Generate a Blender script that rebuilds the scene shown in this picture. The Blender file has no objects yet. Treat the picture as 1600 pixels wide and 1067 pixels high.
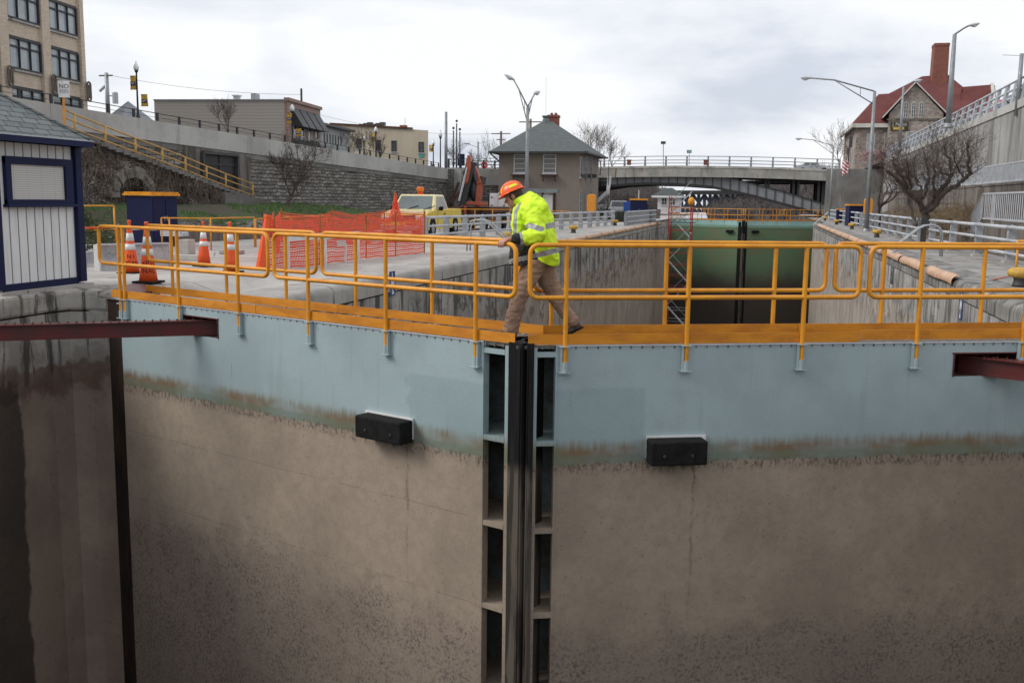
import bpy, math, random
from math import sin, cos, tan, pi, radians, sqrt, atan2
from mathutils import Vector, Matrix, noise
random.seed(7)
SC = bpy.context.scene
COL = SC.collection
# ------------------------------------------------------------- camera, sky, sun, exposure
YAW, PITCH, ROLL = radians(13.9), radians(8.1), radians(0.7)
CAMP = Vector((0, 0, 1.57))
_f = Vector((-sin(YAW)*cos(PITCH), cos(YAW)*cos(PITCH), -sin(PITCH)))
_r = Vector((cos(YAW), sin(YAW), 0)); _u = _r.cross(_f)
CR = _r*cos(ROLL) + _u*sin(ROLL); CU = -_r*sin(ROLL) + _u*cos(ROLL); CF = _f
cd = bpy.data.cameras.new('camera'); cam = bpy.data.objects.new('camera', cd); COL.objects.link(cam)
cd.lens = 35.0; cd.sensor_width = 36.0; cd.clip_start = 0.1; cd.clip_end = 6000
cam.matrix_world = Matrix(((CR.x, CU.x, -CF.x, CAMP.x), (CR.y, CU.y, -CF.y, CAMP.y), (CR.z, CU.z, -CF.z, CAMP.z), (0, 0, 0, 1)))
SC.camera = cam
FP = 1556.0
SUN_EL, SUN_AZ = radians(38), radians(246)      # azimuth clockwise from +Y
W = bpy.data.worlds.new('World'); SC.world = W; W.use_nodes = True
nt = W.node_tree; nt.nodes.clear()
def wn(t, **k):
    n = nt.nodes.new(t)
    for a, b in k.items(): setattr(n, a, b)
    return n
out = wn('ShaderNodeOutputWorld')
sky = wn('ShaderNodeTexSky'); sky.sky_type = 'NISHITA'; sky.sun_disc = False
sky.sun_elevation = SUN_EL; sky.sun_rotation = SUN_AZ; sky.air_density = 1.0; sky.dust_density = 3.0
bg1 = wn('ShaderNodeBackground'); bg1.inputs[1].default_value = 0.12
nt.links.new(sky.outputs[0], bg1.inputs[0])
tc = wn('ShaderNodeTexCoord'); mp = wn('ShaderNodeMapping'); mp.inputs['Scale'].default_value = (1.0, 1.0, 3.2)
mp.inputs['Location'].default_value = (0.35, 0.2, 0.15)
nt.links.new(tc.outputs['Generated'], mp.inputs[0])
nz = wn('ShaderNodeTexNoise'); nz.inputs['Scale'].default_value = 2.6; nz.inputs['Detail'].default_value = 7; nz.inputs['Roughness'].default_value = 0.52
nz.inputs['Distortion'].default_value = 0.25
nt.links.new(mp.outputs[0], nz.inputs['Vector'])
cr = wn('ShaderNodeValToRGB'); e = cr.color_ramp.elements
e[0].position = 0.38; e[0].color = (0.62, 0.67, 0.76, 1)
e[1].position = 0.57; e[1].color = (0.95, 0.96, 0.98, 1)
m_ = e.new(0.47); m_.color = (0.80, 0.83, 0.89, 1)
nt.links.new(nz.outputs[0], cr.inputs[0])
bg2 = wn('ShaderNodeBackground'); bg2.inputs[1].default_value = 0.95
nt.links.new(cr.outputs[0], bg2.inputs[0])
mx = wn('ShaderNodeMixShader'); mx.inputs[0].default_value = 0.93
nt.links.new(bg1.outputs[0], mx.inputs[1]); nt.links.new(bg2.outputs[0], mx.inputs[2]); nt.links.new(mx.outputs[0], out.inputs[0])
sd = bpy.data.lights.new('sun', 'SUN'); sd.energy = 1.7; sd.angle = radians(25); sd.color = (1, 0.97, 0.93)
so = bpy.data.objects.new('sun', sd); COL.objects.link(so)
sdir = Vector((sin(SUN_AZ)*cos(SUN_EL), cos(SUN_AZ)*cos(SUN_EL), sin(SUN_EL)))
so.rotation_euler = sdir.to_track_quat('Z', 'Y').to_euler(); so.location = sdir*60
SC.view_settings.view_transform = 'Standard'; SC.view_settings.look = 'None'
SC.view_settings.exposure = 0.2; SC.view_settings.gamma = 1.0; SC.view_settings.use_curve_mapping = False
try:
    SC.cycles.max_bounces = 6; SC.cycles.diffuse_bounces = 4; SC.cycles.transparent_max_bounces = 8
except Exception: pass
# ------------------------------------------------------------- photo pixel -> place (at a real distance)
def ray(px, py): return CF*FP + CR*(px-800) - CU*(py-533.5)
def aty(px, py, Y):
    r = ray(px, py); return CAMP + r*(Y/r.y)
def onx(px, py, X):
    r = ray(px, py); return CAMP + r*(X/r.x)
def onz(px, py, z):
    r = ray(px, py); return CAMP + r*((z-CAMP.z)/r.z)
def onl(px, py, a, b):
    nx, ny = b[1]-a[1], -(b[0]-a[0]); r = ray(px, py)
    t = ((a[0])*nx + (a[1])*ny)/(r.x*nx + r.y*ny); return CAMP + r*t
def proj(P):
    d = Vector(P)-CAMP; z = d.dot(CF); return 800+FP*d.dot(CR)/z, 533.5-FP*d.dot(CU)/z
# ------------------------------------------------------------- object helpers
ORG = {}
def tag(o, label=None, cat=None, group=None, kind=None):
    if label: o['label'] = label
    if cat: o['category'] = cat
    if group: o['group'] = group
    if kind: o['kind'] = kind
    return o
def thing(name, label, cat, loc=(0, 0, 0), rz=0.0, group=None):
    o = bpy.data.objects.new(name, None); COL.objects.link(o); o.empty_display_size = 0.2
    o.location = loc; o.rotation_euler = (0, 0, rz); tag(o, label, cat, group); ORG[o.name] = Vector(loc)
    return o
def copy_thing(o, loc=None, rz=None, label=None, parent=None):
    c = o.copy(); COL.objects.link(c)
    if parent: c.parent = parent
    if loc is not None: c.location = loc
    if rz is not None: c.rotation_euler = (0, 0, rz)
    if label: c['label'] = label
    for ch in list(o.children): copy_thing(ch, parent=c)
    return c
class MB:
    def __init__(s): s.v = []; s.f = []; s.m = []
    def add(s, vs, fs, mi=0):
        n = len(s.v); s.v += [Vector(v) for v in vs]; s.f += [tuple(i+n for i in f) for f in fs]; s.m += [mi]*len(fs); return s
    def box(s, c, d, rz=0.0, mi=0, R=None):
        c = Vector(c); hx, hy, hz = d[0]/2, d[1]/2, d[2]/2
        R = R or Matrix.Rotation(rz, 3, 'Z')
        vs = [c + R @ Vector((x*hx, y*hy, z*hz)) for x in (-1, 1) for y in (-1, 1) for z in (-1, 1)]
        return s.add(vs, [(0, 1, 3, 2), (4, 6, 7, 5), (0, 4, 5, 1), (2, 3, 7, 6), (0, 2, 6, 4), (1, 5, 7, 3)], mi)
    def bar(s, a, b, w, h=None, mi=0, up=(0, 0, 1)):
        a, b = Vector(a), Vector(b); h = h or w; d = b-a; L = d.length
        if L < 1e-6: return s
        x = d/L; upv = Vector(up)
        if abs(x.dot(upv)) > 0.98: upv = Vector((1, 0, 0))
        y = upv.cross(x).normalized(); z = x.cross(y)
        R = Matrix((x, y, z)).transposed()
        return s.box((a+b)/2, (L, w, h), R=R, mi=mi)
    def tube(s, pts, r, n=8, mi=0, cap=True):
        pts = [Vector(p) for p in pts]; rs = r if isinstance(r, (list, tuple)) else [r]*len(pts)
        vs = []; prev = None
        for i, p in enumerate(pts):
            d = (pts[min(i+1, len(pts)-1)] - pts[max(i-1, 0)])
            d = d.normalized() if d.length > 1e-9 else Vector((0, 0, 1))
            if prev is None:
                a = Vector((0, 0, 1)) if abs(d.z) < 0.9 else Vector((1, 0, 0)); u = a.cross(d).normalized()
            else:
                u = prev - d*prev.dot(d)
                u = u.normalized() if u.length > 1e-6 else d.orthogonal().normalized()
            prev = u; w = d.cross(u)
            vs += [p + (u*cos(2*pi*k/n) + w*sin(2*pi*k/n))*rs[i] for k in range(n)]
        fs = [(i*n+k, i*n+(k+1) % n, (i+1)*n+(k+1) % n, (i+1)*n+k) for i in range(len(pts)-1) for k in range(n)]
        if cap: fs += [tuple(range(n-1, -1, -1)), tuple((len(pts)-1)*n+k for k in range(n))]
        return s.add(vs, fs, mi)
    def lathe(s, prof, c=(0, 0, 0), n=16, mi=0):
        c = Vector(c); vs = []
        for r, z in prof: vs += [c+Vector((r*cos(2*pi*k/n), r*sin(2*pi*k/n), z)) for k in range(n)]
        fs = [(i*n+k, i*n+(k+1) % n, (i+1)*n+(k+1) % n, (i+1)*n+k) for i in range(len(prof)-1) for k in range(n)]
        fs += [tuple(range(n-1, -1, -1)), tuple((len(prof)-1)*n+k for k in range(n))]
        return s.add(vs, fs, mi)
    def prism(s, poly, off, mi=0):
        off = Vector(off); n = len(poly); vs = [Vector(p) for p in poly] + [Vector(p)+off for p in poly]
        fs = [tuple(range(n))[::-1], tuple(range(n, 2*n))] + [(i, (i+1) % n, (i+1) % n+n, i+n) for i in range(n)]
        return s.add(vs, fs, mi)
    def ell(s, c, r, n=12, m=8, R=None, mi=0):
        c = Vector(c); vs = []; R = R or Matrix.Identity(3)
        for j in range(m+1):
            t = pi*j/m
            for k in range(n):
                vs.append(c + R @ Vector((r[0]*sin(t)*cos(2*pi*k/n), r[1]*sin(t)*sin(2*pi*k/n), r[2]*cos(t))))
        fs = [(j*n+k, (j+1)*n+k, (j+1)*n+(k+1) % n, j*n+(k+1) % n) for j in range(m) for k in range(n)]
        return s.add(vs, fs, mi)
    def grid(s, fn, nu, nv, mi=0):
        vs = [fn(i/nu, j/nv) for j in range(nv+1) for i in range(nu+1)]
        fs = [(j*(nu+1)+i, j*(nu+1)+i+1, (j+1)*(nu+1)+i+1, (j+1)*(nu+1)+i) for j in range(nv) for i in range(nu)]
        return s.add(vs, fs, mi)
    def build(s, name, mat, parent=None, smooth=False, bevel=0, local=False, loc=None):
        o_ = Vector((0, 0, 0))
        if parent is not None and not local:
            p = parent
            while p.parent is not None: p = p.parent
            o_ = Vector(p.location)
            Rt = Matrix.Rotation(-p.rotation_euler.z, 3, 'Z')
            vs = [Rt @ (v-o_) for v in s.v]
        elif parent is None and not local:
            xs = [v.x for v in s.v]; ys = [v.y for v in s.v]; zs = [v.z for v in s.v]
            o_ = Vector(((min(xs)+max(xs))/2, (min(ys)+max(ys))/2, min(zs))); vs = [v-o_ for v in s.v]
        else: vs = s.v
        me = bpy.data.meshes.new(name); me.from_pydata([tuple(v) for v in vs], [], s.f); me.validate(); me.update()
        for m in (mat if isinstance(mat, (list, tuple)) else [mat]): me.materials.append(m)
        if len(s.m) == len(me.polygons):
            me.polygons.foreach_set('material_index', s.m)
        if smooth: me.polygons.foreach_set('use_smooth', [True]*len(me.polygons))
        o = bpy.data.objects.new(name, me); COL.objects.link(o)
        if parent is not None: o.parent = parent
        elif not local: o.location = o_
        if bevel:
            b = o.modifiers.new('bevel', 'BEVEL'); b.width = bevel; b.segments = 2; b.limit_method = 'ANGLE'; b.angle_limit = radians(40)
        return o
def smooth_angle(o, deg=40):
    me = o.data
    me.polygons.foreach_set('use_smooth', [True]*len(me.polygons))
    try: me.set_sharp_from_angle(angle=radians(deg))
    except Exception: pass
    return o
ORD = ['nearest', 'second', 'third', 'fourth', 'fifth', 'sixth', 'seventh', 'eighth', 'ninth', 'tenth', 'eleventh', 'twelfth', 'thirteenth', 'fourteenth', 'fifteenth', 'sixteenth', 'seventeenth', 'eighteenth', 'nineteenth', 'twentieth']
def text_mesh(body, size, ext=0.0):
    c = bpy.data.curves.new('letters', 'FONT'); c.body = body; c.size = size; c.extrude = ext; c.align_x = 'CENTER'; c.align_y = 'CENTER'
    o = bpy.data.objects.new('letters', c); COL.objects.link(o)
    dg = bpy.context.evaluated_depsgraph_get(); me = bpy.data.meshes.new_from_object(o.evaluated_get(dg))
    vs = [v.co.copy() for v in me.vertices]; fs = [tuple(p.vertices) for p in me.polygons]
    bpy.data.objects.remove(o); bpy.data.meshes.remove(me)
    return vs, fs
# ------------------------------------------------------------- materials
class NT:
    def __init__(s, name):
        s.m = bpy.data.materials.new(name); s.m.use_nodes = True; s.t = s.m.node_tree; s.b = s.t.nodes['Principled BSDF']
        s.pos = s.t.nodes.new('ShaderNodeNewGeometry').outputs['Position']
    def lk(s, a, b):
        if isinstance(a, (int, float)): b.default_value = a
        elif isinstance(a, (tuple, list)): b.default_value = (*a, 1) if (len(a) == 3 and len(b.default_value) == 4) else a
        else: s.t.links.new(a, b)
    def map(s, sc=(1, 1, 1), loc=(0, 0, 0), rot=(0, 0, 0), v=None):
        n = s.t.nodes.new('ShaderNodeMapping'); s.lk(v if v is not None else s.pos, n.inputs[0])
        n.inputs['Scale'].default_value = sc; n.inputs['Location'].default_value = loc; n.inputs['Rotation'].default_value = rot
        return n.outputs[0]
    def noise(s, scale=1, detail=5, rough=0.55, v=None, dist=0):
        n = s.t.nodes.new('ShaderNodeTexNoise'); s.lk(v if v is not None else s.pos, n.inputs['Vector'])
        n.inputs['Scale'].default_value = scale; n.inputs['Detail'].default_value = detail; n.inputs['Roughness'].default_value = rough; n.inputs['Distortion'].default_value = dist
        return n.outputs[0]
    def vor(s, scale=1, feature='F1', v=None, out='Distance'):
        n = s.t.nodes.new('ShaderNodeTexVoronoi'); n.feature = feature; s.lk(v if v is not None else s.pos, n.inputs['Vector']); n.inputs['Scale'].default_value = scale
        return n.outputs[out]
    def ramp(s, f, a, b, c0=0.0, c1=1.0):
        n = s.t.nodes.new('ShaderNodeMapRange'); s.lk(f, n.inputs[0]); n.inputs[1].default_value = a; n.inputs[2].default_value = b
        n.inputs[3].default_value = c0; n.inputs[4].default_value = c1; n.interpolation_type = 'SMOOTHSTEP' if a != b else 'LINEAR'
        return n.outputs[0]
    def mix(s, f, a, b, mode='MIX'):
        n = s.t.nodes.new('ShaderNodeMix'); n.data_type = 'RGBA'; n.blend_type = mode
        s.lk(f, n.inputs[0]); s.lk(a, n.inputs[6]); s.lk(b, n.inputs[7]); return n.outputs[2]
    def math(s, op, a, b=0.0, c=None):
        n = s.t.nodes.new('ShaderNodeMath'); n.operation = op; s.lk(a, n.inputs[0]); s.lk(b, n.inputs[1])
        if c is not None: s.lk(c, n.inputs[2])
        return n.outputs[0]
    def sep(s, v=None):
        n = s.t.nodes.new('ShaderNodeSeparateXYZ'); s.lk(v if v is not None else s.pos, n.inputs[0]); return n.outputs
    def comb(s, x, y, z):
        n = s.t.nodes.new('ShaderNodeCombineXYZ'); s.lk(x, n.inputs[0]); s.lk(y, n.inputs[1]); s.lk(z, n.inputs[2]); return n.outputs[0]
    def brick(s, v, c1, c2, mortar, bw, rh, ms=0.02, scale=1.0, off=0.5, smooth=0.1):
        n = s.t.nodes.new('ShaderNodeTexBrick'); s.lk(v, n.inputs['Vector']); s.lk(c1, n.inputs['Color1']); s.lk(c2, n.inputs['Color2']); s.lk(mortar, n.inputs['Mortar'])
        n.inputs['Scale'].default_value = scale; n.inputs['Mortar Size'].default_value = ms; n.inputs['Brick Width'].default_value = bw; n.inputs['Row Height'].default_value = rh
        n.inputs['Mortar Smooth'].default_value = smooth; n.offset = off; return n.outputs[0], n.outputs[1]
    def bump(s, h, strength=0.3, dist=0.02):
        n = s.t.nodes.new('ShaderNodeBump'); s.lk(h, n.inputs['Height']); n.inputs['Strength'].default_value = strength; n.inputs['Distance'].default_value = dist
        s.t.links.new(n.outputs[0], s.b.inputs['Normal'])
    def done(s, col, rough=0.8, metal=0.0, spec=None, **k):
        s.lk(col, s.b.inputs['Base Color']); s.lk(rough, s.b.inputs['Roughness']); s.b.inputs['Metallic'].default_value = metal
        if spec is not None: s.b.inputs['Specular IOR Level'].default_value = spec
        return s.m
def simple(name, c1, c2=None, scale=4, rough=0.6, metal=0.0, bump=0.0, bscale=None, stretch=(1, 1, 1), spec=None, lo=.35, hi=.65, bd=0.01):
    n = NT(name); v = n.map(stretch)
    c2 = c2 or tuple(x*0.8 for x in c1)
    f = n.ramp(n.noise(scale, 6, 0.6, v), lo, hi)
    f2 = n.ramp(n.noise(scale*9.3, 4, 0.6, v), 0.3, 0.7)
    col = n.mix(n.math('MULTIPLY_ADD', f2, 0.3, n.math('MULTIPLY', f, 0.75)), c1, c2)
    if bump: n.bump(n.noise(bscale or scale*6, 5, 0.6), bump, bd)
    return n.done(col, n.math('MULTIPLY_ADD', f, 0.1, rough-0.05), metal, spec)
# ============================================================= MATERIALS
M = {}
def worn_paint(name, c1, c2, rough, sc=3, rust=.6, stretch=(1, 1, 1)):
    n = NT(name); v = n.map(stretch); c = n.mix(n.ramp(n.noise(sc, 6, .6, v), .38, .64), c1, c2)
    c = n.mix(n.ramp(n.noise(14, 5, .7), .56, .74, 0, .45), c, tuple(k*.55 for k in c1))
    c = n.mix(n.ramp(n.noise(34, 4, .65), .66, .72, 0, rust), c, (.10, .04, .02))
    c = n.mix(n.ramp(n.noise(5.5, 3, .6, n.map(loc=(3, 1, 7))), .60, .75, 0, .3), c, tuple(min(1, k*1.25+.03) for k in c1))
    n.bump(n.noise(40, 4, .6), .15, .005); return n.done(c, n.ramp(n.noise(9, 4, .6), .3, .7, rough-.08, rough+.18), 0, .5)
M['yellow'] = worn_paint('yellow_paint', (0.76, 0.32, 0.014), (0.62, 0.24, 0.012), .42)
M['toe'] = worn_paint('orange_paint', (0.66, 0.25, 0.010), (0.50, 0.175, 0.008), .5, 2.2, .8, (1, 1, 3))
M['darkblue'] = simple('dark_blue_paint', (0.006, 0.012, 0.062), (0.010, 0.013, 0.045), 2, 0.6, spec=.25)
M['white'] = simple('white_paint', (0.74, 0.74, 0.73), (0.6, 0.59, 0.57), 3, 0.6, stretch=(1, 1, .2))
M['galv'] = simple('galvanised_steel', (0.42, 0.44, 0.46), (0.30, 0.32, 0.34), 5, 0.5, 0.3)
M['galv_light'] = simple('pale_grey_paint', (0.55, 0.57, 0.60), (0.42, 0.44, 0.47), 3, 0.6)
M['steel_dark'] = simple('dark_steel', (0.035, 0.035, 0.04), (0.06, 0.055, 0.05), 4, 0.5)
M['black'] = simple('black_rubber', (0.006, 0.006, 0.007), (0.018, 0.017, 0.016), 9, 0.75, bump=.5, bscale=30, spec=.15)
M['maroon'] = simple('dark_red_paint', (0.13, 0.018, 0.016), (0.07, 0.018, 0.016), 3, 0.4)
M['rust'] = simple('rusty_steel', (0.13, 0.045, 0.02), (0.03, 0.02, 0.015), 7, 0.9)
M['orange'] = simple('orange_plastic', (0.86, 0.10, 0.012), (0.7, 0.08, 0.01), 3, 0.5)
M['refl'] = simple('white_reflective_band', (0.75, 0.75, 0.74), (0.6, 0.6, 0.6), 5, 0.4)
M['glass'] = simple('dark_glass', (0.03, 0.035, 0.04), (0.06, 0.07, 0.08), 1.5, 0.08, spec=0.8)
M['pole'] = simple('grey_pole', (0.30, 0.31, 0.32), (0.22, 0.23, 0.24), 2, 0.5, 0.3)
M['wood'] = simple('weathered_wood', (0.20, 0.17, 0.14), (0.11, 0.09, 0.075), 3, 0.9, stretch=(4, 4, .5))
M['bark'] = simple('bark', (0.15, 0.118, 0.10), (0.07, 0.056, 0.05), 6, 0.95, bump=0.4)
M['twig'] = simple('twigs', (0.11, 0.078, 0.066), (0.07, 0.052, 0.046), 6, 0.95)
M['tan'] = simple('tan_plastic_pipe', (0.62, 0.40, 0.26), (0.45, 0.27, 0.17), 3, 0.6, bump=.2)
M['grate'] = simple('steel_grating', (0.20, 0.19, 0.17), (0.09, 0.08, 0.07), 18, 0.8, bump=.5)
def gate_paint(name, blue, far=False):
    n = NT(name); x, y, z = n.sep()
    st = n.noise(9.0, 6, 0.7, n.map((2.2, 2.2, 0.10)))              # vertical streaks
    big = n.noise(0.55, 4, 0.6); fine = n.noise(22, 5, 0.7); mid = n.noise(4, 6, 0.65)
    zz = n.math('ADD', z, n.math('MULTIPLY', n.math('SUBTRACT', mid, 0.5), 0.10))
    b2 = tuple(c*0.86 for c in blue)
    c = n.mix(n.ramp(big, .4, .62), blue, b2)
    c = n.mix(n.ramp(mid, .5, .75, 0, .25), c, (0.30, 0.33, 0.30))
    c = n.mix(n.ramp(n.noise(3.0, 4, 0.6, n.map((2.2, 2.2, 0.16))), .56, .72, 0, .22), c, (0.24, 0.27, 0.26))
    c = n.mix(n.ramp(n.noise(60, 2, 0.5), .70, .76, 0, .5), c, (0.10, 0.08, 0.06))   # chips
    # repainted patch beside the mitre posts
    if not far:
        xx_ = n.math('ADD', x, n.math('MULTIPLY', n.math('SUBTRACT', mid, .5), .35)); px = n.math('MULTIPLY', n.ramp(xx_, -4.05, -4.0), n.math('SUBTRACT', 1, n.ramp(x, -1.2, -1.15)))
        pz = n.math('MULTIPLY', n.ramp(z, -1.4, -1.1), n.math('SUBTRACT', 1, n.ramp(zz, -0.52, -0.47)))
        c = n.mix(n.math('MULTIPLY', n.math('MULTIPLY', px, pz), .30), c, tuple(k*0.62 for k in (blue[0]*.85, blue[1], blue[2])))
        t0, t1 = -1.0, -1.16
    else: t0, t1 = -0.45, -0.65
    # tide stains
    tide = n.ramp(n.math('ADD', zz, n.math('MULTIPLY', n.math('SUBTRACT', st, .5), .22)), t0-.05, t1-.06)
    stain = n.mix(n.ramp(n.noise(0.9, 4, .6), .36, .56), (0.19, 0.19, 0.125), (0.19, 0.12, 0.06))
    if not far: c = n.mix(n.math('MULTIPLY', n.ramp(n.noise(5, 4, .6, n.map((3, 3, .10), (2, 2, 2))), .70, .76), n.ramp(mid, .4, .6, .2, .8)), c, (.20, .12, .07))
    if far: stain = n.mix(n.ramp(n.noise(.35, 4, .6), .4, .65), (0.20, 0.31, 0.225), (0.22, 0.26, 0.17))
    c = n.mix(n.math('MULTIPLY', tide, 0.9 if far else n.ramp(n.noise(.7, 5, .7, n.map(loc=(7, 1, 0))), .38, .58, .35, .95)), c, stain)
    green = n.math('MULTIPLY', n.ramp(zz, t1-.06, t1-.12), .55)
    c = n.mix(green, c, (0.15, 0.20, 0.15) if not far else (0.14, 0.30, 0.18))
    # dried mud below the high water line
    mud1, mud2 = ((0.375, 0.30, 0.228), (0.30, 0.238, 0.182)) if not far else ((0.06, 0.085, 0.05), (0.075, 0.07, 0.05))
    mud = n.mix(n.ramp(n.noise(0.5, 5, .65), .4, .62), mud1, mud2)
    mud = n.mix(n.ramp(fine, .57, .72, 0, .5), mud, (0.075, 0.06, 0.048))
    mud = n.mix(n.ramp(n.noise(110, 3, .6), .6, .72, 0, .45), mud, (0.06, 0.05, 0.042))
    scr = n.noise(13, 5, .7, n.map((1, 1, 2.6), rot=(0, .12, 0))); mud = n.mix(n.ramp(n.math('ABSOLUTE', n.math('SUBTRACT', scr, .5)), .006, .0, 0, .45), mud, (.10, .078, .062)); xl = n.ramp(x, -3.0, -3.2)
    for zc in (-2.05, -3.1, -4.35):
        ln = n.math('ABSOLUTE', n.math('SUBTRACT', n.math('ADD', z, n.math('MULTIPLY', n.noise(.9, 3, .5), .06)), zc)); mud = n.mix(n.math('MULTIPLY', n.math('MULTIPLY', n.ramp(ln, .010, .003, 0, .4), n.ramp(mid, .4, .6, .1, 1)), xl), mud, (0.09, 0.075, 0.06))
    for xc in (-4.05, -.62): mud = n.mix(n.math('MULTIPLY', n.ramp(n.math('ABSOLUTE', n.math('SUBTRACT', n.math('ADD', x, n.math('MULTIPLY', n.noise(2.5, 5, .7), .16)), xc+.08)), .026, .006), n.math('MULTIPLY', n.ramp(z, -3.9, -1.6, .0, 1), n.ramp(n.noise(6, 4, .7), .4, .6, .1, .6))), mud, (0.12, 0.075, 0.035))
    mud = n.mix(n.ramp(n.noise(7, 6, .75), .42, .62, 0, .2), mud, (0.15, 0.125, 0.105))
    low = n.ramp(n.math('ADD', z, n.math('MULTIPLY', n.math('SUBTRACT', n.noise(1.6, 8, .75), .5), 2.6)), -3.0, -3.8)
    mud = n.mix(n.math('MULTIPLY', low, .35), mud, (0.16, 0.125, 0.11)); mud = n.mix(n.math('MULTIPLY', low, n.math('MULTIPLY', n.ramp(n.noise(24, 6, .8), .48, .60), n.ramp(n.noise(2.5, 4, .7), .35, .6, .3, 1))), mud, (0.115, 0.088, 0.078))
    if far: mud = n.mix(n.ramp(n.math('ADD', z, n.math('MULTIPLY', n.noise(.8, 4, .6), 1.5)), -3.2, -6.0), n.mix(n.ramp(big, .4, .6), (.12, .20, .11), (.15, .18, .10)), (0.062, 0.05, 0.04))
    wl = t1 - .19
    zl = n.math('ADD', zz, n.math('MULTIPLY', n.math('SUBTRACT', fine, .5), .14))
    edge = n.math('MULTIPLY', n.ramp(zl, wl+.03, wl-.01), n.ramp(zl, wl-.16, wl-.05))
    c = n.mix(n.ramp(zl, wl+.012, wl-.03), c, mud)
    c = n.mix(n.math('MULTIPLY', edge, n.ramp(n.noise(26, 4, .7, n.map((1, 1, .5))), .45, .62, .1, .8)), c, (0.07, 0.05, 0.035))
    n.bump(n.math('ADD', fine, n.noise(90, 3, .6)), 0.25, 0.01)
    return n.done(c, n.ramp(zl, wl+.02, wl-.02, .36, .92))
M['gate'] = gate_paint('weathered_blue_gate_paint', (0.365, 0.455, 0.47))
M['gate_far'] = gate_paint('slimy_blue_gate_paint', (0.36, 0.60, 0.56), True)
M['gate_in'] = simple('gate_inside_paint', (0.20, 0.25, 0.25), (0.10, 0.09, 0.07), 2, 0.8)
def seal_mat():
    n = NT('black_seal'); x, y, z = n.sep(); ns = n.noise(8, 5, .6, n.map((1, 1, .3)))
    zl = n.math('ADD', z, n.math('MULTIPLY', n.math('SUBTRACT', ns, .5), .3))
    c = n.mix(n.ramp(zl, -1.3, -1.5), (0.007, 0.007, 0.008), (0.115, 0.095, 0.078))
    c = n.mix(n.ramp(n.noise(3, 4, .6, n.map((3, 3, .25))), .45, .6, 0, .8), c, (0.022, 0.019, 0.016))
    return n.done(c, .7, 0, .2)
M['seal'] = seal_mat()
def concrete(name, c1=(0.34, 0.33, 0.31), c2=(0.22, 0.21, 0.195), dark=(0.05, 0.047, 0.043), stain=.5, z_stain=None, mudz=None, mud=(0.26, 0.22, 0.185), boards=0, wet=None, rgh=.85, scale=1.0, rust=0.0, slabs=0, blotch=0):
    n = NT(name); x, y, z = n.sep()
    a = n.noise(.8*scale, 6, .62); b = n.noise(9*scale, 6, .65); st = n.noise(1.6*scale, 6, .68, n.map((1.6, 1.6, .16)), .4)
    c = n.mix(n.ramp(a, .38, .63), c1, c2)
    c = n.mix(n.ramp(b, .5, .75, 0, .5), c, tuple(k*.62 for k in c1))
    c = n.mix(n.ramp(n.noise(48*scale, 3, .6), .58, .72, 0, .35), c, tuple(k*.5 for k in c1))
    if mudz is not None:
        zl = n.math('ADD', z, n.math('MULTIPLY', n.math('SUBTRACT', n.noise(2.2, 5, .65, n.map((1, 1, .6))), .5), .9))
        mc = n.mix(n.ramp(n.noise(.6, 5, .6), .4, .6), mud, tuple(k*.8 for k in mud))
        mc = n.mix(n.ramp(b, .55, .75, 0, .3), mc, tuple(k*.5 for k in mud))
        c = n.mix(n.ramp(zl, mudz+.12, mudz-.15), c, mc)
    zs = n.math('MULTIPLY', n.ramp(st, .53 if stain < .7 else .47, .70 if stain < .7 else .6), stain)
    if z_stain is not None:
        g = n.ramp(n.math('ADD', z, n.math('MULTIPLY', n.math('SUBTRACT', a, .5), 1.6)), z_stain[1], z_stain[0], 0.12, 1)
        zs = n.math('MULTIPLY', zs, g)
    c = n.mix(zs, c, dark)
    c = n.mix(n.ramp(n.noise(2.2*scale, 6, .7, n.map((2.2, 2.2, .22), (4, 7, 2))), .60, .72, 0, .55*min(1, stain+.2)), c, (0.46, 0.45, 0.43))
    if rust: c = n.mix(n.ramp(n.noise(1.3*scale, 5, .65, n.map((1.8, 1.8, .2), (9, 1, 5))), .60, .70, 0, rust), c, (0.17, 0.085, 0.035))
    if boards:
        v = n.comb(n.math('ADD', x, y), z, 0)
        _, fc = n.brick(v, (0, 0, 0), (0, 0, 0), (1, 1, 1), boards, 30.0, 0.018, off=0.0, smooth=.3)
        c = n.mix(n.math('MULTIPLY', fc, n.ramp(n.noise(.7, 3, .5), .4, .6, .1, .7)), c, tuple(k*.45 for k in c2))
    if wet: c = n.mix(n.ramp(z, wet[0], wet[1]), c, wet[2])
    if blotch:
        bn = n.noise(1.5, 9, .78, n.map((1.3, .8, .9), (3, 9, 1))); zb_ = n.math('MULTIPLY', n.ramp(z, -.75, -1.2), n.ramp(n.math('ADD', z, n.math('MULTIPLY', a, 2.2)), -3.2, -1.6))
        c = n.mix(n.math('MULTIPLY', n.math('MULTIPLY', n.ramp(bn, .50, .58), zb_), blotch), c, (.055, .05, .043))
    if slabs:
        _, fj = n.brick(n.comb(x, y, 0), (0, 0, 0), (0, 0, 0), (1, 1, 1), slabs, slabs*.8, .02, off=.5, smooth=.2)
        c = n.mix(n.math('MULTIPLY', fj, .75), c, (.07, .065, .06))
        ck = n.vor(.35, 'DISTANCE_TO_EDGE', n.mix(.12, n.map(), n.t.nodes.new('ShaderNodeTexNoise').outputs[1])); c = n.mix(n.math('MULTIPLY', n.ramp(ck, .012, .004), n.ramp(n.noise(.4, 3, .5), .5, .6, 0, .7)), c, (.08, .075, .07))
    n.bump(n.math('ADD', b, n.noise(45*scale, 4, .6)), .35, .02)
    return n.done(c, rgh)
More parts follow.
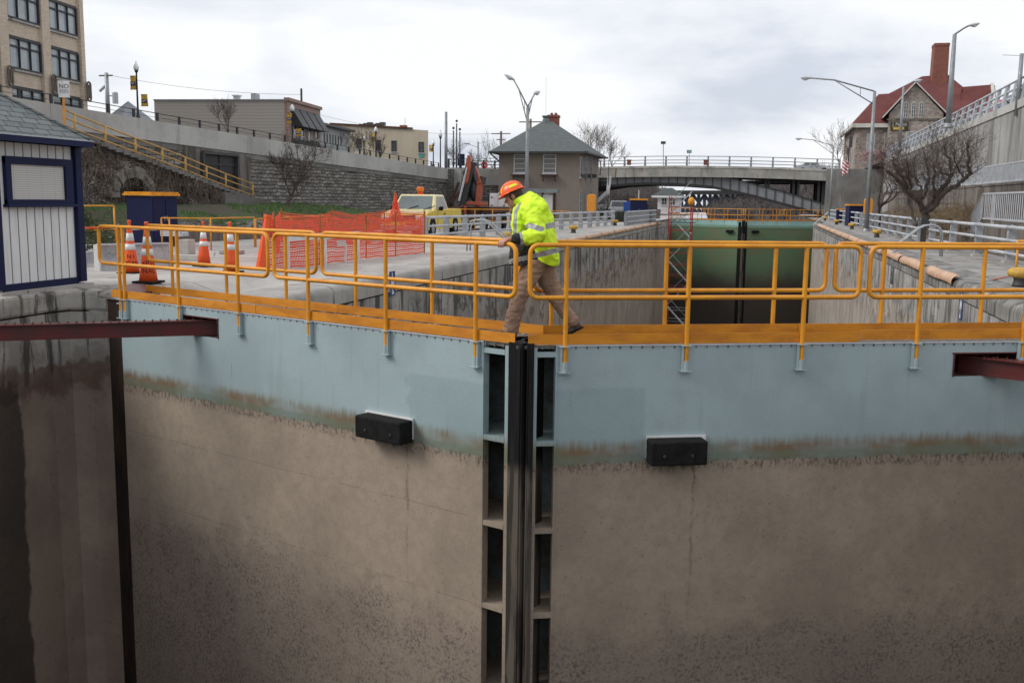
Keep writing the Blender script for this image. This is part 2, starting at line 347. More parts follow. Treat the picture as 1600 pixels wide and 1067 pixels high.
M['conc_top'] = concrete('quay_concrete', (0.47, 0.445, 0.41), (0.36, 0.335, 0.31), stain=.4, dark=(.16, .15, .14), scale=.6, slabs=4.2)
M['conc_top_r'] = concrete('dark_quay_concrete', (0.36, 0.34, 0.315), (0.22, 0.21, 0.195), stain=.6, scale=.8, slabs=3.6)
M['wall_l'] = concrete('left_lock_wall_concrete', (0.40, 0.385, 0.355), (0.27, 0.255, 0.235), stain=.95, z_stain=(-1.2, -3.0), mudz=-2.0, mud=(.36, .30, .245), boards=1.25, rust=.35, scale=.8, blotch=.85)
M['wall_r'] = concrete('right_lock_wall_concrete', (0.48, 0.465, 0.44), (0.32, 0.31, 0.29), stain=.72, z_stain=(-1.2, -2.6), mudz=-1.9, mud=(0.46, 0.405, 0.345), boards=1.1, rust=.25, scale=.9, blotch=.6)
M['coping_l'] = concrete('left_coping_concrete', (0.40, 0.385, 0.355), (0.30, 0.285, 0.26), stain=.35, scale=1)
M['coping_r'] = concrete('right_coping_concrete', (0.32, 0.31, 0.29), (0.19, 0.185, 0.17), stain=.8, scale=1)
M['joint'] = simple('dark_joint', (0.03, 0.027, 0.024), (0.05, 0.045, 0.04), 3, .9)
def near_wall():
    n = NT('stained_recess_wall_concrete'); x, y, z = n.sep()
    a = n.noise(1.2, 6, .65); b = n.noise(10, 6, .65); st = n.noise(2.2, 6, .7, n.map((2.2, 2.2, .25)), .5)
    c = n.mix(n.ramp(a, .4, .62), (0.42, 0.395, 0.355), (0.26, 0.24, 0.215))
    c = n.mix(n.ramp(st, .52, .62, 0, .85), c, (0.035, 0.033, 0.03))
    c = n.mix(n.ramp(n.noise(3.2, 6, .7, n.map((2, 2, .25), (5, 5, 0))), .60, .70, 0, .75), c, (0.48, 0.46, 0.43))
    c = n.mix(n.ramp(n.noise(1.5, 5, .65, n.map((1.5, 1.5, .4), (2, 8, 4))), .56, .68, 0, .6), c, (0.13, 0.085, 0.045))
    zl = n.math('ADD', z, n.math('MULTIPLY', n.math('SUBTRACT', n.noise(1.7, 4, .6), .5), 1.1))
    rustb = n.math('MULTIPLY', n.ramp(zl, -1.1, -1.25), n.ramp(zl, -1.75, -1.55))
    mud = n.mix(n.ramp(n.noise(.8, 4, .6), .4, .62), (0.34, 0.265, 0.205), (0.26, 0.20, 0.16))
    mud = n.mix(n.ramp(b, .55, .72, 0, .35), mud, (0.12, 0.10, 0.08))
    c = n.mix(n.ramp(zl, -1.35, -1.5), c, mud)
    c = n.mix(n.math('MULTIPLY', rustb, .7), c, (0.10, 0.05, 0.032))
    ye = n.math('ADD', y, n.math('MULTIPLY', n.math('SUBTRACT', n.noise(1.3, 5, .6), .5), .35))
    wet = n.math('MULTIPLY', n.ramp(ye, 13.0, 12.93), n.ramp(zl, -1.2, -1.5))
    c = n.mix(n.math('MULTIPLY', wet, .8), c, (0.022, 0.017, 0.013))
    n.bump(n.math('ADD', b, a), .5, .03)
    return n.done(c, .85)
M['near_wall'] = near_wall()
# ============================================================= SETTING: ground
XL, XR, ZG = -8.55, 4.70, -0.25
def sm(t): t = max(0, min(1, t)); return t*t*(3-2*t)
def gz_left(x, y):
    return ZG - .004 + 0.235*sm((-9.7-x)/0.9)*sm((25-y)/8)
m = MB()
xs = [-9.55, -9.8, -10.1, -10.4, -10.8, -11.5, -13, -16, -20, -26, -33, -60, -400]; ys = [15.3, 16.5, 17.5, 18.5, 20, 22, 24, 27, 31, 36, 60, 108, 170]
vs = [Vector((x, y, gz_left(x, y))) for y in ys for x in xs]; nx = len(xs)
m.add(vs, [(j*nx+i, (j+1)*nx+i, (j+1)*nx+i+1, j*nx+i+1) for j in range(len(ys)-1) for i in range(nx-1)])
q = m.build('quay_ground', M['conc_top'], local=True); tag(q, kind='structure', label='concrete quay floor left of the lock')
m = MB(); m.add([(-400, -60, -0.02), (-11.6, -60, -0.02), (-11.6, 15.3, -0.02), (-400, 15.3, -0.02)], [(0, 1, 2, 3)])
tag(m.build('quay_ground', M['conc_top'], local=True), kind='structure')
m = MB(); m.add([(5.7, -60, -.254), (400, -60, -.254), (400, 170, -.254), (5.7, 170, -.254)], [(0, 1, 2, 3)])
tag(m.build('towpath_ground', M['conc_top_r'], local=True), kind='structure')
m = MB(); m.add([(-30, -60, -13.4), (30, -60, -13.4), (30, 115, -13.4), (-30, 115, -13.4)], [(0, 1, 2, 3)])
tag(m.build('lock_floor', simple('wet_mud', (0.05, 0.042, 0.035), (0.03, 0.026, 0.022), 1, .5), local=True), kind='structure')
# ============================================================= LOCK WALLS
def lock_wall(side, joints, mw, mc, label):
    X = XL if side < 0 else XR; s = side                     # s: direction away from the water
    w = thing('lock_wall', label, 'lock wall', (X+s*.5, joints[0], ZG))
    for a, b in zip(joints[:-1], joints[1:]):
        g = .05
        prof = [(1.05, -13.5), (0, -13.5), (0, -.69)]
        body = MB(); body.prism([Vector((X+s*px, a+g, ZG+pz if pz > -9 else pz)) for px, pz in [(1.05, -13.5), (0, -13.5), (0, -.44), (1.05, -.44)]], (0, b-a-2*g, 0))
        body.build('wall_block', mw, w)
        cp = MB(); arc = [(-.02, -.40), (-.02, -.16)] + [(.15-.17*cos(t*pi/12), -.16+.16*sin(t*pi/12)) for t in range(1, 7)] + [(1.05, 0), (1.05, -.40)]
        cp.prism([Vector((X+s*px, a+g, ZG+pz)) for px, pz in arc], (0, b-a-2*g, 0))
        smooth_angle(cp.build('coping', mc, w), 30)
    m = MB(); m.box((X+s*.62, (joints[0]+joints[-1])/2, -6.95), (1.0, joints[-1]-joints[0]-.1, 13.0)); m.build('joint_backing', M['joint'], w)
    return w
YJ_L = [15.3] + [onx(px, 460, XL).y for px in (520, 690)]
y0 = YJ_L[-1]; YJ_L += [y0+8.5*k for k in range(1, 8)]; YJ_L = [y for y in YJ_L if y < 90]+[92.0]
lwl = lock_wall(-1, YJ_L, M['wall_l'], M['coping_l'], 'long grey lock wall on the left side of the empty chamber')
YJ_R = [15.3] + sorted(onx(px, 480, XR).y for px in (1455, 1362)); y0 = YJ_R[-1]; YJ_R += [y0+8.5*k for k in range(1, 8)]; YJ_R = [y for y in YJ_R if y < 96]+[98.0]
lwr = lock_wall(1, YJ_R, M['wall_r'], M['coping_r'], 'long stained lock wall on the right side of the empty chamber')
def quoin(side):
    X = XL if side < 0 else XR; s = side; px = [(0, 15.25), (0.05, 14.95), (.3, 14.6), (.75, 14.32), (1.15, 14.25), (2.3, 14.25), (2.3, 15.25)]
    b = MB(); b.prism([Vector((X+s*a, y, -13.5)) for a, y in px], (0, 0, 13.5-.25-.42)); b.build('wall_block', M['wall_l'] if s < 0 else M['wall_r'], lwl if s < 0 else lwr)
    b = MB(); b.prism([Vector((X+s*a-.02*s, y-.015, -.67)) for a, y in px], (0, 0, .42)); b.build('coping', M['coping_l'] if s < 0 else M['coping_r'], lwl if s < 0 else lwr, bevel=.1)
quoin(-1); quoin(1)
for s_, X_, w_ in ((-1, -9.75, lwl), (1, 5.95, lwr)):
    m = MB(); m.box((X_+s_*6, 101.5, -6.9), (12, 21, 13.2)); m.build('gate_recess', M['wall_l'] if s_ < 0 else M['wall_r'], w_)
# recess wall nearer than the gate, left (with the ledge groove) and its unseen twin on the right
def recess(side, label):
    s = side; c = -2.55
    f = lambda x: (c + (x-c) if s < 0 else c - (x-c))
    w = thing('recess_wall', label, 'lock wall', (f(-11.4), 10, 0))
    plan = [(-11.13, -8), (-11.13, 13.75), (-11.05, 14.12), (-10.75, 14.24), (-10.18, 14.2), (-10.1, 14.5), (-10.1, 15.3), (-14, 15.3), (-14, -8)]
    b = MB(); b.prism([Vector((f(x), y, -13.5)) for x, y in plan], (0, 0, 13.15)); b.build('wall_block', M['near_wall'], w)
    b = MB(); b.prism([Vector((f(x)+.03*(-s)*(1 if x > -13 else 0), y-.02, -.33)) for x, y in plan], (0, 0, .33)); b.build('coping', M['near_wall'], w, bevel=.05)
recess(-1, 'dark stained concrete wall under the white hut left of the gate')
recess(1, 'stained concrete recess wall right of the gate outside the frame')
m = MB(); m.box((-2.5, -9, -6.7), (25, 2, 13.3)); tag(m.build('shade_wall', M['near_wall']), 'unseen concrete wall added behind the photographer to darken the lock pit', 'lock wall')  # out of view, added to keep the lower chamber dark
# ============================================================= LOCK GATES
def gate(side, Mx, My, zo, label, railing_group, paint, far=False, th=22.3):
    e = Vector((side*cos(radians(th)), sin(radians(th)), 0)); nb = Vector((-side*sin(radians(th)), cos(radians(th)), 0))
    P = lambda s, d, z: Vector((Mx, My, zo)) + e*s + nb*d + Vector((0, 0, z))
    L = 7.72; H = -13.3-zo
    g = thing('lock_gate', label, 'lock gate', tuple(P(L/2, .35, H)), group=railing_group)
    R = Matrix((e, nb, Vector((0, 0, 1)))).transposed(); LS = L if far else 7.57
    def bx(mb, s0, s1, d0, d1, z0, z1): mb.box(P((s0+s1)/2, (d0+d1)/2, (z0+z1)/2), (s1-s0, d1-d0, z1-z0), R=R)
    k = MB(); SK = .46
    if far: bx(k, SK, L, 0, .03, H, -.02)
    else:
        bx(k, SK, 5.2, 0, .03, H, -.02); bx(k, 6.05, LS, 0, .03, H, -.02); bx(k, 5.2, 6.05, 0, .03, -.15, -.02); bx(k, 5.2, 6.05, 0, .03, H, -.42)
    k.build('skin_plate', paint, g)
    if not far:
        pk = MB(); bx(pk, 5.14, 5.2, .03, .6, -.45, -.12); bx(pk, 6.05, 6.11, .03, .6, -.45, -.12); bx(pk, 5.14, 6.11, .5, .56, -.45, -.12); bx(pk, 5.2, 6.05, .03, .5, -.47, -.42); bx(pk, 5.2, 6.05, .03, .5, -.15, -.12)
        pk.build('strut_pocket', M['rust'], g)
        rim = MB(); bx(rim, 5.17, 6.08, -.012, 0, -.15, -.135); bx(rim, 5.185, 5.2, -.012, 0, -.42, -.15); bx(rim, 6.05, 6.065, -.012, 0, -.42, -.15); rim.build('pocket_rim', M['maroon'], g)
    if not far: hp = MB(); bx(hp, LS+.002, L+.28, .05, .66, H, -.03); hp.build('quoin_shade', simple('quoin_shade_rust', (.012, .010, .009), (.045, .026, .018), 3, .85, bump=.6, stretch=(2, 2, .4), spec=.2), g)  # shade of the hollow quoin put in as a dark, rusty box
    bk = MB(); bx(bk, .2, L, .70, .73, H, -.06); bk.build('back_plate', M['gate_in'], g)
    for z in (-.11, -1.11, -2.12, -3.12, -4.15, -5.2, -6.3, -7.4, -8.6, -9.9, -11.3):
        sh = MB(); bx(sh, .155, L if z > -.2 else 2.0, .031, .70, z, z+.022); bx(sh, .16, .455, .0, .03, z-.028, z+.03)
        sh.build('girder', M['gate'] if not far else paint, g)
    dg = MB(); bx(dg, 1.5, 1.53, .031, .7, H, -.12); dg.build('diaphragm', M['gate_in'], g)
    fl = MB(); bx(fl, .455, .475, -.006, .1, H, -.03); bx(fl, *((.095, .15) if side < 0 else (.215, .25)), -.006, .16, H, -.03); fl.build('edge_flange', paint, g)
    q0, q1 = (-.10, .09) if side < 0 else (.135, .212)
    mp_ = MB(); bx(mp_, q0, q1, -.03 if not far else -.05, .40, H, .02); bx(mp_, q0+.02, q0+.05, -.045, -.03, H, -.02); mp_.build('mitre_post', M['seal'], g, bevel=.006)
    if far:
        ex = MB(); bx(ex, .10, .46, -.012, 0, H, -.55); ex.build('mitre_seal', M['black'], g)
    dk = MB(); bx(dk, .02, L+.5, 0.012, .76, -.045, -.01)
    if not far:
        for i in range(60):
            s_ = .17+i*.125
            bx(dk, s_, s_+.02, -.004, .012, -.05, -.012)
    dk.build('walkway_grating', M['grate'], g)
    lip = MB(); bx(lip, .46, L, -.012, .012, -.02, -.008); lip.build('deck_edge', M['galv_light'], g)
    # hand rails, four panels
    r = .0265; nn = 8 if not far else 5
    def loop(s0, s1, d, z0, z1, rr=.09):
        pts = []
        for cx, cz, a0 in ((s1-rr, z1-rr, 0), (s0+rr, z1-rr, 90), (s0+rr, z0+rr, 180), (s1-rr, z0+rr, 270)):
            pts += [P(cx+rr*cos(radians(a0+t)), d, cz+rr*sin(radians(a0+t))) for t in (0, 22, 45, 68, 90)]
        return pts + [pts[0]]
    posts = (.55, 1.93, 3.29, 4.69, 6.03, 7.38)
    for d, dz in ((-.035, 0), (.815, 0)):
        for s0, s1 in ((((0 if side < 0 else .15) if d < 0 else (.12 if side < 0 else .34)), 3.94), (4.06, 8.02)):
            if far and s1 > 8: s1 = 7.9
            hr = MB(); hr.tube(loop(s0, s1, d, .52, 1.09), r, nn, cap=False); smooth_angle(hr.build('handrail', M['yellow'], g), 60)
        for s in posts + ((7.5,) if d < 0 and side < 0 and not far else ()):
            po = MB(); po.tube([P(s, d, -.2), P(s, d, 1.08)], r, nn); pp = smooth_angle(po.build('rail_post', M['yellow'], g), 60)
            if not far:
                sk = MB(); dd = -1 if d < 0 else 1
                sk.tube([P(s, d, -.30), P(s, d, -.19)], .036, 10)
                bx(sk, s-.065, s+.065, d-.045 if dd < 0 else d-.035, d+.035 if dd < 0 else d+.045, -.31, -.30)
                bx(sk, s-.06, s+.05, d-.045, d+.045, -.022, -.013)
                bx(sk, s-.045, s-.03, d-.02, d+.03, -.305, -.018)
                smooth_angle(sk.build('post_socket', M['galv_light'] if False else M['gate'], pp), 40)
    for d, brk in ((-.012, (.01 if side < 0 else .14, 4.0 if side > 0 else 4.35, L+.05)), (.785, (.18 if side < 0 else .42, 3.6, L+.35))):
        for i in range(len(brk)-1):
            tb = MB(); up = .022 if (d < 0 and i == 1 and side > 0) else 0
            bx(tb, brk[i]+.004, brk[i+1]-.004, d-.004-(0.004 if i else 0), d+.004, .004+up, .118+up); tb.build('toe_board', M['toe'], g)
    fb = MB(); s0, s1 = (1.5, 2.27) if side < 0 else (1.5, 2.17)
    if far: s0, s1 = .9, 1.6
    bx(fb, s0, s1-.02, -.26, -.03, -1.335 if not far else -1.15, -1.06 if not far else -.9); fo = fb.build('fender_block', M['black'], g, bevel=.02)
    if not far:
        fp = MB(); bx(fp, s0+.01, s1+.03, -.03, -.006, -1.30, -1.045); bx(fp, s1-.005, s1+.055, -.06, -.03, -1.34, -1.045) if False else None; fp.build('mounting_plate', M['white'], fo)
        bt = MB()
        for sx in (s0+.15, s1-.2): bt = MB(); bt.tube([P(sx, -.262, -1.22), P(sx, -.27, -1.22)], .018, 8); bt.build('bolt', M['steel_dark'], fo)
    return g, P
gl, PL = gate(-1, -2.55, 10.52, 0, 'pale blue lock gate leaf left of the worker with a handrail', 'near pair of lock gate leaves', M['gate'])
gr, PR = gate(1, -2.55, 10.44, 0, 'pale blue lock gate leaf right of the worker reaching the picture edge', 'near pair of lock gate leaves', M['gate'])
FG = aty(1161, 345, 97.5)
gate(-1, FG.x, 97.5, FG.z, 'left half of the green stained gate at the far end of the chamber', 'far pair of lock gate leaves', M['gate_far'], True)
gate(1, FG.x, 97.5, FG.z, 'right half of the green stained gate at the far end of the chamber', 'far pair of lock gate leaves', M['gate_far'], True)
# gate struts
def strut(a, b, label):
    a, b = Vector(a), Vector(b); t = thing('gate_strut', label, 'gate strut', tuple(b), group='dark red gate operating arms')
    u = (b-a).normalized(); side_ = u.cross(Vector((0, 0, 1)))
    m = MB(); m.bar(a, b, .16, .012); m.build('bottom_flange', M['maroon'], t)
    m = MB(); m.bar(a+Vector((0, 0, .2)), b+Vector((0, 0, .2)), .16, .014); m.build('top_flange', M['maroon'], t)
    m = MB(); m.bar(a+Vector((0, 0, .1)), b+Vector((0, 0, .1)), .03, .19); m.build('web', M['maroon'], t)
    m = MB(); L = (b-a).length
    for i in range(int(L/.11)):
        p = a+u*(.2+i*.11)+Vector((0, 0, .212)); m.tube([p+side_*.05, p+side_*.05+Vector((0, 0, .012))], .012, 6); m.tube([p-side_*.05, p-side_*.05+Vector((0, 0, .012))], .012, 6)
    m.build('rivet', M['rust'], t)['kind'] = 'stuff'
a = PL(5.45, .3, -.40); strut(a, (a.x-4.3, a.y-2.75, a.z+.01), 'dark red steel arm running from the left wall into the left gate pocket')
a = PR(5.45, .3, -.41); strut(a, (a.x+4.3, a.y-2.75, a.z+.01), 'dark red steel arm entering the right gate pocket at the picture edge')
m = MB(); m.prism([onz(a_, b_, .012) for a_, b_ in ((176, 455), (186, 449), (208, 444), (248, 448), (262, 454), (215, 459))], (0, 0, .012))
tag(m.build('floor_plate', M['maroon']), 'dark red steel floor plate at the hut end of the left gate', 'floor plate')
# ============================================================= HUT
def hut():
    x0, y0, D = -11.42, 13.0, 2.3; zb = .03; y1 = onx(130, 300, x0+.08).y-.08
    t = thing('gate_hut', 'white boarded hut with dark blue trim and a shingled roof at the left edge', 'hut', ((2*x0-D)/2, (y0+y1)/2, zb))
    n = NT('white_board_siding'); x, y, z = n.sep(); v = n.comb(n.math('ADD', x, y), z, 0)
    c, f = n.brick(v, (0.76, 0.76, 0.76), (0.80, 0.80, 0.79), (0.16, 0.16, 0.16), .19, 20., .012, off=0, smooth=0)
    c = n.mix(n.ramp(n.noise(3, 5, .6, n.map((3, 3, .3))), .45, .75, 0, .35), c, (0.38, 0.37, 0.35)); n.bump(n.math('SUBTRACT', 1, f), .6, .01); sid = n.done(c, .6)
    hz = ze-.02-zb if False else 2.33; m = MB(); m.box((x0-D/2, (y0+y1)/2, zb+hz/2), (D, y1-y0, hz)); m.build('wall', sid, t)
    for (cx, cy) in ((x0, y0), (x0, y1), (x0-D, y0), (x0-D, y1)):
        m = MB(); m.box((cx, cy, zb+1.2), (.16, .16, 2.3)); m.build('corner_board', M['darkblue'], t, bevel=.008)
    m = MB(); m.box((x0+.012, (y0+y1)/2, zb+.06), (.05, y1-y0-.17, .14)); m.build('base_board', M['darkblue'], t)
    w = MB(); xf = x0+.035
    Y0, Y1 = onx(7, 280, xf).y, onx(112, 280, xf).y; Z0, Z1 = onx(112, 322, xf).z, onx(112, 250, xf).z; W_ = .12
    w.box((xf, (Y0+Y1)/2, Z1-W_/2), (.07, Y1-Y0, W_)); w.box((xf, (Y0+Y1)/2, Z0+W_/2), (.07, Y1-Y0, W_*.8)); w.box((xf, Y0+W_/2, (Z0+Z1)/2), (.068, W_, Z1-Z0-.02)); w.box((xf, Y1-W_*.8, (Z0+Z1)/2), (.068, W_*1.6, Z1-Z0-.02))
    wf = w.build('window_frame', M['darkblue'], t, bevel=.006)
    w = MB(); w.box((xf+.03, (Y0+Y1)/2, Z0+.01), (.12, Y1-Y0+.06, .045)); w.build('sill', M['darkblue'], wf, bevel=.006)
    n = NT('window_blinds'); x, y, z = n.sep()
    wv = n.math('FRACT', n.math('MULTIPLY', z, 28)); c = n.mix(n.ramp(wv, .0, .35), (0.30, 0.30, 0.29), (0.60, 0.59, 0.56))
    c = n.mix(n.ramp(n.math('FRACT', n.math('MULTIPLY', y, 3.2)), .97, .99, 0, .5), c, (0.2, 0.2, 0.2)); bl = n.done(c, .25, spec=.6)
    w = MB(); w.box((x0+.012, (Y0+Y1)/2, (Z0+Z1)/2), (.03, Y1-Y0-.1, Z1-Z0-.1)); w.build('blinds', bl, wf)
    # roof
    n = NT('grey_shingles'); x, y, z = n.sep(); v = n.comb(n.math('ADD', x, y), n.math('MULTIPLY', z, 2.2), 0)
    vv = n.map((1, 1, 1), v=n.comb(n.math('ADD', y, n.math('MULTIPLY', x, .3)), n.math('MULTIPLY', z, 1.9), 0))
    c, f = n.brick(vv, (0.115, 0.135, 0.135), (0.19, 0.205, 0.20), (0.035, 0.04, 0.042), .34, .17, .014, smooth=.2)
    c = n.mix(n.ramp(n.noise(60, 3, .6), .4, .7, 0, .5), c, (0.25, 0.26, 0.26)); n.bump(n.math('SUBTRACT', 1, f), .9, .02); sh = n.done(c, .9); M['shingle'] = sh
    ex0, ex1, ey0, ey1, ze = x0+.34, x0-D-.34, y0-.4, onx(143, 222, x0+.34).y, onx(143, 221, x0+.34).z
    ap = Vector(((ex0+ex1)/2, (ey0+ey1)/2, ze+.98))
    cs = [Vector((ex0, ey0, ze)), Vector((ex1, ey0, ze)), Vector((ex1, ey1, ze)), Vector((ex0, ey1, ze))]
    m = MB(); m.add(cs+[ap], [(0, 4, 1), (1, 4, 2), (2, 4, 3), (3, 4, 0), (0, 1, 2, 3)]); rf = m.build('roof', sh, t)
    m = MB()
    for p in cs: m.tube([p+Vector((0, 0, .01)), ap+Vector((0, 0, .01))], .035, 6)
    m.build('hip_cap', sh, rf)
    m = MB(); zc = ze-.055
    m.box(((ex0+ex1)/2, ey0, zc), (ex0-ex1, .03, .10)); m.box(((ex0+ex1)/2, ey1, zc), (ex0-ex1, .03, .10)); m.box((ex0, (ey0+ey1)/2, zc), (.03, ey1-ey0+.03, .10)); m.box((ex1, (ey0+ey1)/2, zc), (.03, ey1-ey0+.03, .10)); m.box(((ex0+ex1)/2, (ey0+ey1)/2, zc), (ex0-ex1-.04, ey1-ey0-.04, .03))
    m.build('fascia', M['darkblue'], rf)
    m = MB(); m.box((ex0+.012, (ey0+ey1)/2, ze-.002), (.02, ey1-ey0+.05, .018)); m.box(((ex0+ex1)/2, ey1+.012, ze-.002), (ex0-ex1, .02, .018)); m.build('drip_edge', M['galv_light'], rf)
    m = MB(); m.box((x0-D/2+.02, (y0+y1)/2, zb-.01), (D+.3, y1-y0+.25, .06)); m.build('plinth', M['conc_top'], t)
hut()
# ============================================================= THINGS ON THE QUAYS
# ---- traffic cones
def cone(px, py, label, lines, rz=0):
    p = onz(px, py, -.12); p.z = gz_left(p.x, p.y)+.006; p = onz(px, py, p.z)
    t = thing('traffic_cone', label, 'traffic cone', tuple(p), rz, 'orange traffic cones by the left gate')
    m = MB(); m.box((0, 0, .02), (.42, .42, .04)); m.build('base', M['black'], t, bevel=.01, local=True)
    r = lambda z: .165 - .125*(z-.04)/.96
    m = MB(); m.lathe([(r(z), z) for z in (.04, .3, .5, .7, .85, .97)]+[(.030, 1.0), (.030, 1.05), (.036, 1.06), (.036, 1.10), (.02, 1.11)], n=20); m.build('body', M['orange'], t, smooth=True, local=True)
    for z0, z1 in ((.50, .62), (.68, .84)):
        m = MB(); m.lathe([(r(z0)+.003, z0), (r(z1)+.003, z1)], n=20); m.build('reflective_band', M['refl'], t, smooth=True, local=True)
    for i, tx in enumerate(lines):
        vs, fs = text_mesh(tx, .125); m = MB(); zc = .36-.135*i; out_ = []
        yaw0 = atan2(CAMP.x-p.x, -(CAMP.y-p.y))
        for v in vs:
            z = zc+v.y; rr = r(z)+.004; a = v.x/rr*.98 - pi/2 + yaw0 - rz; out_.append((rr*cos(a), rr*sin(a), z))
        m.add(out_, fs); m.build('lettering', M['black'], t, local=True)
    return p
kc = [(232, 442, 'traffic cone with black capitals XPTI and INAL nearest the end of the gate', ('XPTI', 'INAL')), (205, 428, 'traffic cone reading NCAN standing against the wire mesh panel', ('N I', 'NCAN')),
      (319, 416, 'plain traffic cone standing left of its twin on the open quay', ()), (361, 426, 'plain traffic cone nearest the leaning orange delineator', ())]
cp = [cone(*k) for k in kc]
def bar_(a, b, label):
    a, b = Vector(a), Vector(b); t = thing('cone_bar', label, 'barrier bar', tuple(a), group='striped bars linking the traffic cones')
    n = 9; 
    for i in range(n):
        m = MB(); m.tube([a.lerp(b, i/n), a.lerp(b, (i+1)/n)], .022, 8); m.build('stripe', M['orange'] if i % 3 else M['refl'], t, smooth=True)
up = Vector((0, 0, .97))
bar_(cp[1]+up, cp[1]+Vector((-1.9, -2.8, .9)), 'orange and white striped bar from the hut to the mesh panel cone')
bar_(cp[1]+up-Vector((0, 0, .05)), cp[2]+up, 'upper striped bar reaching the left plain cone')
bar_(cp[0]+up, cp[3]+up, 'lower striped bar from the lettered cone to the cone by the delineator')
# ---- leaning delineator
p = onz(407, 424, -.22); q = aty(419, 336, p.y+.15)
t = thing('delineator_post', 'tall orange plastic delineator leaning at the near end of the safety netting', 'delineator', tuple(p))
m = MB(); u = (q-p); m.tube([p, p+u*.94, p+u*.95, q], [.13, .085, .10, .10], 6); m.build('post', M['orange'], t, bevel=.01)
m = MB(); m.box(p+Vector((0, 0, .02)), (.4, .4, .05)); m.build('base', M['orange'], t)
# ---- orange safety netting on stakes
netmat = simple('orange_netting', (0.90, 0.10, 0.04), (0.84, 0.12, 0.06), 3, .6)
stake = simple('rusty_stake', (0.42, 0.17, 0.03), (0.25, 0.1, 0.03), 4, .8)
def net(pts, h, label, seed, rows=17, lean=0.0, sag=.06):
    random.seed(seed); t = thing('safety_netting', label, 'safety netting', tuple(pts[0]), group='orange safety netting round the works')
    for i, p in enumerate(pts):
        m = MB(); m.tube([p, p+Vector((.02, 0, h+.12))], .022, 6); m.build('stake', stake, t)
    m = MB(); L = [0]
    for a, b in zip(pts[:-1], pts[1:]): L.append(L[-1]+(b-a).length)
    def pos(s):
        for i in range(len(L)-1):
            if s <= L[i+1] or i == len(L)-2:
                f = (s-L[i])/(L[i+1]-L[i]); return pts[i].lerp(pts[i+1], f), f
    ns = int(L[-1]/.12); sd_ = random.random()*50
    def P(s, v):
        p, f = pos(s); dip = sag*sin(pi*f)*(v**2)*1.6
        wob = .07*noise.noise(Vector((s*.8, v*2+sd_, 0))); wob2 = .05*noise.noise(Vector((s*1.7, v*5, sd_)))
        gather = 1-.10*noise.noise(Vector((s*.6, 3, sd_)))
        return p + Vector((wob, wob*1.5, .03+v*h*gather - dip + wob2*.7))
    for r in range(rows+1):
        v = r/rows; w = .013 if r % 2 else .022
        for i in range(ns):
            a, b = P(L[-1]*i/ns, v), P(L[-1]*(i+1)/ns, v)
            m.add([a-Vector((0, 0, w)), b-Vector((0, 0, w)), b+Vector((0, 0, w)), a+Vector((0, 0, w)), a+Vector((0, .006, -w)), b+Vector((0, .006, -w)), b+Vector((0, .006, w)), a+Vector((0, .006, w))], [(0, 1, 2, 3), (4, 7, 6, 5), (3, 2, 6, 7), (0, 4, 5, 1)])
    for i in range(int(L[-1]/.13)):
        s = L[-1]*i/int(L[-1]/.13); m.tube([P(s, v/8) for v in range(9)], .007, 3, cap=False)
    m.build('net', netmat, t)
G = lambda px, py: onz(px, py, -.245)
pa = [G(414, 424), G(500, 414), G(572, 404), G(618, 400), G(663, 395)]
net(pa, 1.27, 'orange safety netting on stakes along the lock edge behind the handrail', 1, 19)
pb = [G(440, 388), G(520, 383), G(600, 379), G(662, 376)]
net(pb, 1.25, 'farther run of orange netting on the yellow truck side', 5, 15)
net([G(414, 424)+Vector((.1, .3, 0)), G(428, 404), G(440, 388)], 1.27, 'short end run of orange netting behind the leaning delineator', 9, 17)
p = G(618, 399); t = thing('netting_bundle', 'bundle of orange netting hung on a tall stake before the truck bonnet', 'netting bundle', tuple(p))
m = MB(); m.tube([p, p+Vector((0, 0, 2.05))], .02, 6); m.build('stake', stake, t)
m = MB(); random.seed(4)
for i in range(46):
    a0 = random.random()*6.28; z0 = 1.15+random.random()*.5; r0 = .32*(1.95-z0)
    m.tube([p+Vector((r0*cos(a0), r0*sin(a0)*.4, z0)), p+Vector((r0*.5*cos(a0+.8), r0*.2*sin(a0), z0+.16)), p+Vector((.03*cos(a0), 0, z0+.3+random.random()*.1))], .012, 3)
m.build('net', netmat, t)['kind'] = 'stuff'
# things inside the netting
m = MB(); c = G(560, 398); 
for k, (a, b, r) in enumerate((((450, 372), (560, 366), .05), ((440, 380), (540, 380), .05))):
    m = MB(); A_ = onz(a[0], a[1], .55-.25*k); B_ = onz(b[0], b[1], .55-.25*k); t = thing('barrier_board', ['upper', 'lower'][k]+' white barrier rail seen through the orange netting', 'barrier board', tuple(A_), group='white barrier rails')
    m.bar(A_, B_, .04, .16); m.build('board', M['white'], t)
    for q in (A_, B_, A_.lerp(B_, .5)):
        m = MB(); m.bar(q, Vector((q.x, q.y, -.25)), .05, .05, up=(0, 1, 0)); m.build('leg', M['white'], t)
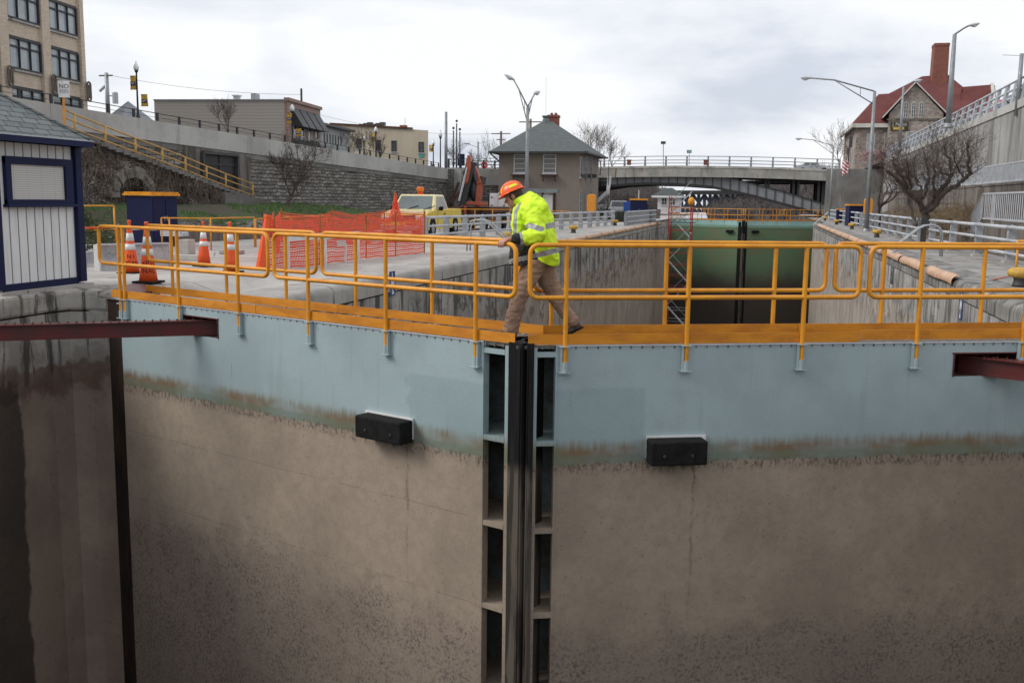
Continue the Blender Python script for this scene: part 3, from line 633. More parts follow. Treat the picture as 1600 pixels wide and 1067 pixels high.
# ---- wire mesh panels
def mesh_panel(pa, pb, h, label):
    pa, pb = Vector(pa), Vector(pb); t = thing('mesh_panel', label, 'mesh panel', tuple(pa), group='grey expanded metal panels')
    m = MB(); m.bar(pa+Vector((0, 0, h)), pb+Vector((0, 0, h)), .04); m.bar(pa, pb, .04); m.bar(pb, pb+Vector((0, 0, h)), .04, up=(0, 1, 0)); m.build('frame', M['galv_light'], t)
    m = MB(); m.box(pa+Vector((0, 0, h/2)), (.13, .05, h)); m.build('end_board', M['white'], t)
    m = MB(); L = (pb-pa).length; u = (pb-pa)/L; nx_, nz_ = int(L/.085), int(h/.05)
    for i in range(nx_):
        for j in range(nz_):
            x0 = i*L/nx_; z0 = j*h/nz_; w = L/nx_; hh = h/nz_; P = lambda a, b: pa+u*(x0+a*w)+Vector((0, 0, z0+b*hh))
            m.bar(P(0, .5), P(.5, 1), .012, .014); m.bar(P(.5, 1), P(1, .5), .012, .014); m.bar(P(1, .5), P(.5, 0), .012, .014); m.bar(P(.5, 0), P(0, .5), .012, .014)
    m.build('mesh', M['galv'], t)
mesh_panel(onz(153, 428, -.1), onz(265, 420, -.2), .62, 'grey expanded metal panel standing behind the two lettered cones')
mesh_panel(onz(60, 428, -.02), onz(150, 411, -.1), .30, 'low grey expanded metal panel half hidden by the hut')
# ---- dark blue electrical cabinets
def cabinet(c, w, d, h, rz, label, topc='yellow', doors=True, post=False, name='electrical_cabinet'):
    t = thing(name, label, 'cabinet', tuple(c), rz, 'dark blue lock machinery cabinets')
    m = MB(); m.box((0, 0, h*.46+.03), (w, d, h*.92)); m.build('housing', M['darkblue'], t, bevel=.02, local=True)
    m = MB(); m.prism([Vector((x, y, h*.95)) for x, y in ((-w/2-.08, -d/2-.08), (w/2+.08, -d/2-.08), (w/2+.08, d/2+.08), (-w/2-.08, d/2+.08))], (0, 0, h*.04)); m.build('lid', M['yellow'], t, local=True)
    m = MB(); m.prism([Vector((x, y, h*.99)) for x, y in ((-w/2-.04, -d/2-.04), (w/2+.04, -d/2-.04), (w/2+.04, d/2+.04), (-w/2-.04, d/2+.04))], (0, 0, h*.03)); m.build('lid_cap', M['yellow'], t, local=True)
    m = MB(); m.box((0, 0, .02), (w*1.05, d*1.05, .06)); m.build('plinth', M['steel_dark'], t, local=True)
    if doors:
        for s in (-1, 1):
            m = MB(); m.box((s*w*.245, -d/2-.012, h*.47), (w*.46, .02, h*.8)); dr = m.build('door', M['darkblue'], t, bevel=.006, local=True)
            m = MB(); m.tube([(s*.06, -d/2-.04, h*.48), (s*.06, -d/2-.04, h*.58)], .012, 6); m.build('handle', M['galv'], dr, local=True)
    if post:
        m = MB(); m.tube([(0, 0, h), (0, 0, h+.75)], .05, 8); m.build('vent_pipe', M['galv_light'], t, local=True)
    return t
c = onz(219, 386, -.25); c.y += .8; cabinet(c, 1.22, 1.22, 1.9, radians(79), 'tall dark blue cabinet with yellow lid behind the cones')
# ---- yellow pipe railings of the quay
def pipe_rail(pts, h, label, mids=(), r=.026, mat='yellow', group='yellow pipe railings on the left quay', name='pipe_railing'):
    t = thing(name, label, 'railing', tuple(pts[0]), group=group)
    for z in (h,)+tuple(mids):
        m = MB(); m.tube([p+Vector((0, 0, z)) for p in pts], r, 6); m.build('rail', M[mat], t, smooth=True)
    for p in pts:
        m = MB(); m.tube([p, p+Vector((0, 0, h))], r, 6); m.build('post', M[mat], t, smooth=True)
pipe_rail([G(262, 391)-Vector((.2, 0, 0)), G(266, 391), G(330, 391), G(398, 386)], 1.07, 'yellow pipe railing in front of the grass bank right of the blue cabinet')
pipe_rail([onz(x, y, -.25) for x, y in ((400, 385.5), (455, 377), (511, 371))], 1.0, 'yellow pipe railing continuing past the orange netting')
pipe_rail([onz(60, 404, -.2), onz(123, 402, -.2), onz(181, 398, -.2)], 1.45, 'yellow two rail fence between the hut and the blue cabinet', (.75,))
# low kerb wall behind, gravel, concrete blocks
t1 = thing('kerb_wall', 'low dark kerb wall at the foot of the grass bank', 'kerb wall', tuple(G(330, 382)))
m = MB(); 
a, b, c_ = onz(262, 380, -.25), onz(420, 372, -.25), onz(520, 363, -.25)
m.bar(a+Vector((0, 0, .2)), b+Vector((0, 0, .2)), .25, .5); m.build('wall', M['wood'], t1)
m = MB(); m.bar(b+Vector((0, 0, .2)), c_+Vector((0, 0, .2)), .25, .5); m.build('wall', M['wood'], t1)
for (px, py, w, h, lb) in ((282, 407, 1.1, .16, 'flat concrete block lying left of the plain cones'), (357, 397, .7, .12, 'short concrete slab behind the two plain cones'), (287, 397, .35, .45, 'small pale concrete pillar behind the flat block')):
    p = G(px, py); m = MB(); m.box(p+Vector((0, .2, h/2)), (w, .4, h)); tag(m.build('concrete_block', M['conc_top'], bevel=.02), lb, 'concrete block', 'loose concrete blocks')
p = onz(273, 372, .1); m = MB()
random.seed(11); t = thing('crate', 'grey plastic crate on the bank behind the cabinet', 'crate', tuple(p))
m = MB(); m.box(p+Vector((0, 0, .1)), (.8, .5, .06)); m.build('floor', M['galv_light'], t)
for s in (-1, 1):
    m = MB(); m.box(p+Vector((0, s*.24, .4)), (.8, .03, .1)); m.box(p+Vector((0, s*.24, .2)), (.8, .03, .12)); 
    for k in range(5): m.box(p+Vector((-.38+k*.19, s*.245, .3)), (.04, .03, .3))
    m.build('side', M['galv_light'], t)
# ---- grey guard rails with posts and three rails
def guard(pts, h, label, bases=True, mat='galv', double=False):
    t = thing('guard_rail', label, 'guard rail', tuple(pts[0]), group='grey steel guard rails along the lock')
    d = (pts[-1]-pts[0]).normalized(); rz = atan2(d.y, d.x); sd_ = Vector((-d.y, d.x, 0)); 
    wside = sd_ if (sd_.x < 0) == (pts[0].x > 0) else -sd_
    for p in pts:
        m = MB(); W_ = .20
        prof = [(-.13, 0), (.13, 0), (.13, h-.24), (.10, h-.05), (0, h+.06), (-.08, h+.03), (-.13, h-.08)]
        m.prism([p + sd_*a + d*(-.08) + Vector((0, 0, b+.02)) for a, b in prof], d*.16); po = m.build('post', M[mat], t, bevel=.012)
        if bases:
            m = MB(); m.box(p+Vector((0, 0, .03)), (.42, .42, .10), rz); m.build('footing', M['conc_top'], po, bevel=.01)
    for z in (h, h*.64, h*.28):
        m = MB()
        for a, b in zip(pts[:-1], pts[1:]):
            m.tube([a+wside*.13+Vector((0, 0, z)), b+wside*.13+Vector((0, 0, z))], .058 if z == h else .05, 8)
        m.add([], []); o = m.build('rail', M['galv_light'], t, smooth=True)
A0, B0 = (-13.6, 44.0), (-10.9, 75.0)
def onl2(px, A0, B0):
    nx, ny = B0[1]-A0[1], -(B0[0]-A0[0]); r = ray(px, 360); tt = (A0[0]*nx+A0[1]*ny)/(r.x*nx+r.y*ny); v = CAMP+r*tt; return Vector((v.x, v.y, ZG))
def evenly(pa, pb, n): return [pa.lerp(pb, i/n) for i in range(n+1)]
lg = evenly(onl2(664, A0, B0), onl2(957, A0, B0), 15); guard(lg, 1.02, 'grey guard rail on the left quay passing behind the worker', False)
guard(evenly(Vector((-9.75, 74, ZG)), Vector((-9.3, 90, ZG)), 11), 1.02, 'closely posted dark guard rail at the far end of the left quay', False, 'pole')
ra = Vector((7.9, 31.5, ZG)); rb = Vector((7.1, 52.5, ZG))
guard(evenly(Vector((8.05, 26.5, ZG)), Vector((7.35, 47.5, ZG)), 5), 1.14, 'near grey guard rail on the right quay with concrete footings')
guard(evenly(Vector((7.3, 50.5, ZG)), Vector((7.3, 77.0, ZG)), 7), 1.14, 'middle grey guard rail on the right quay before the tall lamp post')
guard(evenly(Vector((7.3, 80.0, ZG)), Vector((7.2, 112, ZG)), 8), 1.14, 'far grey guard rail on the right quay beyond the tall lamp post')
m = MB(); m.box(Vector((7.2, 49, ZG+.62)), (.24, .1, 1.25)); tag(m.build('gate_stop_post', M['steel_dark'], bevel=.01), 'dark steel post between two guard rails beside the right ladder hoop', 'post')
# ---- mooring bollards
bm_ = simple('bollard_yellow', (.62, .36, .04), (.42, .25, .05), 9, .6)
def bollard(p, label, s=1.0):
    t = thing('mooring_bollard', label, 'bollard', tuple(p), group='yellow topped mooring bollards')
    m = MB(); m.lathe([(.16*s, 0), (.14*s, .06*s), (.12*s, .16*s), (.14*s, .22*s)], n=14); m.build('stem', M['steel_dark'], t, smooth=True, local=True)
    m = MB(); m.lathe([(.13*s, .2*s), (.24*s, .24*s), (.27*s, .31*s), (.25*s, .38*s), (.16*s, .43*s), (.0, .44*s)], n=16); m.build('cap', bm_, t, smooth=True, local=True)
for i, (px, py, lb) in enumerate(((495 if False else 789, 378, 'bollard just beyond the worker\'s hand'), (896, 364, 'bollard right of the worker on the left quay'), (961, 352.5, 'farthest bollard on the left quay'),
      (1370, 371, 'bollard right of the lamp post foot'), (1331, 358, 'second bollard beyond the lamp post on the right quay'), (1307, 351, 'third bollard along the right quay'), (1289, 345, 'farthest bollard on the right quay'), (1592, 448, 'bollard cut by the right picture edge'))):
    bollard(onz(px, py, ZG), 'yellow topped mooring ' + lb)
# ---- tan pipe guards along the edges
def guards(X, ys, side, sn):
    n = 0
    for a, b in ys:
        n += 1; k = 14; m = MB(); r = .15; rows = []
        def fn(u, v, a=a, b=b):
            an = radians(-25+150*v); rr = r*(1+.06*noise.noise(Vector((u*9, v*2, a)))); y = a+(b-a)*u
            zz = -.24+.03*noise.noise(Vector((y*.6, 0, 3)))
            return Vector((X + side*(.02) - side*rr*cos(an)*1.0 + side*.05, y, zz-.08+rr*sin(an)))
        m.grid(fn, 10, 8); o = m.build('edge_guard', M['tan'], smooth=True)
        so_ = o.modifiers.new('thick', 'SOLIDIFY'); so_.thickness = .02
        tag(o, '%s tan half pipe guard along the %s lock edge' % (ORD[n-1], sn), 'edge guard', 'tan half pipe edge guards')
yL = onx(852, 390, XL).y
guards(XL, [(a, a+4.6) for a in [yL+4.9*i for i in range(int((90-yL)/4.9))]], -1, 'left')
yR = onx(1492, 436, XR).y
guards(XR, [(yR, yR+3.9), (yR+5.2, yR+9.6)]+[(a, a+5) for a in [yR+10+5.3*i for i in range(int((92-yR-10)/5.3))]], 1, 'right')
# ---- ladder hoops
def hoop(y0, X, side, label, lean=1.2):
    t = thing('ladder_hoop', label, 'ladder rail', (X, y0, ZG), group='galvanised ladder hoops')
    for dy in (0, .42):
        m = MB(); pts = [Vector((X-side*.03, y0+dy, -1.3)), Vector((X-side*.03, y0+dy, -.2)), Vector((X+side*.1, y0+dy, .15))]
        cx = X+side*1.15; pts += [Vector((X+side*.75, y0+dy, .72)), Vector((X+side*.95, y0+dy, .83)), Vector((X+side*1.2, y0+dy, .86)), Vector((X+side*1.42, y0+dy, .8)), Vector((X+side*1.55, y0+dy, .6)), Vector((X+side*1.58, y0+dy, -.25))]
        m.tube(pts, .03, 8); m.build('rail', M['galv'], t, smooth=True)
    m = MB()
    for k in range(4):
        m = MB(); m.tube([(X-side*.03, y0, -.5-.3*k), (X-side*.03, y0+.42, -.5-.3*k)], .015, 6); m.build('rung', M['galv'], t)
hoop(onx(1398, 404, XR).y, XR, 1, 'galvanised ladder hoop on the right lock edge beside the tan guards')
hoop(onx(800, 383, XL).y-.3, XL, -1, 'galvanised ladder hoop on the left quay next to the worker')
# depth plates on the walls
def plate(X, side, px, py0, py1, label):
    y = onx(px, (py0+py1)/2, X).y; z0, z1 = onx(px, py1, X).z, onx(px, py0, X).z
    w = .36; t = thing('depth_plate', label, 'sign', (X-side*.01, y, z0), group='blue depth plates on the lock walls')
    m = MB(); m.box((X-side*.012, y, (z0+z1)/2), (.02, w, z1-z0)); m.build('panel', simple('sign_blue', (.03, .07, .20), (.025, .05, .14), 3, .5), t)
    m = MB(); xw = X-side*.0235; zc = (z0+z1)/2
    m.box((xw, y-side*-.02, zc), (.003, .05, (z1-z0)*.9)); m.box((xw, y, zc+.02), (.0032, .22, .10)); m.box((xw, y-.09, zc+.02), (.0034, .05, .2)); m.box((xw, y+.09, zc+.0), (.0034, .05, .2)); m.box((xw, y+.02, z0+.07), (.0036, .12, .08))
    m.build('marking', M['white'], t)['kind'] = 'stuff'
plate(XL, -1, 612, 424, 462, 'blue and white vertical plate on the left lock wall behind the handrail')
plate(XR, 1, 1503, 455, 500, 'blue and white vertical plate on the right lock wall')
# orange hose on right coping
m = MB(); pts = [onz(1552, 435, -.23), onz(1570, 433, -.23), onz(1585, 430, -.23), onz(1600, 431, -.23), onz(1640, 433, -.23)]; pts[0] = onz(1552, 437, -.23)
m.tube(pts, .012, 6); tag(m.build('cord', M['orange'], smooth=True), 'thin orange cord lying on the right coping', 'cord')
# yellow post at right edge
p = onz(1586, 440, ZG); t = thing('pipe_railing', 'yellow railing post standing on the coping at the right edge', 'railing', tuple(p)); m = MB(); m.tube([p, p+Vector((0, 0, 1.0))], .028, 8); m.build('post', M['yellow'], t, smooth=True)
m = MB(); m.tube([p+Vector((0, 0, .98)), p+Vector((2.5, .2, .98))], .028, 8); m.build('rail', M['yellow'], t, smooth=True)
# ---- life ring boxes
def lifebox(p, z0, label, yy):
    t = thing('life_ring_box', label, 'life ring box', (p.x, p.y, ZG), group='orange life ring boxes')
    m = MB(); m.tube([(p.x, p.y+.2, ZG), (p.x, p.y+.2, z0+1.0)], .04, 6); m.build('post', M['galv'], t)
    m = MB(); h = 1.25; w = .62; R = .22; pr = []
    for cx, cz, a0 in ((w/2-R, h-R, 0), (-w/2+R, h-R, 90), (-w/2+R, R, 180), (w/2-R, R, 270)): pr += [Vector((p.x+cx+R*cos(radians(a0+a)), p.y-.15, z0+cz+R*sin(radians(a0+a)))) for a in (0, 30, 60, 90)]
    m.prism(pr, (0, .3, 0)); m.build('box', simple('faded_orange_plastic', (.75, .30, .03), (.65, .24, .02), 3, .5), t, bevel=.04)
p = onl2(924, A0, B0); v = aty(924, 332, p.y); lifebox(v, v.z, 'rounded orange life ring box on the left guard rail by the house', 0)
p = aty(1356, 337, 76.0); lifebox(p, p.z, 'rounded orange life ring box beside the tall lamp post on the right', 0)
c = onz(1337, 343.5, -.25); cabinet(Vector((aty(1338, 340, 88).x, 88, ZG)), 1.5, 1.4, 1.75, radians(8), 'dark blue cabinet with yellow lid beyond the right guard rail', doors=True)
cabinet(Vector((aty(1313.5, 340, 100).x, 100, ZG)), .8, .8, 1.3, 0, 'small dark blue cabinet left of the larger one on the right quay', doors=False)
cabinet(Vector((aty(996, 340, 86).x, 86.5, ZG)), 1.35, 1.2, 2.0, radians(12), 'dark blue cabinet with a pipe on its lid at the far left quay', doors=True, post=True)
p = Vector((aty(981.5, 340, 92).x, 92, ZG)); m = MB(); m.box(p+Vector((0, 0, .85)), (.8, .8, 1.6)); m.box(p+Vector((0, 0, 1.7)), (.7, .7, .12)); m.box(p+Vector((0, -.41, .8)), (.6, .03, 1.1))
tag(m.build('portable_toilet', simple('bright_blue_plastic', (.02, .10, .45), (.02, .08, .35), 3, .5), bevel=.04), 'bright blue portable toilet behind the far left cabinet', 'toilet')
# ---- scaffold stair tower in the chamber
def scaffold():
    y0, y1 = 84.0, 86.2; x0 = aty(1043, 400, 84).x; x1 = aty(1077, 400, 84).x
    t = thing('stair_scaffold', 'red scaffold stair tower standing in the chamber by the far gate', 'scaffold', ((x0+x1)/2, y0, -9.4))
    red = simple('red_scaffold_paint', (.42, .035, .03), (.28, .03, .03), 3, .5)
    for x in (x0, x1):
        for y in (y0, y1):
            m = MB(); top = 2.0 if x == x0 or y == y0 else 1.0; m.tube([(x, y, -9.4), (x, y, top)], .05, 6); m.build('post', red if True else M['galv'], t)
    for k in range(6):
        z = -9+1.9*k
        m = MB(); a, b = ((x0, x1) if k % 2 else (x1, x0))
        m.bar((a, y0+.4, z), (b, y0+.4, z+1.9), .5, .07, up=(0, 0, 1)); fl = m.build('stair_flight', M['galv_light'], t)
        m = MB(); m.tube([(a, y0+.15, z+.9), (b, y0+.15, z+2.8)], .025, 5); m.build('stair_rail', M['galv'], fl)
    for z in [-8.4+.95*k for k in range(11)]:
        for y in (y0, y1):
            m = MB(); m.tube([(x0, y, z), (x1, y, z)], .025, 5); m.build('ledger', red if int(z*2) % 2 else M['galv'], t)
    for k in range(5):
        z = -8.4+1.9*k; m = MB(); m.tube([(x0, y1, z), (x1, y1, z+1.9)], .022, 5); m.build('brace', M['steel_dark'], t); m = MB(); m.tube([(x1, y0, z), (x1, y1, z+1.9)], .022, 5); m.build('brace', red, t)
    for k in range(9): 
        m = MB(); m.box((x1+.03, y0, -8+1.0*k), (.12, .12, .07)); m.build('coupler', M['white'], t)
    m = MB(); m.box(((x0+x1)/2, (y0+y1)/2, .12), (x1-x0, y1-y0, .06)); m.build('top_platform', M['wood'], t)
    m = MB(); m.box((x0+.25, (y0+y1)/2-.2, -.15), (x1-x0+2, .9, .06)); m.build('gangway', M['wood'], t)
    for zz in (.65, 1.15):
        m = MB(); m.tube([(x0, y0, zz), (x0+.9, y0, zz)], .03, 5); m.build('guard_tube', red, t)
    m = MB(); m.ell((x1, y0, 1.6), (.28, .28, .36), 12, 8); m.build('warning_lamp', simple('amber_lamp', (.85, .35, .02), (.7, .3, .02), 3, .4), t, smooth=True)
scaffold()
p = aty(1284, 345, 101); t = thing('prop', 'leaning pale steel prop at the right end of the far gate', 'prop', tuple(p)); m = MB(); m.tube([aty(1270, 352, 97), aty(1294, 332, 99)], .05, 6); m.build('tube', M['galv_light'], t)
# ============================================================= BACKGROUND MATERIALS
def masonry(name, c1, c2, mortar, bw, rh, ux, uy, dist=.0, ms=.02, bump=.8, blotch=(.08, .075, .07), bl=.4, hue=None):
    n = NT(name); x, y, z = n.sep()
    u = n.math('ADD', n.math('MULTIPLY', x, ux), n.math('MULTIPLY', y, uy))
    if dist:
        u = n.math('ADD', u, n.math('MULTIPLY', n.math('SUBTRACT', n.noise(1.6, 3, .6), .5), dist*3)); z2 = n.math('ADD', z, n.math('MULTIPLY', n.math('SUBTRACT', n.noise(1.3, 3, .6, n.map(loc=(5, 3, 1))), .5), dist*1.6))
    else: z2 = z
    c, f = n.brick(n.comb(u, z2, 0), c1, c2, mortar, bw, rh, ms, smooth=.3)
    if hue: c = n.mix(n.ramp(n.noise(2.4, 2, .5), .45, .62), c, hue, 'MIX')
    c = n.mix(n.ramp(n.noise(.5, 5, .65), .45, .7, 0, bl), c, blotch)
    c = n.mix(n.ramp(n.noise(7, 4, .6), .5, .7, 0, .35), c, blotch)
    n.bump(n.math('ADD', n.math('SUBTRACT', 1, f), n.math('MULTIPLY', n.noise(9, 3, .6), .5)), bump, .06)
    return n.done(c, .9)
def rubble(name, c1=(.44, .40, .35), c2=(.24, .21, .18), sc=2.6, veg=.7):
    n = NT(name); v = n.map((1, 1, 1.7)); v2 = n.mix(.10, v, n.t.nodes.new('ShaderNodeTexNoise').outputs[1])
    d = n.vor(sc, 'DISTANCE_TO_EDGE', v2); col = n.vor(sc, 'F1', v2, 'Color'); s = n.sep(col)
    c = n.mix(s[0], c1, c2); c = n.mix(n.ramp(d, .01, .05, .8, 0), c, (.05, .042, .035))
    c = n.mix(n.ramp(n.noise(.55, 6, .7), .44, .6, 0, veg), c, (.15, .105, .08)); c = n.mix(n.ramp(n.noise(5, 5, .7), .5, .7, 0, .4), c, (.045, .036, .03))
    n.bump(n.ramp(d, 0, .15), 1.0, .12); return n.done(c, .95)
M['stone_wall'] = masonry('rough_stone_courses', (.32, .30, .27), (.16, .148, .132), (.06, .055, .048), .62, .23, 0, 1, dist=.14, ms=.03, bump=1, blotch=(.085, .075, .066), bl=.4)
M['stone_wall_x'] = masonry('pale_stone_courses', (.27, .26, .24), (.16, .15, .14), (.05, .047, .042), .6, .25, 1, 0, dist=.08, ms=.03, bump=1)
M['rubble'] = rubble('vine_covered_rubble_stone', sc=4.2)
M['faded_yellow'] = simple('faded_yellow_paint', (.62, .37, .10), (.48, .27, .07), 3, .6)
M['voussoir'] = simple('arch_stone', (.25, .23, .20), (.15, .135, .12), 2.5, .95, bump=.8)
M['parapet'] = concrete('parapet_concrete', (.50, .495, .465), (.39, .38, .355), stain=.5, dark=(.2, .195, .18), scale=.35)
M['old_conc'] = concrete('weathered_abutment_concrete', (.23, .22, .205), (.14, .132, .122), stain=.6, scale=.3, rust=.3)
M['ramp_conc'] = concrete('ramp_wall_concrete', (.38, .375, .36), (.29, .285, .275), stain=.9, dark=(.17, .165, .155), scale=.3, rust=.2)
M['ledge'] = concrete('brown_ledge_concrete', (.21, .18, .155), (.14, .12, .10), stain=.8, scale=.5)
M['bridge_conc'] = concrete('bridge_fascia_concrete', (.38, .365, .33), (.27, .26, .235), stain=.6, dark=(.12, .09, .07), scale=.5, rust=.9)
M['girder'] = simple('grey_girder_paint', (.26, .265, .275), (.20, .205, .21), .7, .6)
M['beam_dark'] = simple('dark_beam', (.02, .021, .023), (.04, .038, .036), 1, .7)
M['tan_brick'] = masonry('tan_brick', (.68, .56, .43), (.54, .43, .32), (.60, .53, .44), .32, .10, .11, .99, ms=.012, bump=.2, blotch=(.38, .30, .23), bl=.3)
M['red_brick'] = masonry('red_brick', (.30, .15, .11), (.38, .24, .19), (.40, .36, .33), .30, .10, .11, .99, ms=.014, bump=.2, blotch=(.16, .08, .06), bl=.3)
M['chimney_brick'] = masonry('chimney_brick', (.27, .085, .05), (.20, .06, .04), (.2, .12, .1), .30, .10, 1, 1, ms=.012, bump=.2, blotch=(.10, .04, .03), bl=.3)
M['stucco'] = simple('taupe_stucco', (.235, .195, .165), (.20, .165, .14), .5, .9, bump=.2)
M['cream'] = simple('cream_render', (.52, .46, .35), (.44, .38, .29), .25, .9, stretch=(1, 1, .3))
M['roof_shingle'] = simple('grey_green_shingles', (.085, .10, .10), (.13, .145, .14), 2.2, .95, bump=.6, bscale=8, stretch=(1, 1, 3))
M['red_roof'] = simple('dark_red_shingles', (.155, .042, .036), (.11, .032, .03), .5, .9, bump=.4, bscale=4)
n = NT('varied_field_stone'); cv = n.vor(2.3, 'F1', n.map((1, 1, 1.5)), 'Color'); dd_ = n.vor(2.3, 'DISTANCE_TO_EDGE', n.map((1, 1, 1.5))); ss = n.sep(cv)
c = n.mix(ss[0], (.42, .37, .31), (.20, .155, .135)); c = n.mix(n.ramp(ss[1], .6, .8, 0, .7), c, (.36, .24, .19)); c = n.mix(n.ramp(dd_, .03, .08, .8, 0), c, (.36, .34, .31)); n.bump(n.ramp(dd_, 0, .12), .6, .05); M['fieldstone'] = n.done(c, .9)
M['win'] = simple('window_glass_blind', (.40, .44, .45), (.30, .34, .36), 1.2, .15, spec=.7)
M['win_dark'] = simple('window_glass_dark', (.05, .055, .06), (.10, .11, .12), .6, .1, spec=.7)
M['blackp'] = simple('black_paint', (.015, .016, .018), (.03, .03, .033), 3, .5)
n = NT('lap_siding'); x, y, z = n.sep(); w = n.math('FRACT', n.math('MULTIPLY', z, 3.6)); c = n.mix(n.ramp(w, .0, .18), (.22, .20, .175), (.50, .455, .41)); n.bump(w, .5, .03); M['siding'] = n.done(c, .8)
n = NT('grass_bank_soil'); g = n.noise(.35, 5, .65); c = n.mix(n.ramp(g, .46, .56), (.085, .07, .045), (.05, .105, .022)); c = n.mix(n.ramp(n.noise(3, 5, .7), .4, .7, 0, .6), c, (.05, .05, .025)); n.bump(n.noise(6, 5, .7), .8, .1); M['bank'] = n.done(c, .95)
M['dirt'] = simple('brown_dirt_bank', (.15, .115, .08), (.07, .055, .042), .8, .95, bump=.9, bscale=5, bd=.1)
M['hill'] = simple('leafless_wood_hillside', (.088, .074, .066), (.05, .044, .042), .07, 1.0, bump=1, bscale=.5, bd=1)
M['asphalt'] = simple('asphalt', (.06, .06, .06), (.045, .045, .046), 1, .9)
M['water'] = simple('canal_water', (.06, .075, .085), (.045, .055, .065), .02, .12, bump=.15, bscale=.6)
# ============================================================= helpers
def quad_on(pts, off, mb, th=.05):
    """slab of given thickness on 4 points, pushed along off"""
    off = Vector(off); mb.prism([Vector(p)+off*0 for p in pts], off*th)
def ladder_lines(*a): pass
# ============================================================= LEFT RETAINING WALL, STREET
WA, WB = Vector((-31.9, 22, 0)), Vector((-29.5, 92.5, 0))
topk = [(onl(-330, 95, WA, WB)), onl(0, 150, WA, WB), onl(120, 169, WA, WB), onl(240, 189, WA, WB), onl(400, 215, WA, WB), onl(560, 241, WA, WB), onl(686, 262, WA, WB)]
def topz(Y):
    for a, b in zip(topk[:-1], topk[1:]):
        if Y <= b.y: return a.z+(b.z-a.z)*(Y-a.y)/(b.y-a.y)
    return topk[-1].z
def wallx(Y): return WA.x+(WB.x-WA.x)*(Y-WA.y)/(WB.y-WA.y)
rw = thing('retaining_wall', 'long stone retaining wall with a smooth concrete parapet below the left street', 'retaining wall', (WB.x, WB.y, ZG))
ys = [20+2.416*i for i in range(31)]; ys = [y for y in ys if y < 92.5]+[92.5]
m = MB()
def fw(u, v):
    Y = 20+72.5*u; x = wallx(Y); zt = topz(Y)-1.05; z = -.3+(zt+.3)*v; d = .10*noise.noise(Vector((Y*1.7, z*3.3, 0)))+.09*noise.noise(Vector((Y*.5, z*.6, 4)))
    return Vector((x+d, Y, z))
m.grid(fw, 280, 30); m.build('stone_face', M['stone_wall'], rw)
for i, (a, b) in enumerate(zip(ys[::4], ys[4::4]+[92.5] if len(ys) % 4 != 1 else ys[4::4])):
    m = MB(); g = .012
    q = [Vector((wallx(a)+.12, a+g, topz(a))), Vector((wallx(b)+.12, b-g, topz(b))), Vector((wallx(b)+.12, b-g, topz(b)-1.05)), Vector((wallx(a)+.12, a+g, topz(a)-1.05))]
    m.prism(q, (-.5, 0, 0)); m.build('parapet', M['parapet'], rw)
    m = MB(); q = [v+Vector((-.06, 0, 0)) for v in q]; q = [q[3], q[2], q[2]+Vector((0, 0, -.32)), q[3]+Vector((0, 0, -.32))]; m.prism(q, (-.4, 0, 0)); m.build('band', M['old_conc'], rw)
# garage opening in the wall
P = lambda px, py, o=0: onl(px, py, WA+Vector((o, 0, 0)), WB+Vector((o, 0, 0)))
m = MB(); m.prism([P(290, 228, .2), P(392, 246, .2), P(392, 300, .2), P(290, 300, .2)], (-.25, 0, 0)); m.build('opening_surround', M['ledge'], rw)
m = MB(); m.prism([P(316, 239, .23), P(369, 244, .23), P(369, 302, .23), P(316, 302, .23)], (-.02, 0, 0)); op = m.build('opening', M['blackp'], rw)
m = MB(); m.bar(P(316, 238, .3), P(370, 243, .3), .25, .16); m.bar(P(316, 238, .3), P(316, 300, .3), .16, .25); m.bar(P(370, 243, .3), P(370, 300, .3), .16, .25); m.bar(P(316, 256, .26), P(370, 259, .26), .06); m.bar(P(343, 241, .26), P(343, 300, .26), .06); MB.build(m, 'opening_frame', M['steel_dark'], parent=op)
# second wall facing the lock, from the corner pier to behind the house
m = MB(); C0 = Vector((-29.5, 93.0, 0)); C1 = Vector((-19.6, 103.2, 0)); q = lambda px, py: onl(px, py, C0, C1)
rw2 = thing('retaining_wall', 'short retaining wall between the black street lamp pier and the taupe house', 'retaining wall', (C0.x, C0.y, ZG))
zt = q(735, 263).z
m.prism([Vector((C0.x, C0.y, -.3)), Vector((C1.x, C1.y, -.3)), Vector((C1.x, C1.y, zt-1.6)), Vector((C0.x, C0.y, zt-1.6))], (0, .5, 0)); m.build('stone_face', M['stone_wall_x'], rw2)
m = MB(); m.prism([Vector((C0.x, C0.y-.1, zt-1.6)), Vector((C1.x, C1.y-.1, zt-1.6)), Vector((C1.x, C1.y-.1, zt)), Vector((C0.x, C0.y-.1, zt))], (0, .6, 0)); m.build('parapet', M['parapet'], rw2)
m = MB(); m.box((C0.x, C0.y-.1, (zt-.6)/2), (1.1, 1.0, zt+.3)); m.build('pier', M['stone_wall_x'], rw2)
m = MB(); m.box((q(712, 300).x, q(712, 300).y-.25, (zt-.3)/2), (1.4, .6, zt)); m.build('buttress', M['parapet'], rw2)
# planks leaning on it
for i, (a, b) in enumerate((((735, 282), (716, 318)), ((725, 268), (712, 330)), ((738, 300), (722, 330)))):
    A_, B_ = q(*a), q(*b); m = MB(); m.bar(A_+Vector((0, -.4, 0)), B_+Vector((0, -2.5, 0)), .25, .08); tag(m.build('timber_plank', M['rust']), ['top', 'longest', 'lowest'][i]+' rusty timber leaning on the wall behind the crane', 'plank', 'leaning timbers')
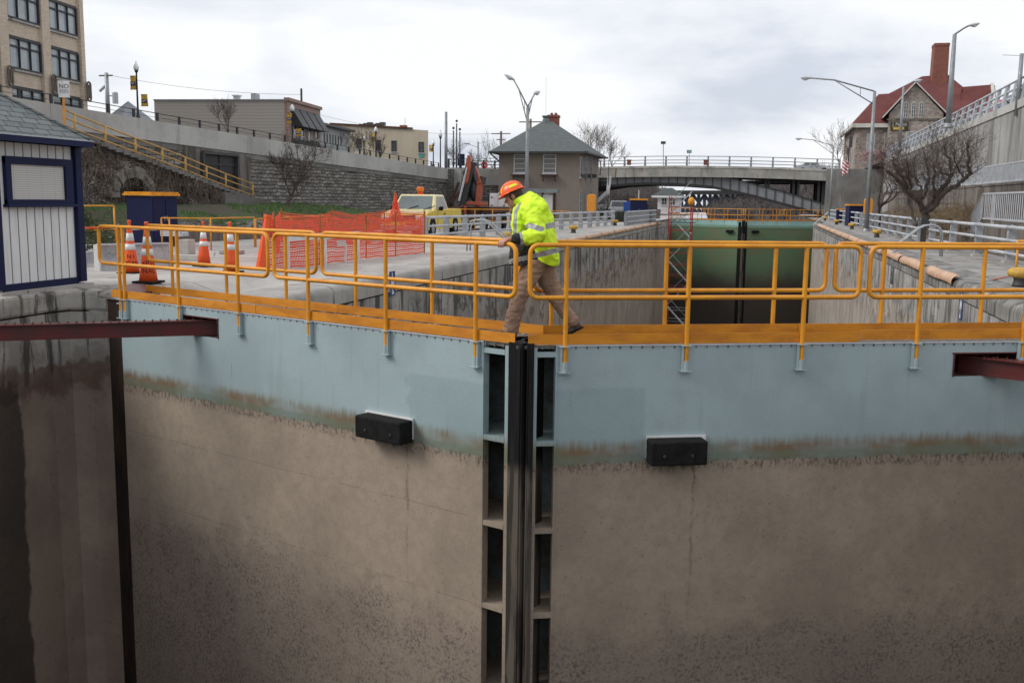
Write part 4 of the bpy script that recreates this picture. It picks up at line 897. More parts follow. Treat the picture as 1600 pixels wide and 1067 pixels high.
# street surface above
m = MB(); yy = [10, 30, 45, 60, 75, 92, 110, 135, 160]; vs = []
for Y in yy:
    z = topz(min(Y, 92))-.7 if Y < 100 else topz(92)-.5
    for X in (wallx(min(Y, 92.5))-.3 if Y < 93 else -29.8, -45, -70, -300): vs.append(Vector((X, Y, z)))
m.add(vs, [(j*4+i, (j+1)*4+i, (j+1)*4+i+1, j*4+i+1) for j in range(len(yy)-1) for i in range(3)]); tag(m.build('street', M['asphalt'], local=True), kind='structure')
m = MB(); zb_ = zt-.5; m.add([(-29.8, 93.5, zb_), (-20.2, 103.8, zb_), (-20.2, 160, zb_), (-29.8, 160, zb_)], [(0, 1, 2, 3)]); tag(m.build('street', M['asphalt'], local=True), kind='structure')
# black post and cable railing on the parapet
rl = thing('street_railing', 'black post and cable railing along the top of the left parapet', 'railing', (wallx(60), 60, topz(60)))
yp = 26.0; last = None; rails = [[], []]
while yp < 91:
    b = Vector((wallx(yp)-.1, yp, topz(yp)-.03)); m = MB(); m.box(b+Vector((0, 0, .24)), (.09, .14, .5)); m.build('post', M['blackp'], rl)
    rails[0].append(b+Vector((0, 0, .46))); rails[1].append(b+Vector((0, 0, .24))); yp += 1.95
for r_, w in zip(rails, (.022, .012)): m = MB(); m.tube(r_, w, 5); m.build('cable', M['blackp'], rl)
# railing on the far short wall
rl = thing('street_railing', 'dark post railing on the short wall left of the taupe house', 'railing', (C0.x, C0.y, zt)); pts = [C0.lerp(C1, t)+Vector((0, 0, zt)) for t in [i/11 for i in range(12)]]
for p in pts: m = MB(); m.box(p+Vector((0, 0, .4)), (.14, .14, .85)); m.build('post', M['blackp'], rl)
for z in (.4, .75): m = MB(); m.tube([p+Vector((0, 0, z)) for p in pts], .03, 5); m.build('rail', M['blackp'], rl)
# ---- stair wall of rubble with two arches
SA, SB = Vector((-29.3, 25, 0)), Vector((-27.4, 90, 0))
Sx = lambda Y: SA.x+(SB.x-SA.x)*(Y-SA.y)/(SB.y-SA.y)
S = lambda px, py, o=0: onl(px, py, SA+Vector((o, 0, 0)), SB+Vector((o, 0, 0)))
stp = [S(-60, 150), S(105, 202), S(165, 225), S(212, 242), S(254, 257), S(290, 270), S(323, 283), S(353, 294), S(400, 310)]
def stz(Y):
    if Y <= stp[0].y: return stp[0].z
    for a, b in zip(stp[:-1], stp[1:]):
        if Y <= b.y: return a.z+(b.z-a.z)*(Y-a.y)/(b.y-a.y)
    return stp[-1].z
c1 = S(199, 305); c2 = S(277, 312); r1 = (S(226, 305).y-S(170, 305).y)/2*1.05; r2 = (S(290, 312).y-S(264, 312).y)/2
rv1 = S(199, 273).z-c1.z; rv2 = S(277, 288).z-c2.z
def inarch(Y, z):
    for c, r, rv in ((c1, r1*.8, rv1*.82), (c2, r2, rv2)):
        dy = (Y-c.y)/r; dz = max(0, z-(c.z))/rv
        if dy*dy+dz*dz < 1 and z > -1: return .7
    return 0
Y0s, Y1s = stp[0].y, stp[-1].y
def fs(u, v):
    Y = Y0s+(Y1s-Y0s)*u; zt_ = stz(Y)+.10*noise.noise(Vector((Y*1.3, 0, 7))); z = -.4+(zt_+.4)*v
    d = .35*noise.noise(Vector((Y*.55, z*.7, 2)))+.22*noise.noise(Vector((Y*1.6, z*2.2, 5)))+.09*noise.noise(Vector((Y*4.5, z*6, 5)))+.5*(1-v)*.8
    return Vector((Sx(Y)+d-inarch(Y, z), Y, z))
sw = thing('stair_wall', 'vine covered rubble wall with two blocked arches under the yellow stair rail', 'wall', (Sx(50), 50, ZG))
m = MB(); m.grid(fs, 220, 70); m.build('rubble_face', M['rubble'], sw)
m = MB(); m.prism([Vector((Sx(Y)+.1, Y, stz(Y)-.02)) for Y in (Y0s, Y1s)]+[Vector((Sx(Y)-2.4, Y, stz(Y)-.02)) for Y in (Y1s, Y0s)], (0, 0, .05)) if False else None
for k in range(40):
    a = Y0s+(Y1s-Y0s)*k/40; b = Y0s+(Y1s-Y0s)*(k+1)/40; zz = (stz(a)+stz(b))/2; m.box((Sx(a)-1.0, (a+b)/2, zz-.12), (2.5, b-a, .2)) if m else None
if not m.v:
    m = MB()
m.build('steps', M['old_conc'], sw) if m.v else None
random.seed(2)
for k in range(21):
    an = pi*k/20; m = MB(); p = Vector((Sx(c1.y)+.25+random.uniform(-.06, .06), c1.y-r1*.88*cos(an), c1.z+rv1*.88*sin(an))); dr = Vector((0, -cos(an), sin(an)))
    m.bar(p-dr*.05, p+dr*random.uniform(.38, .55), random.uniform(.24, .32), .3, up=(1, 0, 0)); m.build('voussoir', M['voussoir'], sw, bevel=.04)
# concrete wedge at the foot of the stair
m = MB(); q0, q1, q2, q3 = S(352, 300, .5), S(412, 312, .5), S(452, 330, .5), S(352, 336, .5); m.prism([q0, q1, q2, q3], (-1.5, 0, 0)); m.build('concrete_end', M['old_conc'], sw)
random.seed(21); m = MB()
for k in range(1300):
    Y = random.uniform(Y0s, Y1s-4); zt_ = stz(Y); z = zt_*(1-abs(random.gauss(0, .34)))
    if z < .2: continue
    p = fs((Y-Y0s)/(Y1s-Y0s), (z+.4)/(zt_+.4)); pts = [p+Vector((.08, 0, 0))]
    for _ in range(4): pts.append(pts[-1]+Vector((random.uniform(-.03, .12), random.uniform(-.3, .3), random.uniform(-.42, .12))))
    m.tube(pts, [.022, .018, .014, .01, .006], 3, cap=False)
m.build('vines', simple('dry_vines', (.20, .16, .13), (.11, .085, .068), 1.5, 1), sw)['kind'] = 'stuff'
sr = thing('stair_railing', 'yellow three rail stair railing climbing left to the street', 'railing', tuple(stp[4]), group='yellow pipe railings on the left quay')
pp = [S(px, y) for px, y in ((105, 202), (117, 207), (165, 225), (212, 242), (254, 257), (290, 270), (323, 283), (353, 294), (395, 309))]
hh = S(254, 278-.0).z*0+abs(S(254, 232).z-S(254, 257).z)
for z in (hh, hh*.58, hh*.16): m = MB(); m.tube([p+Vector((0, 0, z)) for p in pp], .038, 6); m.build('rail', M['faded_yellow'], sr, smooth=True)
for p in pp[1:]:
    m = MB(); m.tube([p-Vector((0, 0, .2)), p+Vector((0, 0, hh))], .05, 6); m.build('post', M['faded_yellow'], sr, smooth=True)
p = S(99, 196); q = S(99, 146); t = thing('no_sign', 'small white NO sign on a yellow post at the head of the stair', 'sign', tuple(p))
m = MB(); m.tube([p-Vector((0, 0, .5)), q], .05, 6); m.build('post', M['yellow'], t)
m = MB(); h = (S(99, 127)-S(99, 153)).z; w = .44; c = S(99, 140); R45 = Matrix.Rotation(radians(35), 3, 'Z'); m.box(c+Vector((.1, -.1, 0)), (w, .04, h), radians(35)); m.build('panel', M['white'], t)
def label_text(parent, body, size, center, rz, mat, off=.03, name='lettering'):
    vs, fs_ = text_mesh(body, size); R = Matrix.Rotation(rz, 3, 'Z'); m = MB(); m.add([Vector(center)+R @ Vector((v.x, -off, v.y)) for v in vs], fs_); return MB.build(m, name, mat, parent=parent)
label_text(t, 'NO', .25, c+Vector((.1, -.1, h*.16)), radians(35), M['blackp'])
m = MB()
for i in range(4): m.box(c+Vector((.1, -.1, 0))+R45 @ Vector((-.14+.09*i, -.03, -h*.12)), (.06, .01, .16), radians(35))
m.build('small_print', M['galv'], t)['kind'] = 'stuff'
# ---- grass bank
F_L = [Vector((-31, 22)), Vector(onz(262, 379, -.25)[:2]), Vector(onz(420, 371, -.25)[:2]), Vector(onz(520, 362, -.25)[:2]), Vector((-19, 62)), Vector((-20, 90))]
B_L = [Vector((-30, 24)), Vector((-28.6, 42)), Vector((-28.4, 52)), Vector((-28.2, 62)), Vector((-28, 74)), Vector((-29, 92))]
def plerp(L, u):
    k = min(int(u*(len(L)-1)), len(L)-2); f = u*(len(L)-1)-k; return L[k].lerp(L[k+1], f)
def fb(u, v):
    a, b = plerp(F_L, u), plerp(B_L, u); p = a.lerp(b, v); z = -.22+.35*sm(v*6)*(1-sm((u-.62)*6))+1.0*sm(v)*(1-.5*sm((u-.5)*3))+.12*noise.noise(Vector((p.x*.6, p.y*.6, 1)))*min(1, v*4)
    return Vector((p.x, p.y, z))
m = MB(); m.grid(fb, 70, 24); tag(m.build('grass_bank', M['bank'], local=True, smooth=True), kind='structure')
random.seed(3); m = MB()
for k in range(9000):
    u, v = random.uniform(.12, .95), random.uniform(.12, .98); p = fb(u, v)
    if noise.noise(Vector((p.x*.25, p.y*.25, 9))) < (.10 if not .42 < u < .8 else -.12): continue
    a = random.random()*6.28; h = random.uniform(.06, .16); w = .035; m.add([p+Vector((w*cos(a), w*sin(a), -.02)), p-Vector((w*cos(a), w*sin(a), .02)), p+Vector((random.uniform(-.05, .05), random.uniform(-.05, .05), h))], [(0, 1, 2)])
tag(m.build('grass', simple('spring_grass', (.10, .21, .04), (.07, .14, .03), 1, .8), local=True), 'short green grass on the bank below the stone wall', 'grass', kind='stuff')
m = MB(); random.seed(8)
def rocks(m, fn, n, s0, s1):
    for k in range(n):
        p = fn(); s = random.uniform(s0, s1); vs = [p+Vector((random.uniform(-1, 1), random.uniform(-1, 1), random.uniform(-.6, .9)))*s for _ in range(7)]
        bm = bmesh_hull(vs); m.add(*bm)
import bmesh
def bmesh_hull(vs):
    bm = bmesh.new(); [bm.verts.new(v) for v in vs]; r = bmesh.ops.convex_hull(bm, input=bm.verts[:]); loose = [v for v in bm.verts if not v.link_faces]
    for v in loose: bm.verts.remove(v)
    bm.verts.index_update(); out_ = ([v.co.copy() for v in bm.verts], [tuple(v.index for v in f.verts) for f in bm.faces]); bm.free(); return out_
rocks(m, lambda: fb(random.uniform(.17, .42), abs(random.gauss(.06, .12)))+Vector((0, 0, .05)), 500, .05, .17)
tag(m.build('rubble', simple('grey_rubble', (.27, .25, .23), (.14, .125, .11), 2, .95), local=True), 'grey broken stone heaped behind the kerb wall', 'rubble', kind='stuff')
# ============================================================= TREES
def tree(base, h, spread, label, seed, name='bare_tree', levels=5, r0=.16, fork=.25, nb_=(3, 4), group='leafless trees', lean=(0, 0), gnarl=.25, tw=.008, up=.35, fan=None):
    random.seed(seed); t = thing(name, label, 'tree', tuple(base), group=group); tr = MB(); cw = MB()
    def branch(p, d, L, r, lv):
        n = 4 if lv < levels-1 else 3; pts = [p]; rs = [r]; dd = Vector(d)
        for i in range(n):
            dd = (dd+Vector((random.gauss(0, gnarl), random.gauss(0, gnarl), random.gauss(0, gnarl)+up*.12))).normalized(); pts.append(pts[-1]+dd*L/n); rs.append(r*(1-(.42)*(i+1)/n))
        (tr if lv < 3 else cw).tube(pts, rs, 7 if lv < 2 else (5 if lv < 3 else 3), cap=False)
        if lv >= levels: return
        k = random.randint(*nb_) if lv else (fan or nb_[1]); ph = random.random()*6.28
        for i in range(k):
            a = ph+6.28*i/k+random.uniform(-.4, .4); tilt = random.uniform(.35, .8) if lv else random.uniform(.55, .8)*spread
            ax = dd.orthogonal().normalized(); ax = Matrix.Rotation(a, 3, dd) @ ax; nd = (Matrix.Rotation(tilt, 3, ax) @ dd); nd.z += up*.55; nd.normalize()
            st = pts[-1] if (lv == 0 or i == 0) else pts[random.randint(2, n)]
            branch(st, nd, L*(fork and random.uniform(.62, .85) if lv else random.uniform(1.1, 1.5)), max(tw*.8, rs[-1]*random.uniform(.6, .8)), lv+1)
        if lv >= 2:
            for _ in range(7):
                i = random.randint(1, n-1); nd = Vector((random.gauss(0, 1), random.gauss(0, 1), random.gauss(.3, .8))).normalized(); e_ = pts[i]+nd*L*random.uniform(.25, .6); cw.tube([pts[i], (pts[i]+e_)/2+Vector((0, 0, .03)), e_], [tw*.6, tw*.45, tw*.3], 3, cap=False)
    branch(Vector(base), Vector((lean[0], lean[1], 1)).normalized(), h*fork, r0, 0)
    tr.build('trunk', M['bark'], t, smooth=True); cw.build('crown', M['twig'], t)
    return t
def traced_tree():
    """big gnarled tree: limbs at real depth round a trunk 50 m away, each limb leaning towards or away from the lock"""
    Y = 50.0; b = aty(1447, 352, Y); b.z = ZG; t = thing('gnarled_tree', 'big gnarled pruned tree behind the right guard rail', 'tree', tuple(b), group='leafless trees'); random.seed(77); tr = MB(); cw = MB()
    LIMB = [([(1447, 352), (1446, 344), (1443, 328)], .30, .24, 0), ([(1443, 330), (1436, 316), (1426, 306), (1414, 297), (1408, 286), (1397, 276), (1383, 264)], .22, .09, -1.2), ([(1418, 295), (1412, 276), (1401, 268), (1396, 258), (1397, 248)], .12, .05, -.6),
      ([(1437, 317), (1446, 300), (1450, 286), (1452, 272), (1448, 255), (1445, 244)], .13, .06, .9), ([(1444, 329), (1459, 314), (1471, 297), (1481, 286), (1487, 271), (1484, 258), (1478, 238), (1475, 228)], .20, .05, 1.0),
      ([(1446, 332), (1464, 317), (1478, 299), (1497, 289), (1506, 279), (1517, 271), (1512, 258), (1513, 238), (1511, 222)], .21, .07, -1.0), ([(1438, 312), (1440, 292), (1431, 282), (1422, 271), (1405, 264), (1392, 250)], .11, .04, 1.2),
      ([(1485, 274), (1471, 269), (1467, 258), (1464, 247), (1465, 230)], .10, .04, .6), ([(1487, 272), (1495, 261), (1503, 247), (1507, 234)], .09, .04, 1.4), ([(1433, 352), (1426, 337), (1419, 312), (1415, 298), (1404, 290)], .13, .07, .7),
      ([(1422, 303), (1424, 288), (1419, 276), (1421, 262), (1416, 250)], .10, .04, -1.4), ([(1459, 314), (1462, 298), (1457, 285), (1462, 270), (1458, 256)], .10, .045, -1.3), ([(1506, 280), (1500, 268), (1491, 250), (1493, 236)], .07, .03, -1.3)]
    def twig(p, d, L, r, lv):
        pts = [p]; dd = Vector(d)
        for i in range(3): dd = (dd+Vector((random.gauss(0, .22), random.gauss(0, .22), random.gauss(.08, .18)))).normalized(); pts.append(pts[-1]+dd*L/3)
        cw.tube(pts, [r, r*.8, r*.6, r*.35], 3, cap=False)
        if lv < 3:
            for _ in range(3): i = random.randint(1, 3); nd = (dd+Vector((random.gauss(0, .7), random.gauss(0, .7), random.gauss(.25, .5)))).normalized(); twig(pts[i], nd, L*random.uniform(.45, .75), r*.6, lv+1)
    for pts, r0, r1, dy in LIMB:
        n = len(pts)-1; P = []
        for i, (x, y) in enumerate(pts):
            f = i/n; v = aty(x, y, Y+dy*f*1.6*(1 if r0 < .29 else 0)); P.append(v)
        Q = []
        for i in range(n):
            for k in range(4):
                q = P[i].lerp(P[i+1], k/4); j = .03 if (i or k) else 0; Q.append(q+Vector((random.gauss(0, j), random.gauss(0, j), random.gauss(0, j))))
        Q.append(P[-1]); R = [.66*(r0+(r1-r0)*i/(len(Q)-1))*random.uniform(.86, 1.16) for i in range(len(Q))]; tr.tube(Q, R, 8)
        if r0 < .29:
            for i in range(4, len(Q)):
                for _ in range(2): d = Vector((random.gauss(0, .6), random.gauss(0, .6), random.gauss(.6, .5))).normalized(); twig(Q[i], d, random.uniform(.4, 1.15), .011, 0)
    tr.build('trunk', M['bark'], t, smooth=True); cw.build('crown', M['twig'], t)
traced_tree()
b = aty(1371, 345, 84); b.z = 0; tree(b, 5.6, 1.25, 'gnarled tree half hidden behind the tall right lamp post', 14, 'gnarled_tree', 5, .24, .24, (2, 3), gnarl=.2, tw=.012, fan=5, up=.5)
b = fb(.58, .8); b = S(447, 325, 1.2); b.z = .7; tree(b, 4.3, 1.35, 'bare spreading tree on the grass bank against the stone wall', 31, 'spreading_tree', 5, .17, .22, (3, 4), gnarl=.2, tw=.012, fan=4, up=.5)
def street_tree(px, ybase, Y, h, lb, seed):
    p = aty(px, ybase, Y); tree(p-Vector((0, 0, .8)), h, .8, lb, seed, 'street_tree', 4, .06, .22, (3, 4), gnarl=.14, tw=.010, group='small street trees', up=.7)
street_tree(363, 207, 62, 3.4, 'small bare street tree in front of the taupe sided building', 5)
street_tree(549, 243, 82, 3.3, 'small bare street tree left of the cream building windows', 6)
street_tree(572, 246, 84, 3.8, 'small bare street tree behind the globe lamp by the cream building', 7)
street_tree(590, 249, 86, 3.0, 'small bare street tree under the bannered lamp by the cream building', 8)
random.seed(5)
for i, (px, yb, Y, h, lb) in enumerate(((918, 262, 125, 6.5, 'thin bare tree just right of the house roof'), (938, 262, 130, 6.0, 'bare tree behind the bridge railing beside the house'), (955, 262, 138, 4.5, 'low bare tree at the left end of the bridge'), (706, 264, 150, 5, 'faint bare tree left of the tall street poles'), (770, 268, 150, 6, 'faint bare tree right of the stop sign'), (740, 266, 155, 4.5, 'faint bare tree behind the crane tip'), (1312, 262, 150, 7, 'bare tree behind the flag at the right end of the bridge'), (1325, 264, 160, 5, 'bare tree left of the stone building'))):
    p = aty(px, yb, Y); tree(p-Vector((0, 0, 1)), h, .9, lb, 40+i, 'bare_tree', 4, .12, .25, (3, 4), gnarl=.15, tw=.016, group='bare trees on the skyline', up=.6)
# shrub by the hut
p = onz(140, 402, -.2); t = thing('evergreen_shrub', 'dark green juniper shrub right of the hut wall', 'shrub', tuple(p)); m = MB(); random.seed(6)
for k in range(4200):
    a, e_, r = random.random()*6.28, random.uniform(0, 1.5), random.uniform(.35, 1)**.5; q = p+Vector((cos(a)*cos(e_)*r*1.5-.8, sin(a)*cos(e_)*r*1.0+.5, sin(e_)*r*1.25*(1+.3*noise.noise(Vector((a, e_, 1)))))); d = Vector((random.gauss(0, 1), random.gauss(0, 1), random.gauss(0, 1))).normalized()*.07; s_ = d.orthogonal().normalized()*.022
    m.add([q-s_, q+s_, q+d], [(0, 1, 2)])
m.build('foliage', simple('juniper_green', (.028, .05, .016), (.05, .07, .02), 2, .8), t)
m = MB(); m.tube([p+Vector((-.8, .5, 0)), p+Vector((-.8, .5, .7))], .05, 5); m.build('stem', M['bark'], t)
# ============================================================= TAUPE LOCK HOUSE
def win(parent, c, w, h, nrm, frame=.07, mat_f='galv_light', mat_g='win_dark', cols=1, rows=2, depth=.08, sill=True, name='window'):
    """window centred at c on a wall whose outward normal is nrm (horizontal)"""
    nrm = Vector(nrm).normalized(); sx = Vector((-nrm.y, nrm.x, 0)); R = Matrix((sx, nrm, Vector((0, 0, 1)))).transposed(); c = Vector(c)
    B = lambda m, x, z, w_, h_, d0, d1: m.box(c+R @ Vector((x, (d0+d1)/2, z)), (w_, d1-d0, h_), R=R)
    m = MB(); B(m, 0, h/2-frame/2, w, frame, -.02, depth); B(m, 0, -h/2+frame/2, w, frame, -.02, depth); B(m, -w/2+frame/2, 0, frame, h-2*frame, -.02, depth); B(m, w/2-frame/2, 0, frame, h-2*frame, -.02, depth)
    for i in range(1, cols): B(m, -w/2+w*i/cols, 0, frame*.6, h-2*frame, -.02, depth-.01)
    for j in range(1, rows): B(m, 0, -h/2+h*j/rows, w-2*frame, frame*.6, -.02, depth-.02)
    o = m.build(name, M[mat_f], parent)
    m = MB(); B(m, 0, 0, w-frame, h-frame, .004, .02); MB.build(m, 'pane', M[mat_g], parent=o)
    if sill: m = MB(); B(m, 0, -h/2-.05, w+.16, .09, -.02, depth+.08); MB.build(m, 'sill', M['galv_light'], parent=o)
    return o
def lock_house():
    Y = 88.0; y2 = 98.5; x1 = aty(905, 300, Y).x; x0 = aty(779, 300, Y).x; ze = aty(890, 238, Y).z; t = thing('lock_house', 'square taupe two storey house with a grey hipped roof behind the worker', 'house', ((x0+x1)/2, (Y+y2)/2, ZG))
    m = MB(); m.box(((x0+x1)/2, (Y+y2)/2, (ze+ZG)/2), (x1-x0, y2-Y, ze-ZG)); m.build('wall', M['stucco'], t)
    o = .75; zr = ze+.02; ap0 = aty(848, 190, (Y+y2)/2-.2); ap1 = Vector((ap0.x+.9, ap0.y, ap0.z)); E_ = [Vector((x0-o, Y-o, zr)), Vector((x1+o, Y-o, zr)), Vector((x1+o, y2+o, zr)), Vector((x0-o, y2+o, zr))]
    m = MB(); m.add(E_+[ap0, ap1], [(0, 1, 5, 4), (1, 2, 5), (2, 3, 4, 5), (3, 0, 4), (3, 2, 1, 0)]); rf = m.build('roof', M['roof_shingle'], t)
    m = MB()
    for a, b in ((0, 1), (1, 2), (2, 3), (3, 0)): m.bar(E_[a]+Vector((0, 0, -.05)), E_[b]+Vector((0, 0, -.05)), .12, .16)
    m.build('gutter', M['steel_dark'], rf)
    m = MB(); cu = simple('verdigris_copper', (.17, .22, .21), (.11, .14, .13), 3, .8); m.lathe([(.42, -.5), (.34, .1), (.25, .3), (.40, .48), (.36, .52)], ap0+Vector((.3, 0, 0)), 8); m.build('finial', cu, rf)
    m = MB(); m.tube([ap0+Vector((.3, 0, .5)), ap0+Vector((.25, 0, 4.0))], .012, 4); m.build('antenna', M['galv_light'], rf)
    c = aty(865, 196, (Y+y2)/2+1.2); m = MB(); m.box(c, (.95, .95, 1.9)); m.box(c+Vector((0, 0, .82)), (1.08, 1.08, .2)); ch = m.build('chimney', M['chimney_brick'], t)
    m = MB(); m.lathe([(.14, .9), (.12, 1.15)], c+Vector((-.2, 0, 0)), 8); m.lathe([(.14, .9), (.12, 1.15)], c+Vector((.2, 0, 0)), 8); m.build('chimney_pot', M['chimney_brick'], ch)
    for px0, px1, py0, py1 in ((803, 822, 241, 271), (849, 869, 241, 271)):
        a, b = aty(px0, py0, Y), aty(px1, py1, Y); w = win(t, ((a.x+b.x)/2, Y, (a.z+b.z)/2), b.x-a.x, a.z-b.z, (0, -1, 0), .09, 'galv_light', 'win_blind_grey', 1, 4)
        m = MB(); zz = b.z-.15; m.box(((a.x+b.x)/2, Y-.35, zz), (b.x-a.x+.3, .6, .08)); m.bar((a.x+.05, Y-.05, zz-.55), (a.x+.05, Y-.5, zz), .06); m.bar((b.x-.05, Y-.05, zz-.55), (b.x-.05, Y-.5, zz), .06); MB.build(m, 'shelf', M['rust'], parent=w)
    a, b = aty(858, 302, Y), aty(868, 332, Y); win(t, ((a.x+b.x)/2, Y, (a.z+b.z)/2), b.x-a.x, a.z-b.z, (0, -1, 0), .05, 'stucco', 'win_dark', 1, 4)
    for px, w in ((907.5, .9), (915.5, .9), (923.5, .9)):
        for (ya, yb) in ((245, 277), (298, 331)):
            r = ray(px, 260); Yp = x1/(r.x/r.y); za, zb = onx(px, ya, x1).z, onx(px, yb, x1).z
            if ya > 290 and px > 910 and px < 918: 
                m = MB(); m.box((x1+.01, Yp, (zb+ZG)/2+.9), (.06, 1.0, 2.3)); m.build('door', M['stucco'], t); continue
            win(t, (x1, Yp, (za+zb)/2), w, za-zb, (1, 0, 0), .07, 'galv', 'win_dark', 1, 4)
            if ya < 290: m = MB(); m.box((x1+.3, Yp, zb+.1), (.5, .7, .35)); m.build('wall_lamp', M['steel_dark'], t)
    m = MB(); m.bar(E_[0]+Vector((.1, .1, -.15)), Vector((x0, Y, ze-.8)), .1); m.build('downpipe', M['steel_dark'], t)
M['win_blind_grey'] = simple('drawn_grey_blinds', (.20, .19, .17), (.14, .135, .125), 1, .4, stretch=(.2, .2, 3))
lock_house()
# notice board in front of it
def notice():
    Y = 76.0; a, b = aty(827, 296, Y), aty(869, 338, Y); t = thing('notice_board', 'brown roofed notice board with white panels in front of the taupe house', 'notice board', ((a.x+b.x)/2, Y, ZG)); cx = (a.x+b.x)/2; w = b.x-a.x
    for x in (a.x+.15, cx, b.x-.15): m = MB(); m.box((x, Y, (a.z+ZG)/2), (.14, .14, a.z-ZG-.2)); m.build('post', M['rust'], t)
    m = MB(); m.prism([Vector((a.x-.15, Y-.6, a.z-.25)), Vector((a.x-.15, Y+.6, a.z-.25)), Vector((a.x-.15, Y+.1, a.z+.05)), Vector((a.x-.15, Y-.1, a.z+.05))], (w+.3, 0, 0)); m.build('roof', M['roof_shingle'], t)
    for k in (0, 1):
        x = a.x+w*(.27+.42*k); m = MB(); m.box((x, Y-.09, a.z-1.0), (w*.36, .03, 1.2)); m.build('notice_panel', M['white'], t)
notice()
# ============================================================= LEFT TOWN BUILDINGS
D = Vector((-.113, .994, 0)); NRM = Vector((.994, .113, 0))
def factory():
    A_ = Vector((-52.7, 77.5, 0)); 
    p = aty(131, 150, 77.5); A_ = Vector((p.x, p.y, 0)); B_ = A_-D*60
    L = lambda px, py: onl(px, py, A_, B_)
    s_of = lambda v: (A_-Vector((v.x, v.y, 0))).length
    t = thing('factory_building', 'tall tan brick building with black gridded windows at the upper left', 'building', (A_.x, A_.y, 0))
    zt, zb = 34, L(121, 155).z-10
    m = MB(); m.prism([Vector((A_.x, A_.y, zb)), Vector((B_.x, B_.y, zb)), Vector((B_.x, B_.y, zb))+Vector((-25, -3, 0)), Vector((A_.x, A_.y, zb))+Vector((-25, -3, 0))], (0, 0, zt-zb)); m.build('wall', M['tan_brick'], t)
    a, b = s_of(L(75, 80)), s_of(L(120, 90)); a2, b2 = s_of(L(9, 60)), s_of(L(57, 70)); w = a-b; pitch = a2-a
    z0, z1 = L(76, 73).z, L(76, 119).z; fl = L(72, 45).z-L(76, 119.5).z
    for col in range(3):
        sc = (a+b)/2+pitch*col
        # pilaster between bays
        for row in range(-1, 3):
            zc = (z0+z1)/2+fl*row; c = A_-D*sc+Vector((0, 0, zc)); o = win(t, c+NRM*.01, w, z0-z1, NRM, .12, 'blackp', 'win', 3, 1, .2, False)
            m = MB(); R = Matrix((D, NRM, Vector((0, 0, 1)))).transposed(); m.box(c+NRM*.12+Vector((0, 0, (z0-z1)*.22)), (w-.2, .06, .13), R=R); MB.build(m, 'transom', M['blackp'], parent=o)
            m = MB(); m.box(c+NRM*.07+Vector((0, 0, -(z0-z1)/2-.09)), (w+.1, .22, .16), R=R); MB.build(m, 'sill', M['conc_top'], parent=o)
            m = MB(); m.box(c+NRM*.05+Vector((0, 0, (z0-z1)/2+.06)), (w+.05, .14, .12), R=R); MB.build(m, 'lintel', M['blackp'], parent=o)
        sp = sc+pitch/2; R = Matrix((D, NRM, Vector((0, 0, 1)))).transposed()
        m = MB(); m.box(A_-D*sp+Vector((0, 0, (zt+zb)/2))+NRM*.14, (pitch-w-.15, .35, zt-zb-.1), R=R); m.build('pilaster', M['tan_brick'], t)
    m = MB(); R = Matrix((D, NRM, Vector((0, 0, 1)))).transposed(); sb = b/2-.1; m.box(A_-D*sb+Vector((0, 0, (zt+zb)/2))+NRM*.14, (b-.25, .35, zt-zb-.1), R=R); m.build('pilaster', M['tan_brick'], t)
    for i, (px, py0, py1) in enumerate(((6, 103, 135), (75, 117, 148), (135.5, 128, 159))):
        c = L(min(px, 130), (py0+py1)/2)+NRM*.55; h = (L(min(px, 130), py0)-L(min(px, 130), py1)).z
        m = MB(); pts = []
        for k in range(17): 
            an = 2*pi*k/16; pts.append(c+R @ Vector((.26*cos(an), 0, 0))+Vector((0, 0, (h/2-.3)*(1 if sin(an) > 0 else -1)+.26*sin(an))))
        m.tube(pts, .09, 6, cap=False); m.bar(c+Vector((0, 0, h*.35)), c-Vector((0, 0, h*.35)), .1); m.bar(c+Vector((0, 0, h*.3)), c+Vector((0, 0, h*.3))-NRM*.6, .12); m.bar(c-Vector((0, 0, h*.3)), c-Vector((0, 0, h*.3))-NRM*.6, .12)
        m.build('wall_lantern', M['wood'], t)
factory()
def gazebo():
    Y = 78; ap = aty(200, 158, Y); t = thing('gazebo', 'grey pyramid roofed pavilion beyond the left parapet', 'pavilion', (ap.x, ap.y, ap.z-5)); e1 = aty(252, 192, Y+1); r = e1.x-ap.x; ze = aty(200, 190, Y).z-.2
    m = MB(); n_ = 8; vs = [Vector((ap.x+r*cos(2*pi*k/n_+.3), ap.y+r*sin(2*pi*k/n_+.3), ze)) for k in range(n_)]; m.add(vs+[ap], [(k, (k+1) % n_, n_) for k in range(n_)]+[tuple(range(n_))[::-1]]); rf = m.build('roof', simple('pale_grey_shingles', (.34, .35, .37), (.24, .25, .27), 1.5, .9, bump=.4), t)
    m = MB(); [m.bar(vs[k], vs[(k+1) % n_], .15, .3) for k in range(n_)]; m.build('fascia', M['steel_dark'], rf)
    for k in range(n_): m = MB(); q = vs[k].lerp(Vector((ap.x, ap.y, ze)), .12); m.bar(q, q-Vector((0, 0, 5)), .2, up=(0, 1, 0)); m.build('post', M['white'], t)
gazebo()
